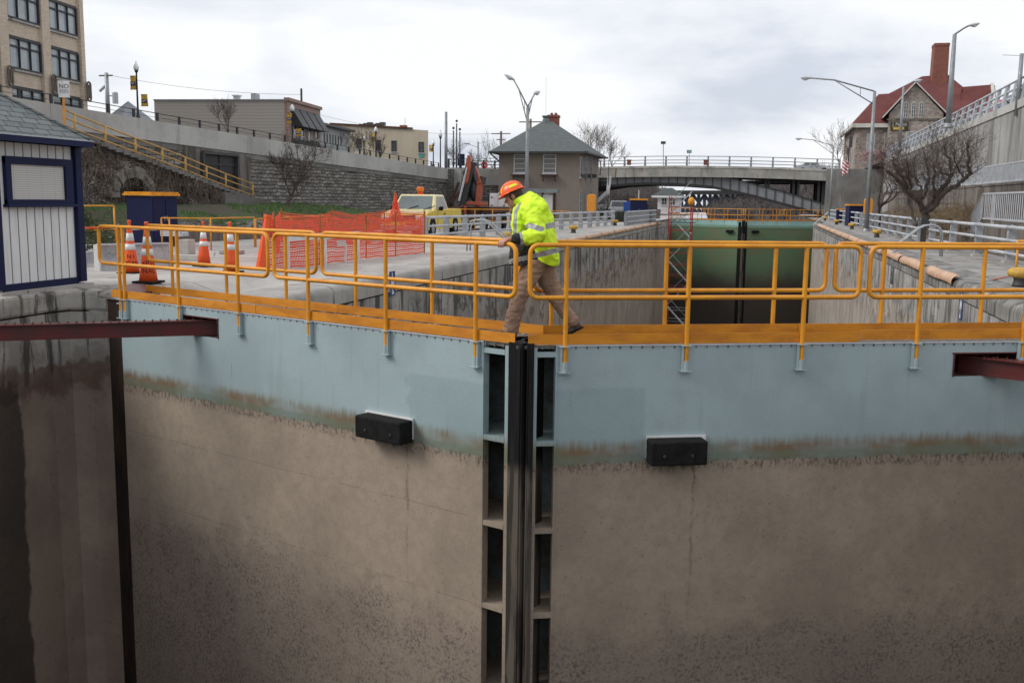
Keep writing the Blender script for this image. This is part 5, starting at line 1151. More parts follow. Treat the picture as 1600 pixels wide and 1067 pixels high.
def sided():
    A_ = Vector((-42.6, 85, 0)); Bf = A_+D*9.2; Bs = A_-NRM*12.6; t = thing('sided_building', 'two storey building with taupe siding, a brick front and black awnings', 'building', tuple(A_+Vector((0, 0, 2))))
    zb = 1.5; zt = onl(450, 158.5, A_, Bf).z
    m = MB(); m.prism([v+Vector((0, 0, zb)) for v in (A_+D*.02, Bs+D*.02, Bs+D*9.2, Bf)], (0, 0, zt-zb)); m.build('wall', M['siding'], t)
    m = MB(); R = Matrix((D, NRM, Vector((0, 0, 1)))).transposed(); m.box((A_+Bf)/2+NRM*.12+Vector((0, 0, (zt+zb)/2+.05)), (9.3, .3, zt-zb+.3), R=R); m.build('brick_front', M['red_brick'], t)
    m = MB(); m.box((A_+Bf)/2+NRM*.2+Vector((0, 0, zt+.1)), (9.5, .5, .3), R=R); m.build('cornice', M['red_brick'], t)
    m = MB(); m.bar(A_+Vector((0, 0, zt+.04)), Bs+Vector((0, 0, zt+.04)), .3, .12); m.build('roof_edge', M['galv'], t)
    F = lambda px, py: onl(px, py, A_+NRM*.3, Bf+NRM*.3)
    for i in range(4):
        s = .9+2.05*i; c = A_+D*(s+.8)+NRM*.27; z1 = onl(470, 172.5, A_, Bf).z; 
        m = MB(); a = A_+D*s+NRM*.28; b = a+D*1.75; m.add([a+Vector((0, 0, z1)), b+Vector((0, 0, z1)), b+NRM*1.1+Vector((0, 0, z1-1.75)), a+NRM*1.1+Vector((0, 0, z1-1.75)), a+Vector((0, 0, z1-1.75)), b+Vector((0, 0, z1-1.75))], [(0, 1, 2, 3), (0, 3, 4), (1, 5, 2), (3, 2, 5, 4), (0, 4, 5, 1)]); m.build('awning', M['blackp'], t)
        if i > 0 or True: win(t, c+Vector((0, 0, z1-2.5)), 1.05, 2.1, NRM, .09, 'white', 'win_dark', 1, 2, .1)
    z1 = onl(453, 216, A_, Bf).z; a = A_+D*.8+NRM*.28; b = a+D*8; m = MB(); m.add([a+Vector((0, 0, z1)), b+Vector((0, 0, z1)), b+NRM*1.5+Vector((0, 0, z1-1.2)), a+NRM*1.5+Vector((0, 0, z1-1.2)), a+Vector((0, 0, z1-1.2)), b+Vector((0, 0, z1-1.2))], [(0, 1, 2, 3), (0, 3, 4), (1, 5, 2), (3, 2, 5, 4), (0, 4, 5, 1)]); m.build('shop_awning', M['blackp'], t)
    m = MB(); p = F(478, 220)+NRM*1.0; m.bar(p, p+D*2+Vector((0, 0, -1)), .5, .05); m.build('street_sign', M['white'], t)
    for px, w, h in ((318, 1.4, .35), (395, .5, 1.0)): p = aty(px, 158, 88); m = MB(); m.box((p.x, 88.5, zt+h/2), (w, .8, h)); m.build('roof_vent', M['galv'], t)
    p = aty(366, 158, 88); m = MB(); m.box((p.x, 88.5, zt+.35), (.5, .5, .9)); m.box((p.x, 88.5, zt+.85), (.7, .7, .1)); m.build('chimney', M['galv_light'], t)
    p = aty(471, 160, 90); m = MB(); m.tube([(p.x, 90, zt), (p.x, 90, zt+1.6)], .1, 6); m.build('flue', M['steel_dark'], t)
sided()
def shop():
    A_ = Vector((-42.6, 85, 0))+D*9.4; B_ = A_+D*11; t = thing('low_shop', 'low grey shop with narrow slots between the brick front and cream building', 'building', tuple(A_)); z0 = onl(500, 194, A_, B_).z
    m = MB(); m.prism([v+Vector((0, 0, 1.5)) for v in (A_, B_, B_-NRM*8, A_-NRM*8)], (0, 0, z0-1.5)); m.build('wall', simple('pale_grey_clapboard', (.42, .43, .42), (.34, .35, .34), 1, .8), t)
    R = Matrix((D, NRM, Vector((0, 0, 1)))).transposed(); m = MB(); m.box((A_+B_)/2+NRM*.25+Vector((0, 0, z0)), (11.2, .7, .22), R=R); m.build('cornice', M['steel_dark'], t)
    for i in range(7): m = MB(); m.box(A_+D*(1.8+.95*i)+NRM*.02+Vector((0, 0, z0-1.3)), (.28, .06, 1.0), R=R); m.build('slot', M['steel_dark'], t)
shop()
def cream():
    Y = 116; a, b = aty(516, 205, Y), aty(669, 205, Y); t = thing('cream_building', 'cream rendered building with a few sash windows and a small brick chimney', 'building', ((a.x+b.x)/2, Y, 2))
    za, zb_ = aty(520, 194, Y).z, aty(669, 204, Y).z; m = MB()
    m.prism([Vector((a.x, Y, 1)), Vector((b.x, Y, 1)), Vector((b.x, Y, zb_)), Vector((a.x, Y, za))], (-5.5, 14, 0)); m.build('wall', M['cream'], t)
    m = MB(); m.bar((a.x, Y, za+.05), (b.x-2, Y, zb_+.25), .4, .2); m.build('roof_edge', M['rust'], t)
    for px, y0, y1 in ((528, 216, 230.5), (561, 217, 232), (590.5, 219, 236), (615.5, 220, 237.5), (658, 222, 239)):
        p, q = aty(px, y0, Y), aty(px, y1, Y); w = win(t, (p.x, Y, (p.z+q.z)/2), .66, p.z-q.z, (0, -1, 0), .09, 'blackp', 'win_dark', 1, 2, .05); 
    m = MB(); p = aty(658.5, 243.5, Y); m.box((p.x, Y-.03, p.z), (.62, .05, .4)); m.build('wall_sign', simple('teal_sign', (.08, .38, .33), (.06, .3, .27), 3, .5), t)
    p = aty(626, 199, Y+1); m = MB(); m.box((p.x, Y+2, p.z-.2), (.75, .75, 1.0)); ch = m.build('chimney', M['chimney_brick'], t); m = MB(); m.tube([(p.x+.2, Y+2, p.z+.2), (p.x+.2, Y+2, p.z+1.2)], .03, 4); m.build('aerial', M['galv'], ch)
    m = MB(); p = aty(575, 200, Y+2)
    for i in range(6): m.box((p.x-1.2+.55*i, Y+3, za+.0+.1*(i % 3)), (.6, .6, .4)); 
    m.build('roof_clutter', M['steel_dark'], t)['kind'] = 'stuff'
cream()
# ============================================================= STREET LAMPS, POLES
ban = simple('yellow_banner_cloth', (.62, .40, .06), (.55, .34, .05), 2, .8)
banb = simple('navy_banner_patch', (.06, .05, .12), (.05, .045, .10), 2, .8)
def globe_lamp(px, ytop, ybase, Y, label, banners=(), base_z=None):
    p, q = aty(px, ytop, Y), aty(px, ybase, Y); h = p.z-q.z; t = thing('globe_street_lamp', label, 'street lamp', (q.x, Y, q.z-1), group='black globe street lamps')
    zt = p.z; H = 4.6; k = 1.0
    m = MB(); m.lathe([(.22, q.z-1), (.2, q.z+.1), (.10, q.z+.5), (.07, q.z+.9), (.055, zt-.75), (.13, zt-.62), (.15, zt-.55)], (q.x, Y, 0), 10); m.build('pole', M['blackp'], t, smooth=True)
    m = MB(); m.lathe([(.13, zt-.56), (.19, zt-.42), (.19, zt-.3), (.11, zt-.1), (.03, zt)], (q.x, Y, 0), 12); m.build('globe', simple('milky_globe', (.85, .85, .86), (.8, .8, .8), 2, .2), t, smooth=True)
    m = MB(); m.lathe([(.03, zt-.02), (.02, zt+.12)], (q.x, Y, 0), 8); m.build('finial', M['blackp'], t)
    for px0, px1, y0, y1 in banners:
        a, b = aty(px0, y0, Y), aty(px1, y1, Y); m = MB()
        m.grid(lambda u, v: Vector((a.x+(b.x-a.x)*u, Y+.05*sin(u*5+v*3), a.z+(b.z-a.z)*v+.04*sin(v*6)*u)), 6, 8); o = m.build('banner', ban, t); so_ = o.modifiers.new('t', 'SOLIDIFY'); so_.thickness = .02
        m = MB(); m.box(((a.x+b.x)/2, Y-.03, a.z+(b.z-a.z)*.57), ((b.x-a.x)*.8, .1, (a.z-b.z)*.30)); MB.build(m, 'banner_patch', banb, parent=o)
        m = MB(); cx, cz = (a.x+b.x)/2, a.z+(b.z-a.z)*.57; w = (b.x-a.x)*.3; h_ = (a.z-b.z)*.06
        m.tube([(cx-w, Y-.09, cz-h_), (cx-w*.3, Y-.09, cz+h_), (cx, Y-.09, cz-h_), (cx+w*.4, Y-.09, cz+h_), (cx+w, Y-.09, cz)], .03, 4); MB.build(m, 'banner_emblem', M['white'], parent=o)
        m = MB(); m.tube([(a.x, Y, a.z), (b.x, Y, a.z)], .02, 4); m.tube([(a.x, Y, b.z), (b.x, Y, b.z)], .02, 4); MB.build(m, 'banner_arm', M['blackp'], parent=o)['kind'] = 'stuff'
globe_lamp(216, 98, 190, 66, 'tall black globe lamp with two yellow banners before the pavilion', ((203, 213, 119, 140), (220, 231, 148, 166)))
globe_lamp(457.5, 163, 232, 76, 'black globe lamp with two yellow banners at the brick shop corner', ((448, 457, 177, 193), (462, 471, 201, 213)))
globe_lamp(587.5, 198, 252, 98, 'black globe lamp with one yellow banner before the cream building', ((580, 586, 209, 221),))
globe_lamp(569, 213, 248, 104, 'lower bare globe lamp among street trees by the cream building')
globe_lamp(677, 219, 262, 112, 'black globe lamp with a banner right of the cream building', ((670.5, 676.5, 227, 237),))
globe_lamp(688, 205, 272, 93, 'black globe lamp standing on the corner pier of the stone wall')
def pole(px, ytop, ybase, Y, r, label, name='utility_pole', cat='pole', mat='pole', cross=(), px2=None, extra=None, grp='plain street poles'):
    p = aty(px, ytop, Y); q = aty(px2 or px, ybase, Y); q.x = p.x if px2 is None else q.x; t = thing(name, label, cat, (q.x, Y, q.z-1), group=grp)
    m = MB(); m.tube([q-Vector((0, 0, 1)), p], [r*1.3, r], 8); m.build('shaft', M[mat], t, smooth=True)
    for zc, w in cross: m = MB(); m.box((p.x, Y-.1, p.z-zc), (w, .12, .14)); m.build('crossarm', M['wood'], t)
    return t, p
pole(697, 175, 268, 100, .14, 'thickest grey pole left of three slender street poles')
for px, yt, lb in ((708.5, 204, 'left'), (713.5, 193, 'tallest middle'), (718.5, 206, 'right')):
    t, p = pole(px, yt, 266, 105, .07, lb+' of three slender poles behind the corner wall', mat='steel_dark'); m = MB(); m.ell(p+Vector((0, 0, .25)), (.14, .14, .14), 8, 6); m.build('ball', M['blackp'], t, smooth=True)
t, p = pole(166, 114, 180, 95, .2, 'wooden utility pole with a transformer beyond the factory corner', mat='galv', cross=((.3, 1.6),)); 
m = MB(); m.lathe([(.3, -.6), (.3, .5), (.2, .6)], p+Vector((.95, 0, -2.6)), 10); m.build('transformer', M['galv_light'], t); m = MB(); m.bar(p+Vector((0, 0, -2.4)), p+Vector((1, 0, -2.4)), .1); m.bar(p+Vector((0, 0, -1.2)), p+Vector((-.9, 0, -1.9)), .2); m.build('bracket', M['galv'], t)
pole(783, 205, 250, 150, .16, 'distant cross armed utility pole left of the house roof', mat='wood', cross=((.4, 3.0), (1.3, 1.4)))
pole(829, 186, 240, 130, .16, 'double cross armed utility pole behind the house roof', mat='wood', cross=((.4, 3.0), (2.9, 2.6)))
def cobra(px_t, y_t, px_b, y_b, Y, arms, label, r=.11, Yb=None, zbase=None, group='grey cobra head street lights'):
    p = aty(px_t, y_t, Y); q = aty(px_b, y_b, Y); q.y = Y; t = thing('street_light', label, 'street light', tuple(q), group=group)
    q.x = p.x
    m = MB(); m.tube([q, q.lerp(p, .5), p], [r*1.25, r*1.05, r*.8], 10); m.build('pole', M['pole'], t, smooth=True)
    m = MB(); m.lathe([(r*2.2, 0), (r*2.2, .06), (r*1.3, .3)], q, 10); m.build('base_flange', M['pole'], t)
    for ax, ay, lo, dy in arms:                                   # lamp end in the photo, lower strut start
        h = aty(ax, ay, Y+dy); mid = p.lerp(h, .62)+Vector((0, 0, abs(h.x-p.x)*.045)); m = MB(); m.tube([p, mid, h], r*.42, 6)
        if lo: m.tube([p-Vector((0, 0, lo)), mid-Vector((0, 0, .02))], r*.3, 6); m.bar(p.lerp(mid, .35), (p-Vector((0, 0, lo))).lerp(mid, .35), r*.3)
        am = m.build('arm', M['pole'], t, smooth=True)
        u = (h-mid).normalized(); u = Vector((u.x, u.y, u.z*.3)).normalized(); s_ = Vector((0, 0, 1)); R = Matrix((u, s_.cross(u), s_)).transposed()
        m = MB(); k = abs(h.x-p.x); L = .38; m.ell(h+u*L*.7, (L, .17, .11), 14, 8, R); m.build('lamp_head', M['galv_light'], t, smooth=True); m = MB(); m.ell(h+u*L*.85+Vector((0, 0, -.08)), (L*.5, .13, .1), 12, 8, R); m.build('lens', M['white'], t, smooth=True)
cobra(824.5, 167, 820, 352, 62, ((802, 124, 1.0, 0), (836, 146, .8, 1)), 'tall grey street light with two lamp arms in front of the house')
cobra(1367, 143, 1358, 364, 72, ((1266, 122, .85, 0),), 'tall grey street light with a long left arm on the right quay', .13)
cobra(1302.5, 228, 1297, 342, 118, ((1252, 217, .9, 0),), 'farther grey street light left of the flag')
# ============================================================= BRIDGE
YB = 135.0
def bridge():
    t = thing('road_bridge', 'grey steel arch road bridge with a stained concrete deck beyond the far gate', 'bridge', (0, YB, ZG)); W_ = 13
    Z = lambda px, py, Y=YB: aty(px, py, Y)
    pts = [(-200, 262), (700, 262), (930, 261), (1000, 259.5), (1060, 259), (1150, 260), (1230, 262), (1298, 265)]
    top = [Z(*p) for p in pts[1:]]; m = MB()
    for a, b in zip(top[:-1], top[1:]): m.prism([a, b, b-Vector((0, 0, 1.45)), a-Vector((0, 0, 1.45))], (0, .6, 0)); 
    m.build('fascia', M['bridge_conc'], t)
    m = MB()
    for a, b in zip(top[:-1], top[1:]): o = Vector((0, .6, 0)); m.prism([a+o+Vector((0, 0, -.35)), b+o+Vector((0, 0, -.35)), b+o-Vector((0, 0, 1.1)), a+o-Vector((0, 0, 1.1))], (0, W_, 0))
    m.build('deck', M['beam_dark'], t)
    m = MB()
    for a, b in zip(top[:-1], top[1:]): o = Vector((0, -.06, 0)); m.prism([a+o, b+o, b+o-Vector((0, 0, .28)), a+o-Vector((0, 0, .28))], (0, .06, 0))
    m.build('kerb', M['conc_top'], t)
    o = Vector((0, .4+W_, 0)); m = MB(); 
    for a, b in zip(top[:-1], top[1:]): m.prism([a+o, b+o, b+o-Vector((0, 0, 1.45)), a+o-Vector((0, 0, 1.45))], (0, .6, 0))
    m.build('fascia', M['bridge_conc'], t)
    T = [(905, 285), (930, 279), (964, 274), (1009, 271), (1054, 270.5), (1110, 273.5), (1150, 280), (1180, 288), (1230, 301), (1285, 318), (1300, 323)]; B = [(905, 300), (930, 293.5), (964, 288.5), (1009, 286), (1054, 287), (1110, 291), (1152, 299.5), (1180, 306), (1209, 314), (1254, 326), (1300, 340)]
    for Yr in (YB+.8, YB+5, YB+9, YB+12.6):
        dy = Vector((0, Yr-YB, 0)); rt = [Z(*p)+dy for p in T]; rb = [Z(*p)+dy for p in B]; m = MB()
        for i in range(len(rt)-1): m.prism([rt[i], rt[i+1], rb[i+1], rb[i]], (0, .08, 0))
        g = m.build('arch_girder', M['girder'], t)
        m = MB()
        for i in range(len(rt)-1): m.bar(rb[i]+Vector((0, .04, -.06)), rb[i+1]+Vector((0, .04, -.06)), .7, .30); m.bar(rt[i]+Vector((0, .04, .03)), rt[i+1]+Vector((0, .04, .03)), .55, .07)
        MB.build(m, 'flange', M['beam_dark'], parent=g)
        if Yr < YB+1:
            m = MB(); X0 = rt[0].x
            def at_(L, x):
                for a, b in zip(L[:-1], L[1:]):
                    if a.x <= x <= b.x: return a.lerp(b, (x-a.x)/(b.x-a.x))
                return L[-1]
            x = rt[0].x+.5
            while x < rt[-1].x: a, b = at_(rt, x), at_(rb, x); m.bar(a+Vector((0, -.06, 0)), b+Vector((0, -.06, 0)), .12, .10, up=(0, 1, 0)); x += 1.15
            MB.build(m, 'stiffener', M['steel_dark'], parent=g)
    for px in (1155, 1197, 1202, 1241, 1249, 1281, 1288):
        for Yr in (YB+1, YB+6, YB+12):
            a = Z(px, 276)+Vector((0, Yr-YB, 0)); bz = None
            for (p0, q0) in zip(T[:-1], T[1:]):
                if p0[0] <= px <= q0[0]: bz = Z(px, p0[1]+(q0[1]-p0[1])*(px-p0[0])/(q0[0]-p0[0])).z
            m = MB(); m.bar(a, Vector((a.x, a.y, bz)), .28, .28, up=(0, 1, 0)); m.build('column', M['beam_dark'], t)
    m = MB(); a = Z(1155, 284); b = Z(1292, 284)
    for Yr in (2, 6, 11): m.bar(a+Vector((0, Yr, 0)), b+Vector((0, Yr, 0)), .3, .35)
    m.build('cross_beam', M['beam_dark'], t)
    # railing
    n_ = 46; x0, x1 = top[0].x, Z(1345, 262).x
    def tz(x):
        for a, b in zip(top[:-1], top[1:]):
            if a.x <= x <= b.x: return a.z+(b.z-a.z)*(x-a.x)/(b.x-a.x)
        return top[-1].z
    x = x0; xs = []
    while x < x1: xs.append(x); x += 2.75
    for x in xs:
        m = MB(); m.prism([Vector((x-.14, YB+.05, tz(x))), Vector((x+.14, YB+.05, tz(x))), Vector((x+.10, YB+.05, tz(x)+1.28)), Vector((x-.10, YB+.05, tz(x)+1.28))], (0, .18, 0)); m.build('rail_post', M['galv'], t)
    for z in (.35, .75, 1.25):
        m = MB(); m.tube([Vector((x, YB+.0, tz(x)+z)) for x in xs], .055, 5); m.build('rail', M['galv'], t, smooth=True)
    return t, tz
br, tz = bridge()
m = MB(); a, b = aty(1292, 264, YB), aty(1420, 266, YB); m.prism([Vector((a.x, YB-.3, -1)), Vector((b.x, YB-.3, -1)), Vector((b.x, YB-.3, a.z)), Vector((a.x, YB-.3, a.z))], (0, 15, 0)); tag(m.build('bridge_abutment', M['old_conc']), 'weathered concrete abutment at the right end of the bridge', 'abutment')
m = MB(); a, b = aty(860, 264, YB), aty(921, 266, YB); m.prism([Vector((a.x, YB+.3, -1)), Vector((b.x, YB+.3, -1)), Vector((b.x, YB+.3, a.z-1.5)), Vector((a.x, YB+.3, a.z-1.5))], (0, 13, 0)); tag(m.build('bridge_abutment', M['old_conc']), 'concrete abutment of the bridge hidden behind the taupe house', 'abutment')
# light box on bridge, green sign, red boxes, flag
p = aty(1036.5, 222, YB+1); q = aty(1036.5, 260, YB+1); t = thing('floodlight', 'square floodlight box on a thin pole on the bridge', 'floodlight', tuple(q)); m = MB(); m.tube([q, p], .05, 5); m.build('pole', M['pole'], t); m = MB(); m.box(p+Vector((0, 0, -.1)), (.62, .3, .36)); m.build('lamp_box', M['steel_dark'], t)
p = aty(1077, 237, YB+1); q = aty(1077, 258, YB+1); t = thing('green_sign', 'small green sign on the bridge railing', 'sign', tuple(q)); m = MB(); m.tube([q, p], .05, 5); m.build('post', M['galv_light'], t); m = MB(); m.box(p, (.62, .06, .40)); m.build('panel', simple('sign_green', (.01, .18, .13), (.01, .15, .11), 2, .5), t); m = MB(); m.box(p+Vector((0, -.04, .03)), (.42, .02, .09)); m.build('lettering', M['white'], t)['kind'] = 'stuff'
for px, lb in ((983, 'left'), (1102.5, 'right')): p = aty(px, 254.5, YB-.2); m = MB(); m.box(p, (.5, .3, .62)); m.box(p+Vector((0, 0, .36)), (.6, .4, .1)); tag(m.build('planter_box', simple('terracotta_box', (.22, .08, .05), (.15, .05, .04), 3, .7), bevel=.03), lb+' small red brown box on the bridge railing', 'box', 'red boxes on the bridge railing')
def flag(px, py, Y):
    p = aty(px, py, Y); t = thing('flag', 'small striped flag hanging from a short pole by the bridge end', 'flag', (p.x, Y, p.z-2.3)); m = MB(); m.tube([p+Vector((.55, 0, -1.2)), p+Vector((.1, 0, 2.0))], .03, 5); m.build('pole', M['steel_dark'], t)
    n = NT('red_white_stripes'); x, y, z = n.sep(); f = n.math('FRACT', n.math('MULTIPLY', n.math('ADD', z, n.math('MULTIPLY', x, .8)), 2.6)); mt = n.done(n.mix(n.ramp(f, .45, .5), (.45, .03, .04), (.7, .7, .7)), .8)
    m = MB(); m.grid(lambda u, v: p+Vector(((-.35+u*.75)*(1-.25*v), .10*sin(u*9+v*3), .45-1.35*v-.35*(1-u)*v)), 12, 10); o = m.build('cloth', mt, t, smooth=True); s_ = o.modifiers.new('t', 'SOLIDIFY'); s_.thickness = .02
flag(1321, 258, 118)
p = aty(1330, 214, 140); q = aty(1328, 262, 140); t = thing('traffic_signal', 'dark traffic signal head on a pole beside the stone building', 'traffic signal', tuple(q)); m = MB(); m.tube([q, p], .06, 5); m.build('pole', M['pole'], t); m = MB(); m.box(p-Vector((0, 0, .6)), (.42, .3, 1.5)); m.build('signal_head', M['steel_dark'], t, bevel=.03)
p = aty(757, 258, 112); q = aty(757, 270, 112); t = thing('stop_sign', 'red octagonal sign on the street left of the house', 'sign', tuple(q)); m = MB(); m.tube([q, p], .05, 5); m.build('post', M['galv'], t)
m = MB(); m.prism([p+Vector((.42*cos(radians(22.5+45*k)), -.06, .42*sin(radians(22.5+45*k)))) for k in range(8)], (0, .04, 0)); m.build('panel', simple('sign_red', (.5, .02, .03), (.4, .02, .03), 2, .5), t); m = MB(); m.box(p+Vector((0, -.08, 0)), (.5, .01, .14)); m.build('lettering', M['white'], t)
p = aty(720.5, 250, 108); q = aty(720.5, 268, 108); t = thing('street_sign', 'dark blue square sign behind the crane tip', 'sign', tuple(q)); m = MB(); m.box((p.x, p.y, (p.z+q.z)/2), (.16, .1, p.z-q.z)); m.build('post', M['steel_dark'], t); m = MB(); m.box(p, (.8, .1, 1.3)); m.build('panel', M['darkblue'], t); m = MB(); m.box(p+Vector((-.18, -.07, .35)), (.2, .02, .35)); m.build('lettering', M['win'], t)
t, p = pole(747, 222, 262, 112, .10, 'grey pole with a left lamp arm behind the crane', 'street_light', 'street light', grp='grey cobra head street lights'); h = aty(729, 224.5, 112); m = MB(); m.tube([p-Vector((0, 0, .6)), h], .04, 5); m.ell(h, (.4, .15, .1), 10, 6); m.build('lamp_arm', M['galv_light'], t)
# ============================================================= BEYOND THE BRIDGE
def whitehouse():
    Y = 172; a, b = aty(1028, 306, Y), aty(1060, 332, Y); t = thing('white_house', 'small white house with a dark roof under the bridge arch', 'house', ((a.x+b.x)/2, Y, ZG)); ze = a.z
    m = MB(); m.prism([Vector((a.x, Y, -1.5)), Vector((b.x, Y, -1.5)), Vector((b.x, Y, ze)), Vector((a.x, Y, ze))], (0, 6, 0)); m.build('wall', M['white'], t)
    r0, r1 = aty(1038, 294, Y+3), aty(1051, 294, Y+3); o = .7; E_ = [Vector((a.x-o*1.3, Y-o, ze)), Vector((b.x+o*.8, Y-o, ze)), Vector((b.x+o*.8, Y+6+o, ze)), Vector((a.x-o*1.3, Y+6+o, ze))]
    m = MB(); m.add(E_+[r0, r1], [(0, 1, 5, 4), (1, 2, 5), (2, 3, 4, 5), (3, 0, 4), (3, 2, 1, 0)]); rf = m.build('roof', simple('dark_green_roof', (.05, .065, .06), (.07, .08, .075), 1, .9), t)
    m = MB(); [m.bar(E_[i]-Vector((0, 0, .15)), E_[(i+1) % 4]-Vector((0, 0, .15)), .15, .3) for i in range(4)]; m.build('fascia', M['white'], rf)
    for px in (1038, 1051): p = aty(px, 315, Y); win(t, (p.x, Y, p.z), 1.0, 1.3, (0, -1, 0), .1, 'white', 'win_dark', 2, 2, .05)
whitehouse()
def truss():
    Y = 330; t = thing('truss_bridge', 'dark railway truss bridge seen through the road bridge arch', 'bridge', (aty(1095, 300, Y).x, Y, -8)); Z = lambda px, py, dy=0: aty(px, py, Y)+Vector((0, dy, 0))
    m = MB(); m.bar(Z(1000, 301), Z(1170, 301), 3, 1.3); m.build('deck', M['beam_dark'], t); nv = simple('navy_steel', (.03, .035, .055), (.04, .045, .06), .5, .7)
    for dy in (0, 6):
        m = MB()
        for i in range(12):
            x = 1046+9*i; m.bar(Z(x, 303, dy), Z(x, 332, dy), .7, .7, up=(0, 1, 0))
            if i % 2 == 0: m.bar(Z(x, 304, dy), Z(x+18, 330, dy), .6, .6); m.bar(Z(x+18, 304, dy), Z(x, 330, dy), .6, .6)
        m.bar(Z(1040, 330, dy), Z(1150, 330, dy), .9, .9); m.build('truss', nv, t)['kind'] = 'stuff'
    m = MB(); [m.bar(Z(1000+6*i, 300), Z(1000+6*i, 298), .15, .15, up=(0, 1, 0)) for i in range(28)]; m.bar(Z(1000, 298), Z(1170, 298), .15, .15); m.build('railing', M['galv'], t)['kind'] = 'stuff'
truss()
m = MB(); m.add([(-9.6, 108, -9), (5.7, 108, -9), (40, 170, -9), (400, 900, -9), (-300, 900, -9), (-35, 170, -9)], [(0, 1, 2, 3, 4, 5)]); tag(m.build('canal_water', M['water'], local=True), kind='structure')
def hillside(name, label, prof, Y0, Y1, zb, seed, tree_n=0):
    """wooded slope whose skyline passes prof at depth Y1 and which comes down towards Y0"""
    top = [aty(px, py, Y1) for px, py in prof]; m = MB()
    def f(u, v):
        k = min(int(u*(len(top)-1)), len(top)-2); w = u*(len(top)-1)-k; T = top[k].lerp(top[k+1], w); Y = Y0+(Y1-Y0)*v; 
        n_ = noise.noise(Vector((T.x*.05, Y*.05, seed)))*1.4+noise.noise(Vector((T.x*.3, Y*.3, seed)))*.7
        return Vector((T.x*(.55+.45*(v**.6)) if abs(T.x) < 1e9 else T.x, Y, zb+(T.z-zb)*sm(v)**.7+n_*v))
    m.grid(f, 120, 30); tag(m.build(name, M['hill'], local=True, smooth=True), kind='structure')
    return f
fL = hillside('hill', '', ((560, 302), (930, 293), (962, 290), (1000, 297), (1016, 303), (1036, 312), (1056, 324)), 160, 300, -1, 3)
fR = hillside('hill', '', ((1112, 332), (1140, 316), (1175, 302), (1230, 288), (1290, 276), (1500, 268), (1900, 262)), 240, 420, -8, 6)
random.seed(17); m = MB()
def brush(m, f, n, h0, h1, w):
    for _ in range(n):
        p = f(random.uniform(.02, .98), random.uniform(.25, 1)); h = random.uniform(h0, h1)
        for k in range(5):
            m.tube([p, p+Vector((random.gauss(0, h*.12), random.gauss(0, h*.1), h*.5)), p+Vector((random.gauss(0, h*.3), random.gauss(0, h*.2), h*random.uniform(.7, 1)))], [w, w*.7, w*.3], 3, cap=False)
brush(m, fL, 900, 1.5, 4.2, .10); brush(m, fR, 1100, 3, 7, .16); tag(m.build('woodland', simple('far_twigs', (.085, .07, .066), (.12, .105, .10), .2, 1), local=True), 'leafless brown woodland on the slopes beyond the bridge', 'woodland', kind='stuff')
# ============================================================= RIGHT SIDE: ramp wall, ledge, fences, building
XW = 12.5
zr = (onx(1600, 150, XW).z+onx(1400, 243, XW).z)/2
def ramp():
    t = thing('ramp_wall', 'tall pale concrete ramp wall with vertical stains on the right', 'retaining wall', (XW, 60, 0)); Ye = onx(1383, 250, XW).y; z0 = onx(1600, 150, XW).z; z1 = onx(1392, 246, XW).z; zz = lambda Y: z0+(z1-z0)*(Y-46)/(Ye-46)
    ys = [20, 27.5, 35, 42.5, 50, 57.5, 66, 75, 85, Ye]
    for a, b in zip(ys[:-1], ys[1:]):
        m = MB(); g = .02; m.prism([Vector((XW, a+g, -.5)), Vector((XW, b-g, -.5)), Vector((XW, b-g, zz(b)-.42)), Vector((XW, a+g, zz(a)-.42))], (.6, 0, 0)); m.build('wall_panel', M['ramp_conc'], t)
        m = MB(); m.prism([Vector((XW-.07, a, zz(a)-.42)), Vector((XW-.07, b, zz(b)-.42)), Vector((XW-.07, b, zz(b))), Vector((XW-.07, a, zz(a)))], (.7, 0, 0)); m.build('cap', M['parapet'], t)
    m = MB(); m.add([(XW+.5, 20, zz(20)-.2), (XW+.5, Ye+60, zz(Ye)-.3), (60, Ye+60, zz(Ye)-.3), (60, 20, zz(20)-.2)], [(0, 3, 2, 1)]); tag(m.build('road', M['asphalt'], local=True), kind='structure')
    r = thing('ramp_railing', 'grey railing with broad tapered posts along the top of the ramp wall', 'guard rail', (XW, 60, z0)); Y = 26.0; P = []
    while Y < Ye:
        z = zz(Y); m = MB(); m.prism([Vector((XW+.02, Y-.34, z)), Vector((XW+.02, Y+.34, z)), Vector((XW+.2, Y+.22, z+1.2)), Vector((XW+.2, Y-.22, z+1.2))], (.14, 0, 0)); m.build('post', M['galv'], r); P.append(Vector((XW+.3, Y, z))); Y += 2.05
    for z in (.38, .78, 1.18): m = MB(); m.tube([p+Vector((-.1, 0, z)) for p in P], .06, 6); m.build('rail', M['galv_light'], r, smooth=True)
    return zz, Ye
zz, Ye = ramp()
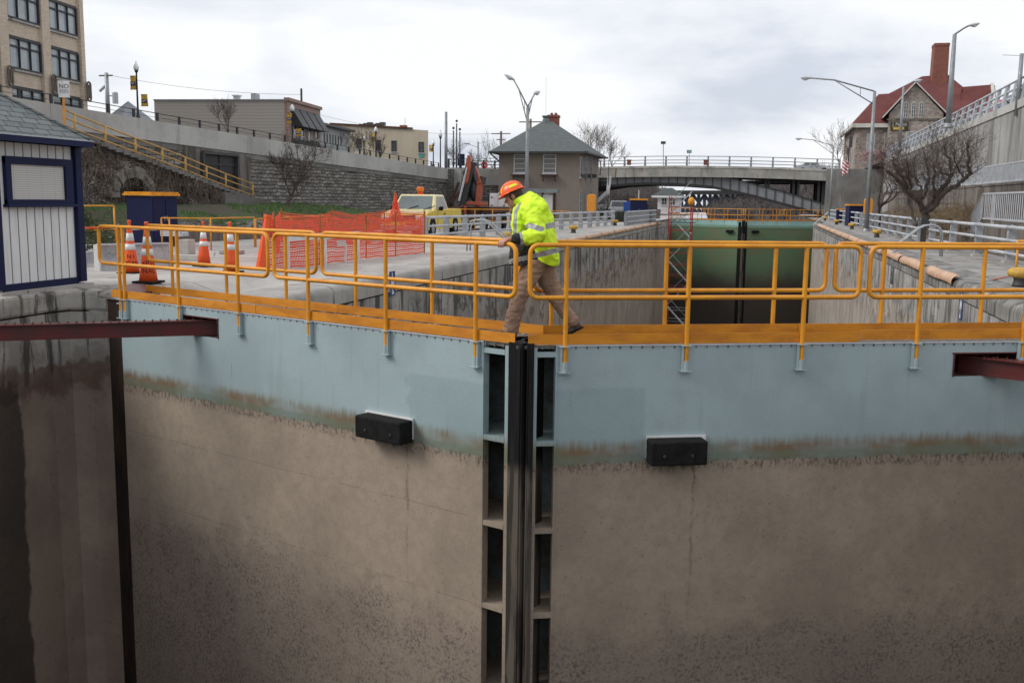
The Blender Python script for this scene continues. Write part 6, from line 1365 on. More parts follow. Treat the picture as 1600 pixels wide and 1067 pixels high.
def ledge():
    XG = 11.4; zl = onx(1600, 287, XG).z; t = thing('ledge_wall', 'brownish concrete ledge wall below the picket walkway', 'wall', (XG, 60, ZG)); m = MB(); m.prism([Vector((XG, 26, -.4)), Vector((XG, 100, -.4)), Vector((XG, 100, zl)), Vector((XG, 26, zl))], (1.09, 0, 0)); m.build('wall', M['ledge'], t)
    m = MB(); m.prism([Vector((XG-.05, 26, zl)), Vector((XG-.05, 100, zl)), Vector((XG-.05, 100, zl+.1)), Vector((XG-.05, 26, zl+.1))], (1.14, 0, 0)); m.build('coping', M['ledge'], t)
    for Y in (44, 58.5, 75): m = MB(); m.box((XG-.15, Y, zl/2-.1), (.35, .9, zl+.1)); m.build('buttress', M['ledge'], t)
    f = thing('picket_fence', 'pale grey picket fence along the walkway above the ledge wall', 'fence', (XG, 60, zl), group='pale grey picket fences'); h = onx(1600, 252, XG).z-zl-.1; Y = 28.0; z = zl+.12; k = 0
    while Y < 98:
        L = 2.4; m = MB()
        for i in range(18): yy = Y+.13*i+.06; m.box((XG+.06, yy, z+h/2), (.035, .035, h-.08))
        m.build('picket_panel', M['galv_light'], f)
        m = MB(); m.box((XG+.06, Y, z+h/2-.05), (.07, .07, h+.1)); m.build('post', M['galv_light'], f); Y += L
    for zz_ in (z+.06, z+h): m = MB(); m.bar((XG+.06, 28, zz_), (XG+.06, Y, zz_), .06); m.build('rail', M['galv_light'], f)
ledge()
# backing mesh gives the walkway fence its dull sheen is left out on purpose
def fence2():
    X2 = 9.6; a = onx(1537, 303, X2); b = onx(1600, 299, X2); zt = a.z; zb = onx(1560, 343, X2).z; t = thing('picket_fence', 'pale grey stair fence with a slanting end panel at the right edge', 'fence', (X2, a.y, zb), group='pale grey picket fences')
    Yn = b.y-6; Yf = a.y
    m = MB(); m.bar((X2, Yn, zt), (X2, Yf, zt), .07); m.build('rail', M['galv_light'], t); m = MB(); m.bar((X2, Yn, zb), (X2, Yf-.3, zb), .07); m.build('rail', M['galv_light'], t)
    Y = Yf-.5
    while Y > Yn: m = MB(); m.tube([(X2, Y, zb), (X2, Y, zt)], .022, 5); m.build('picket', M['galv_light'], t); Y -= .33
    yp = onx(1553, 320, X2).y; m = MB(); m.bar((X2, yp, zb-.3), (X2, yp, zt), .10, up=(0, 1, 0)); m.build('post', M['galv_light'], t)
    q = onx(1519, 352, X2); m = MB()
    for i in range(12):
        f_ = i/11; Yq = Yf+(q.y-Yf)*f_; m.box((X2, Yq, (zt+(q.z+.55-zt)*f_+max(ZG, zb-1.0*f_))/2), (.03, .05, zt+(q.z+.55-zt)*f_-max(ZG, zb-1.0*f_)))
    m.build('end_panel', M['galv_light'], t); m = MB(); m.bar((X2, Yf, zt), (X2, q.y, q.z+.6), .06); m.bar((X2, q.y, ZG), (X2, q.y, q.z+.6), .08, up=(0, 1, 0)); m.build('end_frame', M['galv_light'], t)
    m = MB(); m.box((X2+.9, (Yn+Yf)/2, (zb-.1+ZG)/2), (1.7, Yf-Yn, zb-.1-ZG)); tag(m.build('stair_landing', M['ledge'], bevel=.02), 'low concrete landing carrying the stair fence at the right edge', 'landing')
    return Yn, Yf
Yn2, Yf2 = fence2()
m = MB()
def fbk(u, v):
    Y = 30+68*u; X = 8.5+2.95*v; return Vector((X, Y, -.24+1.15*sm(v)*(.55+.45*sm((Y-Yf2)/3))+.16*noise.noise(Vector((X*1.2, Y*.8, 3)))*min(1, v*5)))
m.grid(fbk, 150, 14); tag(m.build('dirt_bank', M['dirt'], local=True, smooth=True), kind='structure')
m = MB(); random.seed(44)
for _ in range(2600):
    Y = random.choice([random.gauss(43, 2.2), random.uniform(40, 90), random.gauss(60, 4)]); u = (Y-30)/68
    if not 0 < u < 1 or Y < Yf2+.5: continue
    p = fbk(u, random.uniform(.2, .95)); h = random.uniform(.3, 1.0); m.tube([p, p+Vector((random.gauss(0, .15), random.gauss(0, .15), h*.6)), p+Vector((random.gauss(0, .4), random.gauss(0, .4), h))], [.012, .009, .005], 3, cap=False)
tag(m.build('dry_brush', simple('dry_brush_stems', (.26, .185, .10), (.11, .08, .055), .5, 1), local=True), 'dry brown brush growing on the bank under the gnarled tree', 'brush', kind='stuff')
m = MB(); random.seed(45); rocks(m, lambda: fbk(random.uniform(.3, .62), random.uniform(.3, .98)), 160, .12, .34); tag(m.build('bank_stones', simple('bank_stone', (.20, .18, .16), (.10, .09, .08), 2, .95), local=True), 'dark stones lying on the right bank', 'stones', kind='stuff')
# poles on the ramp
cobra(1492, 54, 1476, 200, 74, ((1515, 40, 0, 0),), 'tallest pale street light on the ramp with a short right arm', .16)
cobra(1412, 136, 1406, 236, 98, ((1430, 127, 0, 0),), 'smaller street light on the ramp before the stone gable', .12)
t, p = pole(1597, 84, 150, 57, .10, 'banded pole cut by the right picture edge above the ramp', mat='pole'); m = MB(); m.bar(p-Vector((.1, 0, .1)), p-Vector((.9, 0, .05)), .03); m.build('bracket', M['galv_light'], t)
# stone building
def stone_building():
    Y = 150; P = lambda px, py, dy=0: aty(px, py, Y+dy); t = thing('stone_building', 'field stone building with a dark red hipped roof and tall brick chimney', 'building', (P(1450, 200).x, Y, 5)); zb = 4.0
    x0 = P(1339, 200).x; x1 = P(1562, 200).x; ze = P(1339, 194).z; w = MB(); w.prism([Vector((x0, Y, zb)), Vector((x1, Y, zb)), Vector((x1, Y, ze)), Vector((x0, Y, ze))], (0, 22, 0)); w.build('wall', M['fieldstone'], t)
    # gabled projection
    gx0, gx1 = P(1388, 180).x, P(1472, 180).x; ap = P(1430.5, 131, -1.2); gz = P(1388, 178, -1.2).z; gy = Y-1.2
    w = MB(); w.prism([Vector((gx0, gy, zb)), Vector((gx1, gy, zb)), Vector((gx1, gy, gz)), Vector((ap.x, gy, ap.z)), Vector((gx0, gy, gz))], (0, 1.3, 0)); w.build('gable_wall', M['fieldstone'], t)
    r1, r2 = P(1441, 119.5, 11), P(1481, 116.5, 11); red = M['red_roof']; o = .6
    E_ = [Vector((x0-o, Y-o, ze)), Vector((x1+o, Y-o, ze)), Vector((x1+o, Y+22+o, ze)), Vector((x0-o, Y+22+o, ze))]
    m = MB(); ma, mb_ = Vector((P(1378, 150, 5).x, Y+5.5, P(1378, 152, 5).z)), Vector((P(1524, 150, 5).x, Y+5.5, P(1520, 150, 5).z))
    mc, md = Vector((mb_.x, Y+16.5, mb_.z)), Vector((ma.x, Y+16.5, ma.z))
    m.add(E_+[ma, mb_, mc, md, r1, r2], [(0, 1, 5, 4), (1, 2, 6, 5), (2, 3, 7, 6), (3, 0, 4, 7), (4, 5, 9, 8), (5, 6, 9), (6, 7, 8, 9), (7, 4, 8), (3, 2, 1, 0)]); rf = m.build('roof', red, t)
    # front gable roof
    m = MB(); bk = 9; oh = .5; L_ = Vector((gx0-.9, gy-.3, gz-.45)); R_ = Vector((gx1+.9, gy-.3, gz-.45)); A0 = Vector((ap.x, gy-.3, ap.z+.28)); back = Vector((0, bk, 0)); th = Vector((0, 0, -.22))
    m.prism([L_, A0, A0+back, L_+back], th); m.prism([A0, R_, R_+back, A0+back], th); m.build('gable_roof', red, rf)
    m = MB(); f_ = Vector((0, -.06, 0)); m.bar(L_+f_+Vector((0, 0, -.1)), A0+f_+Vector((0, 0, -.1)), .14, .38, up=(0, -1, 0)) ; m.bar(A0+f_+Vector((0, 0, -.1)), R_+f_+Vector((0, 0, -.1)), .14, .38, up=(0, -1, 0)); m.build('gable_trim', M['cream_trim'], rf)
    m = MB(); m.bar(Vector((x0-o, Y-o, ze-.25)), Vector((gx0, Y-o, ze-.25)), .3, .55); m.build('eaves', M['cream_trim'], rf); m = MB(); m.bar(Vector((gx1, Y-o, ze-.25)), Vector((x1+o, Y-o, ze-.25)), .3, .55); m.build('eaves', M['cream_trim'], rf); m = MB(); m.bar(Vector((x0-o, Y-o, ze-.25)), Vector((x0-o, Y+22, ze-.25)), .3, .55); m.build('eaves', M['cream_trim'], rf)
    # left wing ridge and right cross gable
    a, b = P(1373, 147.5, 5), P(1432, 143.5, 5); FL = Vector((x0-o, Y-o-.03, ze+.02)); BL = Vector((x0-o, Y+12, ze+.02)); FR = Vector((b.x, Y-o-.03, ze+.02)); BR = Vector((b.x, Y+12, ze+.02))
    m = MB(); m.add([FL, FR, b, a, BL, BR], [(0, 1, 2, 3), (4, 0, 3), (5, 4, 3, 2), (1, 5, 2), (0, 4, 5, 1)]); m.build('wing_roof', red, rf)
    a, b = P(1505, 136, 6), P(1549, 132.5, 6); m = MB(); d = 4.2; z_ = ze+.1; m.add([a, b, Vector((b.x, b.y-d, z_)), Vector((a.x-1, a.y-d, z_)), Vector((b.x, b.y+d, z_)), Vector((a.x-1, a.y+d, z_))], [(0, 3, 2, 1), (0, 1, 4, 5)]); m.build('wing_roof', red, rf)
    m = MB(); m.prism([b+Vector((0, 0, -.1)), Vector((b.x, b.y-d+.2, z_)), Vector((b.x, b.y+d-.2, z_))], (.5, 0, 0)); m.build('gable_wall', M['fieldstone'], t)
    m = MB(); m.bar(b+Vector((.1, 0, .05)), Vector((b.x+.1, b.y-d-.2, z_)), .5, .4, up=(1, 0, 0)); m.bar(b+Vector((.1, 0, .05)), Vector((b.x+.1, b.y+d+.2, z_)), .5, .4, up=(1, 0, 0)); m.build('gable_trim', M['cream_trim'], rf)
    c0, c1 = P(1457, 121, 9), P(1480, 119, 9); zt = P(1470, 68, 9).z; w = c1.x-c0.x; cx = (c0.x+c1.x)/2; m = MB(); q = lambda k, z: [Vector((cx+sx*w/2*k, Y+10+sy*1.3*k, z)) for sx, sy in ((-1, -1), (1, -1), (1, 1), (-1, 1))]
    v0, v1 = q(1.12, ze+2), q(1.0, zt-.4); m.add(v0+v1, [(0, 1, 5, 4), (1, 2, 6, 5), (2, 3, 7, 6), (3, 0, 4, 7)]); v2 = q(1.05, zt-.4); m.prism(v2, (0, 0, .4)); m.build('chimney', M['chimney_brick'], t)
    for px in (1416.5, 1428.5, 1440.5):
        a, b = P(px, 159, -1.2), P(px, 184, -1.2); wd = .62; m = MB(); yy = gy-.04; h = a.z-b.z
        outl = [Vector((a.x-wd/2, yy, b.z)), Vector((a.x+wd/2, yy, b.z))]+[Vector((a.x+wd/2*cos(radians(18*k)), yy, a.z-wd/2+wd/2*sin(radians(18*k)))) for k in range(11)]
        m.prism(outl, (0, .1, 0)); o_ = m.build('arched_window', M['cream_trim'], t); m = MB(); inn = [Vector((a.x+(v.x-a.x)*.72, yy-.02, b.z+.12+(v.z-b.z)*.90)) for v in outl]; m.prism(inn, (0, .08, 0)); MB.build(m, 'pane', M['win_dark'], parent=o_)
        m = MB(); m.bar((a.x, yy-.04, b.z+.1), (a.x, yy-.04, a.z-.1), .07, up=(0, 1, 0)); [m.bar((a.x-wd*.4, yy-.035, b.z+h*k), (a.x+wd*.4, yy-.035, b.z+h*k), .05) for k in (.25, .5, .75)]; MB.build(m, 'glazing_bars', M['cream_trim'], parent=o_)
    for px0, px1, y0, y1, yp in ((1355, 1366, 209, 238, Y), (1382.5, 1397, 207, 237, Y), (1416, 1437, 206, 236, gy), (1449, 1462, 206, 236, gy)):
        a, b = aty(px0, y0, yp), aty(px1, y1, yp); win(t, ((a.x+b.x)/2, yp, (a.z+b.z)/2), b.x-a.x, a.z-b.z, (0, -1, 0), .12, 'cream_trim', 'win', 2 if px0 > 1375 else 1, 2, .08)
    m = MB(); a, b = P(1386, 187, -1.2), P(1474, 186.5, -1.2); m.bar(a, b, .25, .22); m.build('string_course', M['ledge'], t)
    a, b = aty(1392, 190.5, gy), aty(1419, 204, gy); c = Vector(((a.x+b.x)/2, gy-.12, (a.z+b.z)/2)); m = MB(); m.box(c, (b.x-a.x, .15, a.z-b.z)); sg = m.build('sign_board', simple('dark_brown_sign', (.035, .028, .015), (.05, .04, .02), 2, .6), t)
    vs, fs_ = text_mesh('J. Pennisi', .66); m = MB(); m.add([c+Vector((v.x*.8, -.09, v.y+.22)) for v in vs], fs_); MB.build(m, 'lettering', M['cream_trim'], parent=sg)
    m = MB(); m.box(c+Vector((-.1, -.085, -.32)), ((b.x-a.x)*.62, .01, .36)); MB.build(m, 'gold_strip', simple('gold_strip', (.6, .42, .06), (.5, .34, .05), 3, .5), parent=sg)
M['cream_trim'] = simple('cream_white_trim', (.62, .60, .54), (.5, .48, .43), 1, .7)
stone_building()
p = aty(1374, 243, 140); t = thing('street_planting', 'pinkish bush below the stone building windows', 'bush', (p.x, 140, p.z-2)); m = MB(); random.seed(9)
for _ in range(900):
    q = p+Vector((random.gauss(0, 1.3), random.gauss(0, .6), random.gauss(0, .45))); d = Vector((random.gauss(0, 1), random.gauss(0, 1), random.gauss(0, 1))).normalized()*.16; s_ = d.orthogonal()*.6; m.add([q-s_, q+s_, q+d], [(0, 1, 2)])
m.build('foliage', simple('pink_blossom', (.40, .22, .24), (.22, .12, .10), 2, .9), t)
# ============================================================= VEHICLES
def wheel(t, x, y, r, w, name='wheel'):
    m = MB(); prof = [(-w/2, r*.86), (-w/2+.03, r), (w/2-.03, r), (w/2, r*.86)]; n = 20; vs = []
    for xx, rr in prof: vs += [Vector((x+xx, y+rr*cos(2*pi*k/n), r+rr*sin(2*pi*k/n))) for k in range(n)]
    m.add(vs, [(i*n+k, i*n+(k+1) % n, (i+1)*n+(k+1) % n, (i+1)*n+k) for i in range(3) for k in range(n)]+[tuple(range(n)), tuple(range(3*n, 4*n))[::-1]])
    o = m.build(name, M['black'], t, smooth=False, local=True)
    s = 1 if x > 0 else -1; m = MB(); m.tube([(x+s*(w/2-.02), y, r), (x+s*(w/2+.015), y, r)], r*.55, 14); m.build('hub', M['galv'], o, local=True)
def vehicle(loc, rz, label, cat, name, paint, prof, cab, W_=1.9, wheels=(.85, 4.4), r=.38, roof_lamp=False, group=None, bed=None, pickup=False, cabm=None):
    """prof: side outline (y, z) of the lower body, cab: (y_base_front, y_top_front, y_top_rear, y_base_rear, z_base, z_top)"""
    t = thing(name, label, cat, tuple(loc), rz, group); L = max(p[0] for p in prof)
    m = MB(); m.prism([Vector((-W_/2, y, z)) for y, z in prof], (W_, 0, 0)); body = m.build('body', paint, t, bevel=.05, local=True)
    yb0, yt0, yt1, yb1, zb, zt = cab; w0, w1 = W_/2-.04, W_/2-.20
    V = [(-w0, yb0, zb), (w0, yb0, zb), (w0, yb1, zb), (-w0, yb1, zb), (-w1, yt0, zt), (w1, yt0, zt), (w1, yt1, zt), (-w1, yt1, zt)]; V = [Vector(v) for v in V]
    m = MB(); m.add(V, [(0, 1, 5, 4), (1, 2, 6, 5), (2, 3, 7, 6), (3, 0, 4, 7), (4, 5, 6, 7), (3, 2, 1, 0)]); cb = m.build('cab', cabm or paint, t, bevel=.06, local=True)
    def pane(q, inset, nm, mt='glass', nrm=None):
        q = [Vector(v) for v in q]; c = sum(q, Vector())/4; n_ = (q[1]-q[0]).cross(q[3]-q[0]).normalized()
        if n_.dot(c-Vector((0, (yb0+yb1)/2, zb))) < 0: n_ = -n_
        a, b, c_, d = q; u0, u1, v0, v1 = inset; bl = lambda u, v: (a*(1-u)+b*u)*(1-v)+(d*(1-u)+c_*u)*v
        m = MB(); m.prism([bl(u0, v0)+n_*.004, bl(u1, v0)+n_*.004, bl(u1, v1)+n_*.004, bl(u0, v1)+n_*.004], n_*.008); m.build(nm, M[mt], cb, local=True)
    pane((V[0], V[1], V[5], V[4]), (.06, .94, .08, .90), 'windscreen', 'windscreen'); pane((V[2], V[3], V[7], V[6]), (.1, .9, .15, .88), 'rear_window')
    for a, b, c, d in ((V[1], V[2], V[6], V[5]), (V[0], V[3], V[7], V[4])):
        pane((a, b, c, d), (.16, .52, .12, .88), 'side_window', 'win_dark'); pane((a, b, c, d), (.58, .90, .12, .88), 'side_window', 'win_dark')
    for s in (-1, 1):
        for yy in wheels: 
            m = MB(); m.tube([(s*(W_/2-.1), yy, r+.02), (s*(W_/2+.006), yy, r+.02)], r*1.22, 18); m.build('wheel_arch', M['black'], body, local=True); wheel(t, s*(W_/2-.11), yy, r, .24)
        zh = [z for y, z in prof if y < .15]; zh = max(zh)
        m = MB(); m.box((s*(W_/2-.25), -.012, zh-.14), (.38, .05, .17)); m.build('headlight', M['refl'], t, bevel=.01, local=True)
        m = MB(); m.box((s*(W_/2-.1), L+.005, .85), (.14, .04, .34)); m.build('tail_light', M['maroon'], t, local=True)
        m = MB(); m.ell((s*(W_/2+.12), yb0+.55, zb+.10), (.11, .06, .10), 10, 8); m.bar((s*(W_/2-.05), yb0+.6, zb+.03), (s*(W_/2+.1), yb0+.56, zb+.06), .04); m.build('mirror', M['black'], t, smooth=True, local=True)
        m = MB(); yh = yb0+.45
        for y_ in (yh, yh+1.15): m.box((s*(W_/2+.002), y_, .78), (.008, .018, .6))
        m.box((s*(W_/2+.002), yh+.58, .48), (.008, 1.15, .018)); m.build('door_seam', M['steel_dark'], body, local=True)
        for y_ in (yh+.98,): m = MB(); m.box((s*(W_/2+.02), y_, zb-.14), (.03, .16, .04)); m.build('door_handle', M['black'], body, local=True)
    m = MB(); m.box((0, -.04, .42), (W_+.02, .16, .2)); m.build('bumper', M['galv'], t, bevel=.03, local=True); m = MB(); m.box((0, L+.04, .48), (W_+.02, .14, .2)); m.build('bumper', M['galv'], t, bevel=.03, local=True)
    m = MB(); m.box((0, -.008, zh-.15), (W_-.95, .04, .24)); m.build('grille', M['steel_dark'], t, local=True)
    if pickup:
        m = MB(); y0, y1, zz_ = bed; m.box((0, (y0+y1)/2, zz_-.001), (W_-.22, y1-y0-.16, .012)); m.build('bed_liner', M['steel_dark'], t, local=True)
        m = MB(); m.box((0, (y0+y1)/2-.0, zz_+.03), (W_-.02, .04, .08)) if False else m.box((0, y1-.05, zz_+.02), (W_-.02, .07, .05)); m.box((-W_/2+.06, (y0+y1)/2, zz_+.02), (.09, y1-y0, .05)); m.box((W_/2-.06, (y0+y1)/2, zz_+.02), (.09, y1-y0, .05)); m.build('bed_rail', paint, t, bevel=.01, local=True)
    if roof_lamp:
        m = MB(); m.lathe([(.14, zt), (.14, zt+.08)], (0, (yt0+yt1)/2-.3, 0), 12); lp = m.build('beacon_base', M['orange'], t, local=True); m = MB(); m.lathe([(.07, zt+.08), (.10, zt+.12), (.17, zt+.17), (.17, zt+.30), (.10, zt+.34)], (0, (yt0+yt1)/2-.3, 0), 14); m.build('beacon', simple('amber_beacon', (.85, .22, .01), (.7, .15, .01), 3, .25), lp, smooth=True, local=True)
        for s in (-.35, .42): m = MB(); y0_ = yb0+.02; m.bar((s, yb0-.01, zb+.03), (s+.55, yb0+.17, zb+.22), .025); m.build('wiper', M['black'], t, local=True)
    return t
M['windscreen'] = simple('windscreen_glass', (.10, .125, .125), (.16, .19, .19), .8, .08, spec=.9)
yel = simple('pale_yellow_car_paint', (.80, .60, .075), (.72, .52, .06), 1.5, .3, spec=.6)
trk = [(0, .38), (0, .80), (.08, .98), (.35, 1.06), (1.35, 1.16), (3.55, 1.18), (3.56, 1.16), (5.55, 1.16), (5.6, 1.1), (5.6, .45), (5.2, .36), (.3, .32)]
M['bonnet'] = simple('bonnet_sky_sheen', (.88, .78, .42), (.84, .70, .30), 1.5, .25, spec=.7)  # sky reflection on the bonnet painted as a paler yellow
px = onl2(672, (-15.3, 40), (-14.9, 60)); 
vt = vehicle((-16.35, 44.2, ZG), radians(1.5), 'yellow pickup truck with an orange roof beacon behind the orange netting', 'pickup truck', 'pickup_truck', yel, trk, (1.28, 1.98, 3.30, 3.62, 1.13, 1.83), 2.0, (.98, 4.55), .39, True, bed=(3.72, 5.55, 1.165), pickup=True, cabm=simple('cab_sky_sheen', (.88, .78, .42), (.84, .70, .30), 1.5, .25, spec=.7))  # cab paler than the body: reflected sky put into its colour
m = MB(); m.prism([Vector((-.88, .12, 1.0)), Vector((.88, .12, 1.0)), Vector((.84, 1.34, 1.17)), Vector((-.84, 1.34, 1.17))], (0, 0, .03)); m.build('bonnet', M['bonnet'], vt, bevel=.02, local=True)
vt.scale = (1.10, 1.10, 1.10); vt.location.x += .12
sil = simple('silver_car_paint', (.50, .51, .52), (.42, .43, .44), 1.5, .3, .4, spec=.6)
p = aty(957, 333, 101); q = vehicle((p.x+.2, 101-5.6+5.6, ZG), radians(180+8), 'silver pickup truck seen from behind near the bridge', 'pickup truck', 'pickup_truck', sil, trk, (1.28, 1.98, 3.30, 3.62, 1.13, 1.83), 2.0, (.98, 4.55), .39, False, bed=(3.72, 5.55, 1.165), pickup=True)
q.location.y = 101+3
carp = [(0, .35), (0, .62), (.15, .74), (1.15, .88), (3.9, .95), (4.3, .9), (4.35, .4), (4.1, .3), (.2, .28)]
def car(loc, rz, label, paint, group=None): return vehicle(loc, rz, label, 'car', 'parked_car', paint, carp, (.95, 1.75, 3.2, 4.0, .88, 1.42), 1.76, (.8, 3.5), .31, False, group)
mar = simple('maroon_car_paint', (.13, .028, .025), (.10, .02, .02), 1.5, .3, spec=.6)
p = aty(812, 340, 68); car((p.x+2.0, 68, ZG), radians(84), 'dark red car parked behind the worker\'s head', mar)
p = aty(931, 333, 100); car((p.x-.1, 104, ZG), radians(175), 'dark car standing left of the silver pickup', simple('charcoal_car_paint', (.06, .065, .07), (.05, .05, .055), 1, .3, spec=.6))
for i, (px_, Yc, col, lb) in enumerate(((1578, 47.5, (.55, .02, .03), 'bright red car glimpsed through the ramp railing'), (1596, 44.5, (.04, .12, .30), 'blue car glimpsed at the right end of the ramp railing'), (1562, 54, (.6, .6, .6), 'white car glimpsed through the ramp railing'), (1535, 60, (.02, .02, .022), 'black car glimpsed through the ramp railing'), (1512, 68, (.5, .48, .45), 'pale car behind the ramp railing near the tall light'), (1486, 77, (.12, .03, .03), 'dark red car on the ramp nearest the stone building'))):
    Yc = onx(px_, 200, 14.6).y; car((14.6, Yc-2.0, zz(min(Yc, Ye))-.22), radians(2), lb, simple('car_paint_%s' % 'abcdef'[i], col, tuple(c*.8 for c in col), 1, .3, spec=.6), 'cars parked on the ramp')
p = aty(1297, 262, YB+6); car((p.x, YB+6, tz(p.x)-.3), radians(90), 'pale grey car crossing the right end of the bridge', sil)
# ---- truck with folded orange crane
def crane():
    Y = 57.0; C = lambda px, py, dy=0: aty(px, py, Y)+Vector((0, dy, 0)); g = C(744, 353); t = thing('crane_truck', 'dark flatbed truck carrying a folded orange knuckle boom crane', 'crane truck', (g.x, Y, ZG)); oc = simple('faded_orange_crane_paint', (.40, .09, .04), (.28, .06, .03), 2, .5)
    m = MB(); m.box((g.x-.3, Y+1.5, .55), (2.2, 6.5, .3)); m.build('chassis', M['steel_dark'], t)
    m = MB(); m.box((g.x-.3, Y+2.2, .95), (2.4, 4.6, .35)); m.build('flatbed', M['rust'], t, bevel=.03)
    for s in (-1, 1):
        for yy in (-.8, 3.6): m = MB(); x = g.x-.3+s*1.0; m.tube([(x-.14, Y+yy, ZG+.48), (x+.14, Y+yy, ZG+.48)], .48, 18); m.build('wheel', M['black'], t)
    m = MB(); m.bar(C(743, 335), C(743, 323), .55, .5, up=(0, 1, 0)); m.build('turret', M['rust'], t, bevel=.04)
    m = MB(); m.bar(C(728, 317, -.3), C(764, 319, -.3), .2, .2); m.bar(C(730, 318, -.3), C(729, 347, -.3), .14, up=(0, 1, 0)); m.build('outrigger', oc, t, bevel=.02)
    m = MB(); m.bar(C(746, 326), C(751, 282), .30, .4, up=(0, 1, 0)); m.build('column', oc, t, bevel=.03)
    m = MB(); m.bar(C(751, 287, -.1), C(739, 258, -.1), .32, .4, up=(0, 1, 0)); m.build('main_boom', oc, t, bevel=.03)
    m = MB(); m.tube([C(747, 283, -.3), C(741, 262, -.3)], .11, 8); m.tube([C(753, 288), C(755, 276)], .2, 8); m.build('ram', M['steel_dark'], t)
    m = MB(); m.prism([C(731, 262, -.5), C(734, 243, -.5), C(737, 243, -.5), C(740, 259, -.5), C(735, 285, -.5), C(728, 290, -.5)], (0, .4, 0)); m.build('knuckle', oc, t, bevel=.03)
    m = MB(); m.bar(C(739, 253, -.2), C(724, 318, -.2), .55, .5, up=(0, 1, 0)); m.build('folded_jib', M['blackp'], t, bevel=.02)
    m = MB(); m.tube([C(731, 275, -.6), C(722, 314, -.6)], .06, 6); m.tube([C(734, 262, -.6), C(726, 300, -.6)], .05, 6); m.build('jib_ram', M['galv_light'], t)
    m = MB(); m.ell(C(741, 297, .1), (.35, .35, .7), 12, 8); m.build('winch', M['blackp'], t, smooth=True)
crane()
Yw = 61.0; a, b = aty(765, 302, Yw), aty(791, 338, Yw); t = thing('white_cabinet', 'tall white cabinet with dark hinges between the crane and the worker', 'cabinet', ((a.x+b.x)/2, Yw, ZG)); m = MB(); m.box(((a.x+b.x)/2, Yw+.4, (a.z+ZG)/2), (b.x-a.x, .8, a.z-ZG)); m.build('housing', M['white'], t, bevel=.02)
for x in (a.x+.1, b.x-.1):
    for z in (a.z-.25, a.z-.75, a.z-1.2): m = MB(); m.prism([Vector((x, Yw-.02, z+.05)), Vector((x, Yw-.02, z-.05)), Vector((x+(.16 if x < a.x+.2 else -.16), Yw-.02, z))], (0, .02, 0)); m.build('hinge', M['steel_dark'], t)
m = MB(); m.box(((a.x+b.x)/2, Yw-.005, (a.z+ZG)/2), (.02, .01, a.z-ZG-.1)); m.build('door_gap', M['galv'], t)
pipe_rail([Vector((aty(px, 345, 54).x, 54.0+(px-700)*.03, ZG)) for px in (690, 712, 734, 757, 780, 803)], 1.25, 'yellow pipe railing beyond the left guard rail near the crane', (.6,))
pipe_rail([Vector((aty(px, 345, 66).x, 66.0, ZG)) for px in (848, 862, 877, 890)], 1.1, 'yellow pipe railing before the taupe house wall', (.55,))
m = MB(); p = aty(930, 318, 108); q = aty(949, 300, 108); m.bar(p, q, 1.2, .25); t = m.build('gangway', M['galv']); tag(t, 'pale raised gangway beside the right corner of the taupe house', 'gangway')
p = aty(951, 266, 92); q = aty(950, 334, 92); t = thing('banner_flag', 'tall narrow white banner on a thin pole right of the house', 'flag', (q.x, 92, ZG)); m = MB(); m.tube([Vector((q.x, 92, ZG)), p+Vector((0, 0, 1))], .03, 5); m.build('pole', M['steel_dark'], t)
m = MB(); a_ = aty(952, 276, 92); b_ = aty(952, 306, 92); m.grid(lambda u, v: Vector((a_.x-.22+.44*u*(1-.4*v), 92+.1*sin(v*7), a_.z+(b_.z-a_.z)*v)), 4, 12); o = m.build('cloth', M['white'], t, smooth=True); s_ = o.modifiers.new('t', 'SOLIDIFY'); s_.thickness = .02
for px_, lb in ((966, 'left'), (972, 'right')): p = aty(px_, 335, 88); m = MB(); m.lathe([(.26, ZG), (.30, .55), (.32, .6), (.3, .66), (.1, .72)], (p.x, 88, 0), 12); tag(m.build('litter_bin', simple('olive_bin', (.05, .055, .04), (.035, .04, .03), 2, .6), smooth=True), lb+' dark olive bin at the end of the left guard rail', 'bin', 'dark olive bins')
for px_, Yy, w, h, lb in ((1018, 96, 1.6, .5, 'dark timber stack by the far end of the left guard rail'),): p = aty(px_, 335, Yy); m = MB(); [m.box((p.x, Yy+.2*k, ZG+.3+.22*k), (w, .3, .2), radians(8*k)) for k in range(4)]; tag(m.build('timber_stack', M['wood']), lb, 'timber')
# overhead wires
def wire(a, b, sag, label): 
    m = MB(); a, b = Vector(a), Vector(b); m.tube([a.lerp(b, i/20)-Vector((0, 0, sag*4*(i/20)*(1-i/20))) for i in range(21)], .018, 3, cap=False); tag(m.build('overhead_wire', M['steel_dark']), label, 'wire', 'overhead wires')
wire(aty(166, 117, 95), aty(470, 148, 105), .5, 'long overhead wire from the transformer pole to the brick shop flue'); wire(aty(500, 180, 120), aty(783, 208, 150), 1.0, 'overhead wire crossing above the cream building to the distant pole')
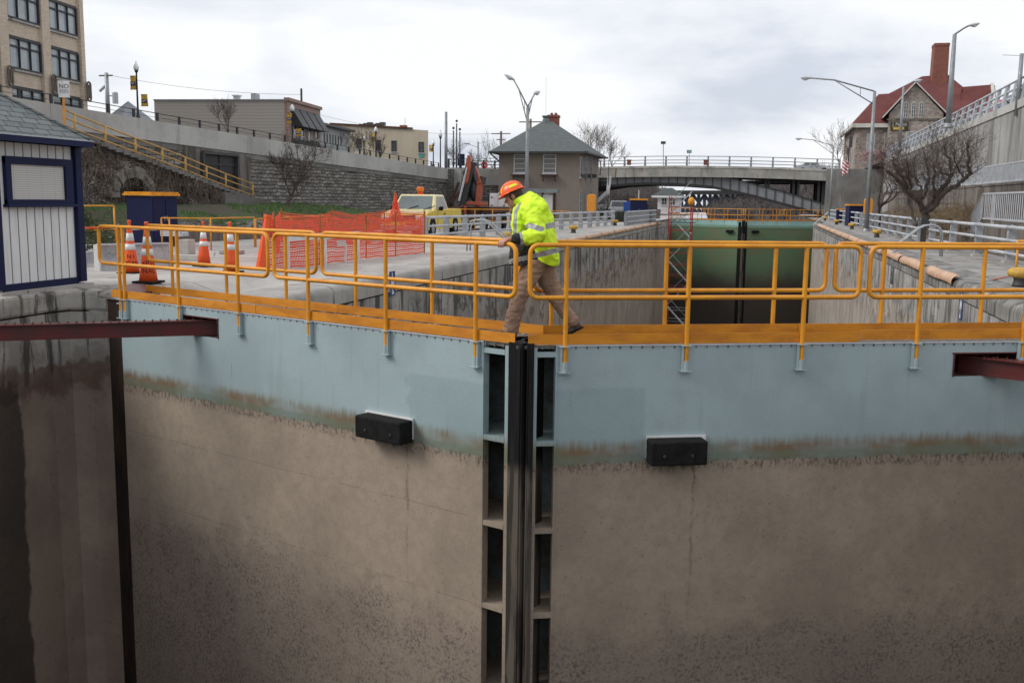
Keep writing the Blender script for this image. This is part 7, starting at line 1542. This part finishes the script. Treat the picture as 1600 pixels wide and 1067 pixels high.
# ============================================================= PERSON
def bake(mb, voxel, smooth_it=6, disp=None, name='tmp'):
    me = bpy.data.meshes.new(name); me.from_pydata([tuple(v) for v in mb.v], [], mb.f); me.update()
    o = bpy.data.objects.new(name, me); COL.objects.link(o)
    r = o.modifiers.new('r', 'REMESH'); r.mode = 'VOXEL'; r.voxel_size = voxel; r.use_smooth_shade = True
    s = o.modifiers.new('s', 'SMOOTH'); s.factor = .5; s.iterations = smooth_it
    dg = bpy.context.evaluated_depsgraph_get(); m2 = bpy.data.meshes.new_from_object(o.evaluated_get(dg))
    bpy.data.objects.remove(o); bpy.data.meshes.remove(me)
    if disp:
        nn = [v.normal.copy() for v in m2.vertices]
        for v, n in zip(m2.vertices, nn): v.co = v.co + n*disp(v.co)
    m2.update(); return m2
def cut(me, co, no):
    bm = bmesh.new(); bm.from_mesh(me)
    bmesh.ops.bisect_plane(bm, geom=bm.verts[:]+bm.edges[:]+bm.faces[:], plane_co=co, plane_no=no, clear_outer=True)
    ed = [e for e in bm.edges if e.is_boundary]
    if ed: bmesh.ops.holes_fill(bm, edges=ed, sides=0)
    bm.to_mesh(me); bm.free()
def put(me, name, mats, parent, org, classify=None):
    for m in mats: me.materials.append(m)
    if classify:
        me.polygons.foreach_set('material_index', [classify(p.center) for p in me.polygons])
    me.transform(Matrix.Translation(-Vector(org))); me.polygons.foreach_set('use_smooth', [True]*len(me.polygons)); me.name = name
    o = bpy.data.objects.new(name, me); COL.objects.link(o)
    if parent: o.parent = parent
    return o
def cap(mb, pts, rs, n=14):
    pts = [Vector(p) for p in pts]
    for i in range(len(pts)-1):
        a, b = pts[i], pts[i+1]; k = 6
        mb.tube([a.lerp(b, t/k) for t in range(k+1)], [rs[i]*(1-t/k)+rs[i+1]*t/k for t in range(k+1)], n)
    for p, r in zip(pts, rs): mb.ell(p, (r, r, r), n, 10)
import bmesh
def person():
    A = aty
    hipY = 11.03
    ORGP = (A(845, 420, hipY).x, hipY, 0)
    root = bpy.data.objects.new('person', None)
    skin = simple('skin', (0.52, 0.27, 0.19), (0.42, 0.19, 0.13), 9, .55, spec=.4)
    hiv = simple('hi_vis_yellow_fabric', (0.74, 1.0, 0.03), (0.60, 0.90, 0.02), 6, .65, bump=.5, bscale=30)
    tape = simple('silver_reflective_tape', (0.36, 0.36, 0.37), (0.28, 0.28, 0.29), 6, .45)
    blk = simple('black_fabric', (0.014, 0.014, 0.017), (0.03, 0.03, 0.033), 9, .85)
    khaki = simple('khaki_cotton', (0.36, 0.235, 0.165), (0.25, 0.16, 0.115), 5, .9, bump=.5, bscale=24, stretch=(1, 1, .35))
    boot = simple('brown_boot_leather', (0.085, 0.05, 0.035), (0.04, 0.028, 0.022), 9, .6)
    hatm = simple('orange_hard_hat_shell', (0.92, 0.13, 0.02), (0.86, 0.11, 0.018), 2, .25, spec=.6)
    stick = simple('yellow_reflective_sticker', (0.85, 0.85, 0.03), (0.8, 0.75, 0.02), 3, .4)
    # ---- head frame (forward to the left and down)
    hc = A(802, 306.5, 10.98); tl = radians(24)
    F_ = Vector((-cos(tl), -.05, -sin(tl))).normalized(); U_ = Vector((-sin(tl), 0, cos(tl))).normalized(); S_ = U_.cross(F_).normalized(); U_ = F_.cross(S_)
    RH = Matrix((F_, S_, U_)).transposed(); H = lambda x, y, z: hc + RH @ Vector((x, y, z))
    b = MB()
    b.ell(H(-.01, 0, .02), (.098, .076, .105), 20, 14, RH)
    b.ell(H(.035, 0, -.06), (.055, .055, .062), 16, 12, RH)
    b.ell(H(.075, 0, -.098), (.022, .028, .02), 12, 8, RH)
    cap(b, [H(.08, 0, .005), H(.112, 0, -.032)], [.011, .0155]); b.ell(H(.10, .012, -.035), (.012, .01, .009), 10, 8, RH); b.ell(H(.10, -.012, -.035), (.012, .01, .009), 10, 8, RH)
    b.ell(H(.077, 0, .022), (.016, .05, .012), 12, 8, RH)
    b.ell(H(.086, 0, -.06), (.012, .024, .007), 12, 8, RH); b.ell(H(.083, 0, -.072), (.011, .021, .007), 12, 8, RH)
    for sy in (-1, 1):
        b.ell(H(.05, sy*.045, -.02), (.025, .02, .022), 10, 8, RH); b.ell(H(-.008, sy*.077, -.012), (.022, .010, .034), 10, 8, RH)
    neck0 = H(-.03, 0, -.05); neck1 = A(822, 322, 11.0)
    cap(b, [neck0, neck1], [.06, .068])
    # right and left hands are part of the same skin surface list but far apart: forearms run under the sleeves
    wr = A(803, 373, 10.60); el = A(838, 362, 10.78); sh = A(830, 330, 10.86)
    kn = []
    cap(b, [neck1, A(832, 334, 11.0)], [.07, .07]); cap(b, [A(832, 334, 11.0), sh], [.07, .05]); cap(b, [sh, el, wr], [.045, .04, .029])
    palm = PL(.155, -.025, 1.09+.028+.018)
    cap(b, [wr, palm + Vector((.03, .0, .004))], [.028, .026])
    e = (PL(1, 0, 0)-PL(0, 0, 0)); nb = PL(0, 1, 0)-PL(0, 0, 0); RP = Matrix((e, nb, Vector((0, 0, 1)))).transposed()
    b.ell(palm, (.050, .042, .018), 14, 10, RP)
    zr = 1.09
    for i, (s, ln) in enumerate(((.118, .85), (.142, 1.0), (.166, 1.05), (.19, .95))):
        k0 = PL(s, -.045, zr+.04); k1 = PL(s+.010, -.035-.047, zr+.022); k2 = PL(s+.016, -.035-.05, zr-.010*ln); k3 = PL(s+.018, -.035-.036, zr-.036*ln)
        cap(b, [k0, k1, k2, k3], [.0105, .0095, .0088, .0075], 10)
    cap(b, [PL(.12, .0, zr+.036), PL(.165, .015, zr+.03), PL(.20, .012, zr+.005)], [.013, .011, .009], 10)   # thumb closes behind the rail
    # far hand on the back rail
    sh2 = A(830, 330, 11.16); el2 = A(836, 364, 11.28); wr2 = PL(.28, .80, 1.15)
    cap(b, [A(832, 334, 11.0), sh2], [.07, .05]); cap(b, [sh2, el2, wr2, PL(.36, .81, 1.135)], [.045, .04, .028, .026])
    for i in range(4):
        s = .33+i*.022; cap(b, [PL(s+.03, .80, 1.13), PL(s+.045, .865, 1.12), PL(s+.05, .862, 1.08), PL(s+.05, .845, 1.06)], [.0105, .0095, .0088, .0075], 10)
    cap(b, [PL(.34, .79, 1.13), PL(.37, .77, 1.12), PL(.39, .775, 1.09)], [.012, .011, .009], 10)
    # torso and legs inside the clothes keep the body one surface
    hip = A(846, 402, hipY)
    cap(b, [A(832, 334, 11.0), A(845, 372, hipY), hip], [.09, .10, .10])
    kneeF, ankF = A(813, 458, 10.92), A(799, 508, 10.95)
    kneeR, ankR = A(867, 462, 11.12), A(896, 503, 11.2)
    cap(b, [hip, kneeF, ankF], [.075, .05, .04]); cap(b, [hip, kneeR, ankR], [.075, .05, .04])
    me = bake(b, .0055, 3)
    body = bpy.data.objects.new('person', me)
    me.materials.append(skin); me.transform(Matrix.Translation(-Vector(ORGP))); me.polygons.foreach_set('use_smooth', [True]*len(me.polygons)); me.name = 'person'
    bpy.data.objects.remove(root); body.name = 'person'; COL.objects.link(body); body.location = ORGP
    tag(body, 'worker in a yellow high visibility jacket and orange hard hat stepping across the gate gap', 'person')
    ORG['person'] = Vector(ORGP)
    def part(mb, name, mat, **k):
        o = MB.build(mb, name, mat, parent=body, **k); return o
    # eyes, brows
    for sy in (-1, 1):
        q = MB(); q.ell(H(.0795, sy*.030, .002), (.010, .012, .009), 10, 8, RH); part(q, 'eye', simple('eye_white', (.6, .58, .55), (.5, .48, .45), 5, .3), smooth=True)
        q = MB(); q.ell(H(.0865, sy*.030, .0), (.005, .006, .006), 10, 8, RH); part(q, 'iris', M['black'], smooth=True)
        q = MB(); q.ell(H(.087, sy*.030, .019), (.007, .020, .004), 10, 8, RH); part(q, 'eyebrow', M['bark'], smooth=True)
    # hair
    hb = MB(); hb.ell(H(-.022, 0, .008), (.094, .081, .088), 20, 14, RH); hb.ell(H(-.075, 0, -.045), (.03, .055, .05), 14, 10, RH)
    for sy in (-1, 1): hb.ell(H(.02, sy*.070, .0), (.016, .010, .035), 10, 8, RH)
    hm = bake(hb, .006, 2, lambda p: .003*noise.noise(p*70)); cut(hm, H(0, 0, .045), U_); put(hm, 'hair', [simple('brown_hair', (.075, .045, .028), (.04, .024, .016), 30, .8)], body, ORGP)
    # hard hat
    hat = MB(); n = 28; rows = 10; vs = []; c0 = (-.005, 0, .045)
    rx, ry, rz = .138, .118, .122
    for j in range(rows+1):
        t = j/rows*pi/2
        for k in range(n):
            a_ = 2*pi*k/n; rid = 1+.022*max(0, cos(a_*1))*0
            vs.append(H(c0[0]+rx*cos(t)*cos(a_), ry*cos(t)*sin(a_), c0[2]+rz*sin(t)))
    hat.add(vs, [(j*n+k, j*n+(k+1) % n, (j+1)*n+(k+1) % n, (j+1)*n+k) for j in range(rows) for k in range(n)])
    br = []
    for rr, zz in ((.97, .0), (1.0, .004), (1.0, -.004), (.97, -.006)):
        for k in range(n):
            a_ = 2*pi*k/n; ext = 1.0 if rr < .99 else 1.13 + .17*max(0, cos(a_))**2
            droop = -.012*max(0, cos(a_)) if rr > .99 else 0
            br.append(H(c0[0]+rx*rr*cos(a_)*ext, ry*rr*sin(a_)*(1.0 if rr < .99 else 1.12), c0[2]+zz+droop))
    hat.add(br, [(j*n+k, j*n+(k+1) % n, ((j+1) % 4)*n+(k+1) % n, ((j+1) % 4)*n+k) for j in range(4) for k in range(n)])
    ho = part(hat, 'hard_hat', hatm, smooth=True)
    for yy in (-.03, 0, .03):
        q = MB(); q.tube([H(c0[0]+rx*.985*sqrt(max(0, 1-(yy/ry)**2))*cos(t), yy, c0[2]+rz*.985*sqrt(max(0, 1-(yy/ry)**2))*sin(t)) for t in [radians(20+14*i) for i in range(11)]], .006 if yy else .008, 8)
        o = MB.build(q, 'ridge', hatm, parent=ho, smooth=True)
    def patch(a0, a1, t0, t1, nm):
        q = MB(); k = 1.012
        q.grid(lambda u, v: H(c0[0]+rx*k*cos(t0+(t1-t0)*v)*cos(a0+(a1-a0)*u), ry*k*cos(t0+(t1-t0)*v)*sin(a0+(a1-a0)*u), c0[2]+rz*k*sin(t0+(t1-t0)*v)), 8, 6)
        MB.build(q, nm, stick, parent=ho, smooth=True)
    sgn = 1 if H(0, .1, 0).y < hc.y else -1
    patch(sgn*radians(34), sgn*radians(44), radians(12), radians(52), 'sticker'); patch(sgn*radians(92), sgn*radians(140), radians(20), radians(35), 'sticker')
    q = MB(); q.ell(H(.135, 0, .085), (.012, .02, .02), 10, 8, RH); MB.build(q, 'lamp_bracket', M['galv'], parent=ho, smooth=True)
    # ---- jacket torso
    seg = lambda p, a, b: ((p-a)-(b-a)*max(0, min(1, (p-a).dot(b-a)/(b-a).length_squared))).length
    P2 = lambda px, py: (lambda v: Vector((v.x, v.z)))(A(px, py, 10.9))
    wr_ = lambda p: .014*noise.noise(Vector((p.x*7, p.y*7, p.z*5))) + .011*(1-2*abs(noise.noise(Vector((p.x*11+p.z*5, p.y*9, p.z*13-p.x*4))))) + .003*noise.noise(p*19)
    j = MB()
    cap(j, [A(857, 404, 11.04), A(850, 378, 11.03), A(841, 348, 11.0), A(829, 323, 11.0), A(819, 314, 10.99)], [.125, .15, .175, .15, .11], 20)
    cap(j, [A(857, 404, 10.93), A(850, 378, 10.9), A(843, 350, 10.89), A(833, 330, 10.88)], [.115, .13, .135, .12], 20)
    cap(j, [A(850, 404, 11.13), A(848, 378, 11.14), A(840, 350, 11.14), A(832, 330, 11.13)], [.12, .13, .135, .12], 20)
    cap(j, [A(813, 331, 10.93), A(811, 352, 10.9), A(812, 378, 10.9)], [.085, .08, .07], 16)
    cap(j, [A(815, 331, 11.08), A(815, 352, 11.08), A(816, 378, 11.08)], [.085, .085, .08], 16)
    cap(j, [A(821, 316, 10.99), A(811.5, 309, 10.985)], [.10, .088], 18)
    jm = bake(j, .0095, 5, wr_)
    up = H(.02, 0, -.052); cut(jm, up, (A(815, 300, 11)-A(823, 316, 11)).normalized())
    a_, b_ = A(800, 388, 11), A(877, 419, 11); d_ = (b_-a_).normalized(); cut(jm, b_, Vector((d_.z, 0, -d_.x)) if d_.z < 0 else Vector((-d_.z, 0, d_.x)))
    sh_l = [P2(807, 366), P2(808, 328), P2(814, 320), P2(822, 319), P2(838, 333), P2(845, 356)]
    def cj(c):
        p = Vector((c.x, c.z))
        if seg(p, P2(780, 379), P2(900, 340)) < .032 and p.x > P2(838, 0).x: return 1
        if seg(p, P2(780, 413), P2(900, 384)) < .030: return 1
        if c.y < 10.97 and min(seg(p, u, v) for u, v in zip(sh_l[:-1], sh_l[1:])) < .023: return 1
        return 0
    jo = put(jm, 'jacket', [hiv, tape], body, ORGP, cj)
    # storm flap across the back
    q = MB(); fl_ = [(833, 305), (848, 313), (858.5, 336), (852, 347), (846, 343), (842, 330)]
    cap(q, [A(829, 311, 11.0), A(845, 322, 10.98), A(853, 338, 10.96)], [.075, .075, .045], 16); cap(q, [A(830, 313, 10.9), A(846, 326, 10.86), A(852, 341, 10.86)], [.07, .065, .035], 16)
    put(bake(q, .010, 4, wr_), 'storm_flap', [hiv], jo, ORGP)
    # black lower front
    q = MB(); cap(q, [A(822, 372, 10.96), A(819, 390, 10.95), A(817, 408, 10.95)], [.13, .15, .15], 18); cap(q, [A(826, 372, 11.1), A(828, 390, 11.1), A(830, 408, 11.1)], [.12, .14, .14], 18); cap(q, [A(838, 376, 11.0), A(842, 404, 11.0)], [.14, .14], 18)
    qm = bake(q, .010, 4, wr_); cut(qm, A(820, 414, 11), Vector((.05, 0, -1)))
    put(qm, 'jacket_front', [blk, tape], jo, ORGP, lambda c: 1 if seg(Vector((c.x, c.z)), P2(780, 413), P2(900, 384)) < .026 else 0)
    # sleeves
    q = MB(); cap(q, [A(829, 331, 10.86), A(836, 347, 10.79), A(841, 365, 10.735), A(829, 371, 10.67), A(818, 373, 10.635)], [.12, .105, .088, .088, .075], 18)
    qm = bake(q, .0085, 4, lambda p: 1.2*wr_(p) + .012*abs(noise.noise(p*13))); cw = (A(814, 372, 10.62)-A(829, 370, 10.67)).normalized(); cut(qm, A(811.5, 372, 10.61), cw)
    P3 = lambda px, py: (lambda v: Vector((v.x, v.z)))(A(px, py, 10.66))
    def cs(c):
        p = Vector((c.x, c.z))
        if min(seg(p, P3(814, 360), P3(826, 352)), seg(p, P3(826, 352), P3(845, 358))) < .028: return 1
        if seg(p, P3(812, 355), P3(818, 386)) < .034: return 1
        return 0
    put(qm, 'sleeve', [hiv, tape], jo, ORGP, cs)
    q = MB(); cap(q, [A(817, 373, 10.63), A(804, 373.5, 10.595)], [.062, .052], 16)
    qm = bake(q, .008, 3, wr_); cut(qm, A(799, 373, 10.58), Vector((-1, -.3, 0)).normalized()); put(qm, 'cuff', [blk], jo, ORGP)
    q = MB(); cap(q, [A(829, 331, 11.14), A(838, 350, 11.22), A(838, 366, 11.28), PL(.24, .79, 1.17)], [.11, .095, .085, .06], 16); put(bake(q, .01, 4, wr_), 'sleeve', [hiv], jo, ORGP)
    # ---- trousers
    wt = lambda p: .010*(1-2*abs(noise.noise(Vector((p.x*9+p.z*6, p.y*9, p.z*15-p.x*6))))) + .009*noise.noise(Vector((p.x*9, p.y*9, p.z*4))) + .008*noise.noise(Vector((p.x*14, p.y*14, p.z*22))) + .003*noise.noise(p*40)
    q = MB(); cap(q, [A(840, 402, 10.97), A(826, 432, 10.93), A(813, 460, 10.92), A(804, 488, 10.94), A(798.5, 514, 10.96)], [.135, .115, .093, .084, .088], 18)
    cap(q, [A(846, 402, 11.1), A(855, 434, 11.11), A(868, 462, 11.13), A(883, 487, 11.17), A(894, 501, 11.2)], [.135, .115, .092, .075, .070], 18)
    cap(q, [A(843, 396, 10.97), A(843, 396, 11.1)], [.13, .13], 18)
    qm = bake(q, .0095, 4, wt); cut(qm, A(800, 404, 11), Vector((0, 0, 1)))
    put(qm, 'trousers', [khaki], body, ORGP)
    # ---- boots
    def boot_at(heel, toe, name):
        heel, toe = Vector(heel), Vector(toe); d = (toe-heel).normalized(); s_ = Vector((0, 1, 0)); u = d.cross(s_)
        if u.z < 0: u = -u
        R = Matrix((d, s_, u)).transposed(); B = lambda x, y, z: heel + R @ Vector((x, y, z))
        q = MB(); q.ell(B(.03, 0, .05), (.055, .042, .05), 14, 10, R); q.ell(B(.12, 0, .045), (.09, .042, .042), 14, 10, R); q.ell(B(.20, 0, .035), (.075, .048, .034), 14, 10, R); q.ell(B(.04, 0, .11), (.052, .048, .07), 14, 10, R)
        o = put(bake(q, .008, 3), 'boot', [boot], body, ORGP)
        q = MB(); q.prism([B(x, y, -.002) for x, y in [(-.03, -.03), (.04, -.04), (.12, -.035), (.2, -.05), (.26, -.035), (.28, 0), (.26, .035), (.2, .05), (.12, .035), (.04, .04), (-.03, .03)]], u*.022)
        MB.build(q, 'sole', M['black'], parent=o)
    h = A(805, 512, 10.96); boot_at((h.x, 10.96, .0), (h.x-.28, 10.94, .0), 'boot')
    h = A(908, 514, 11.24); t_ = A(882, 527.5, 11.22); boot_at(h, t_, 'boot')
person()
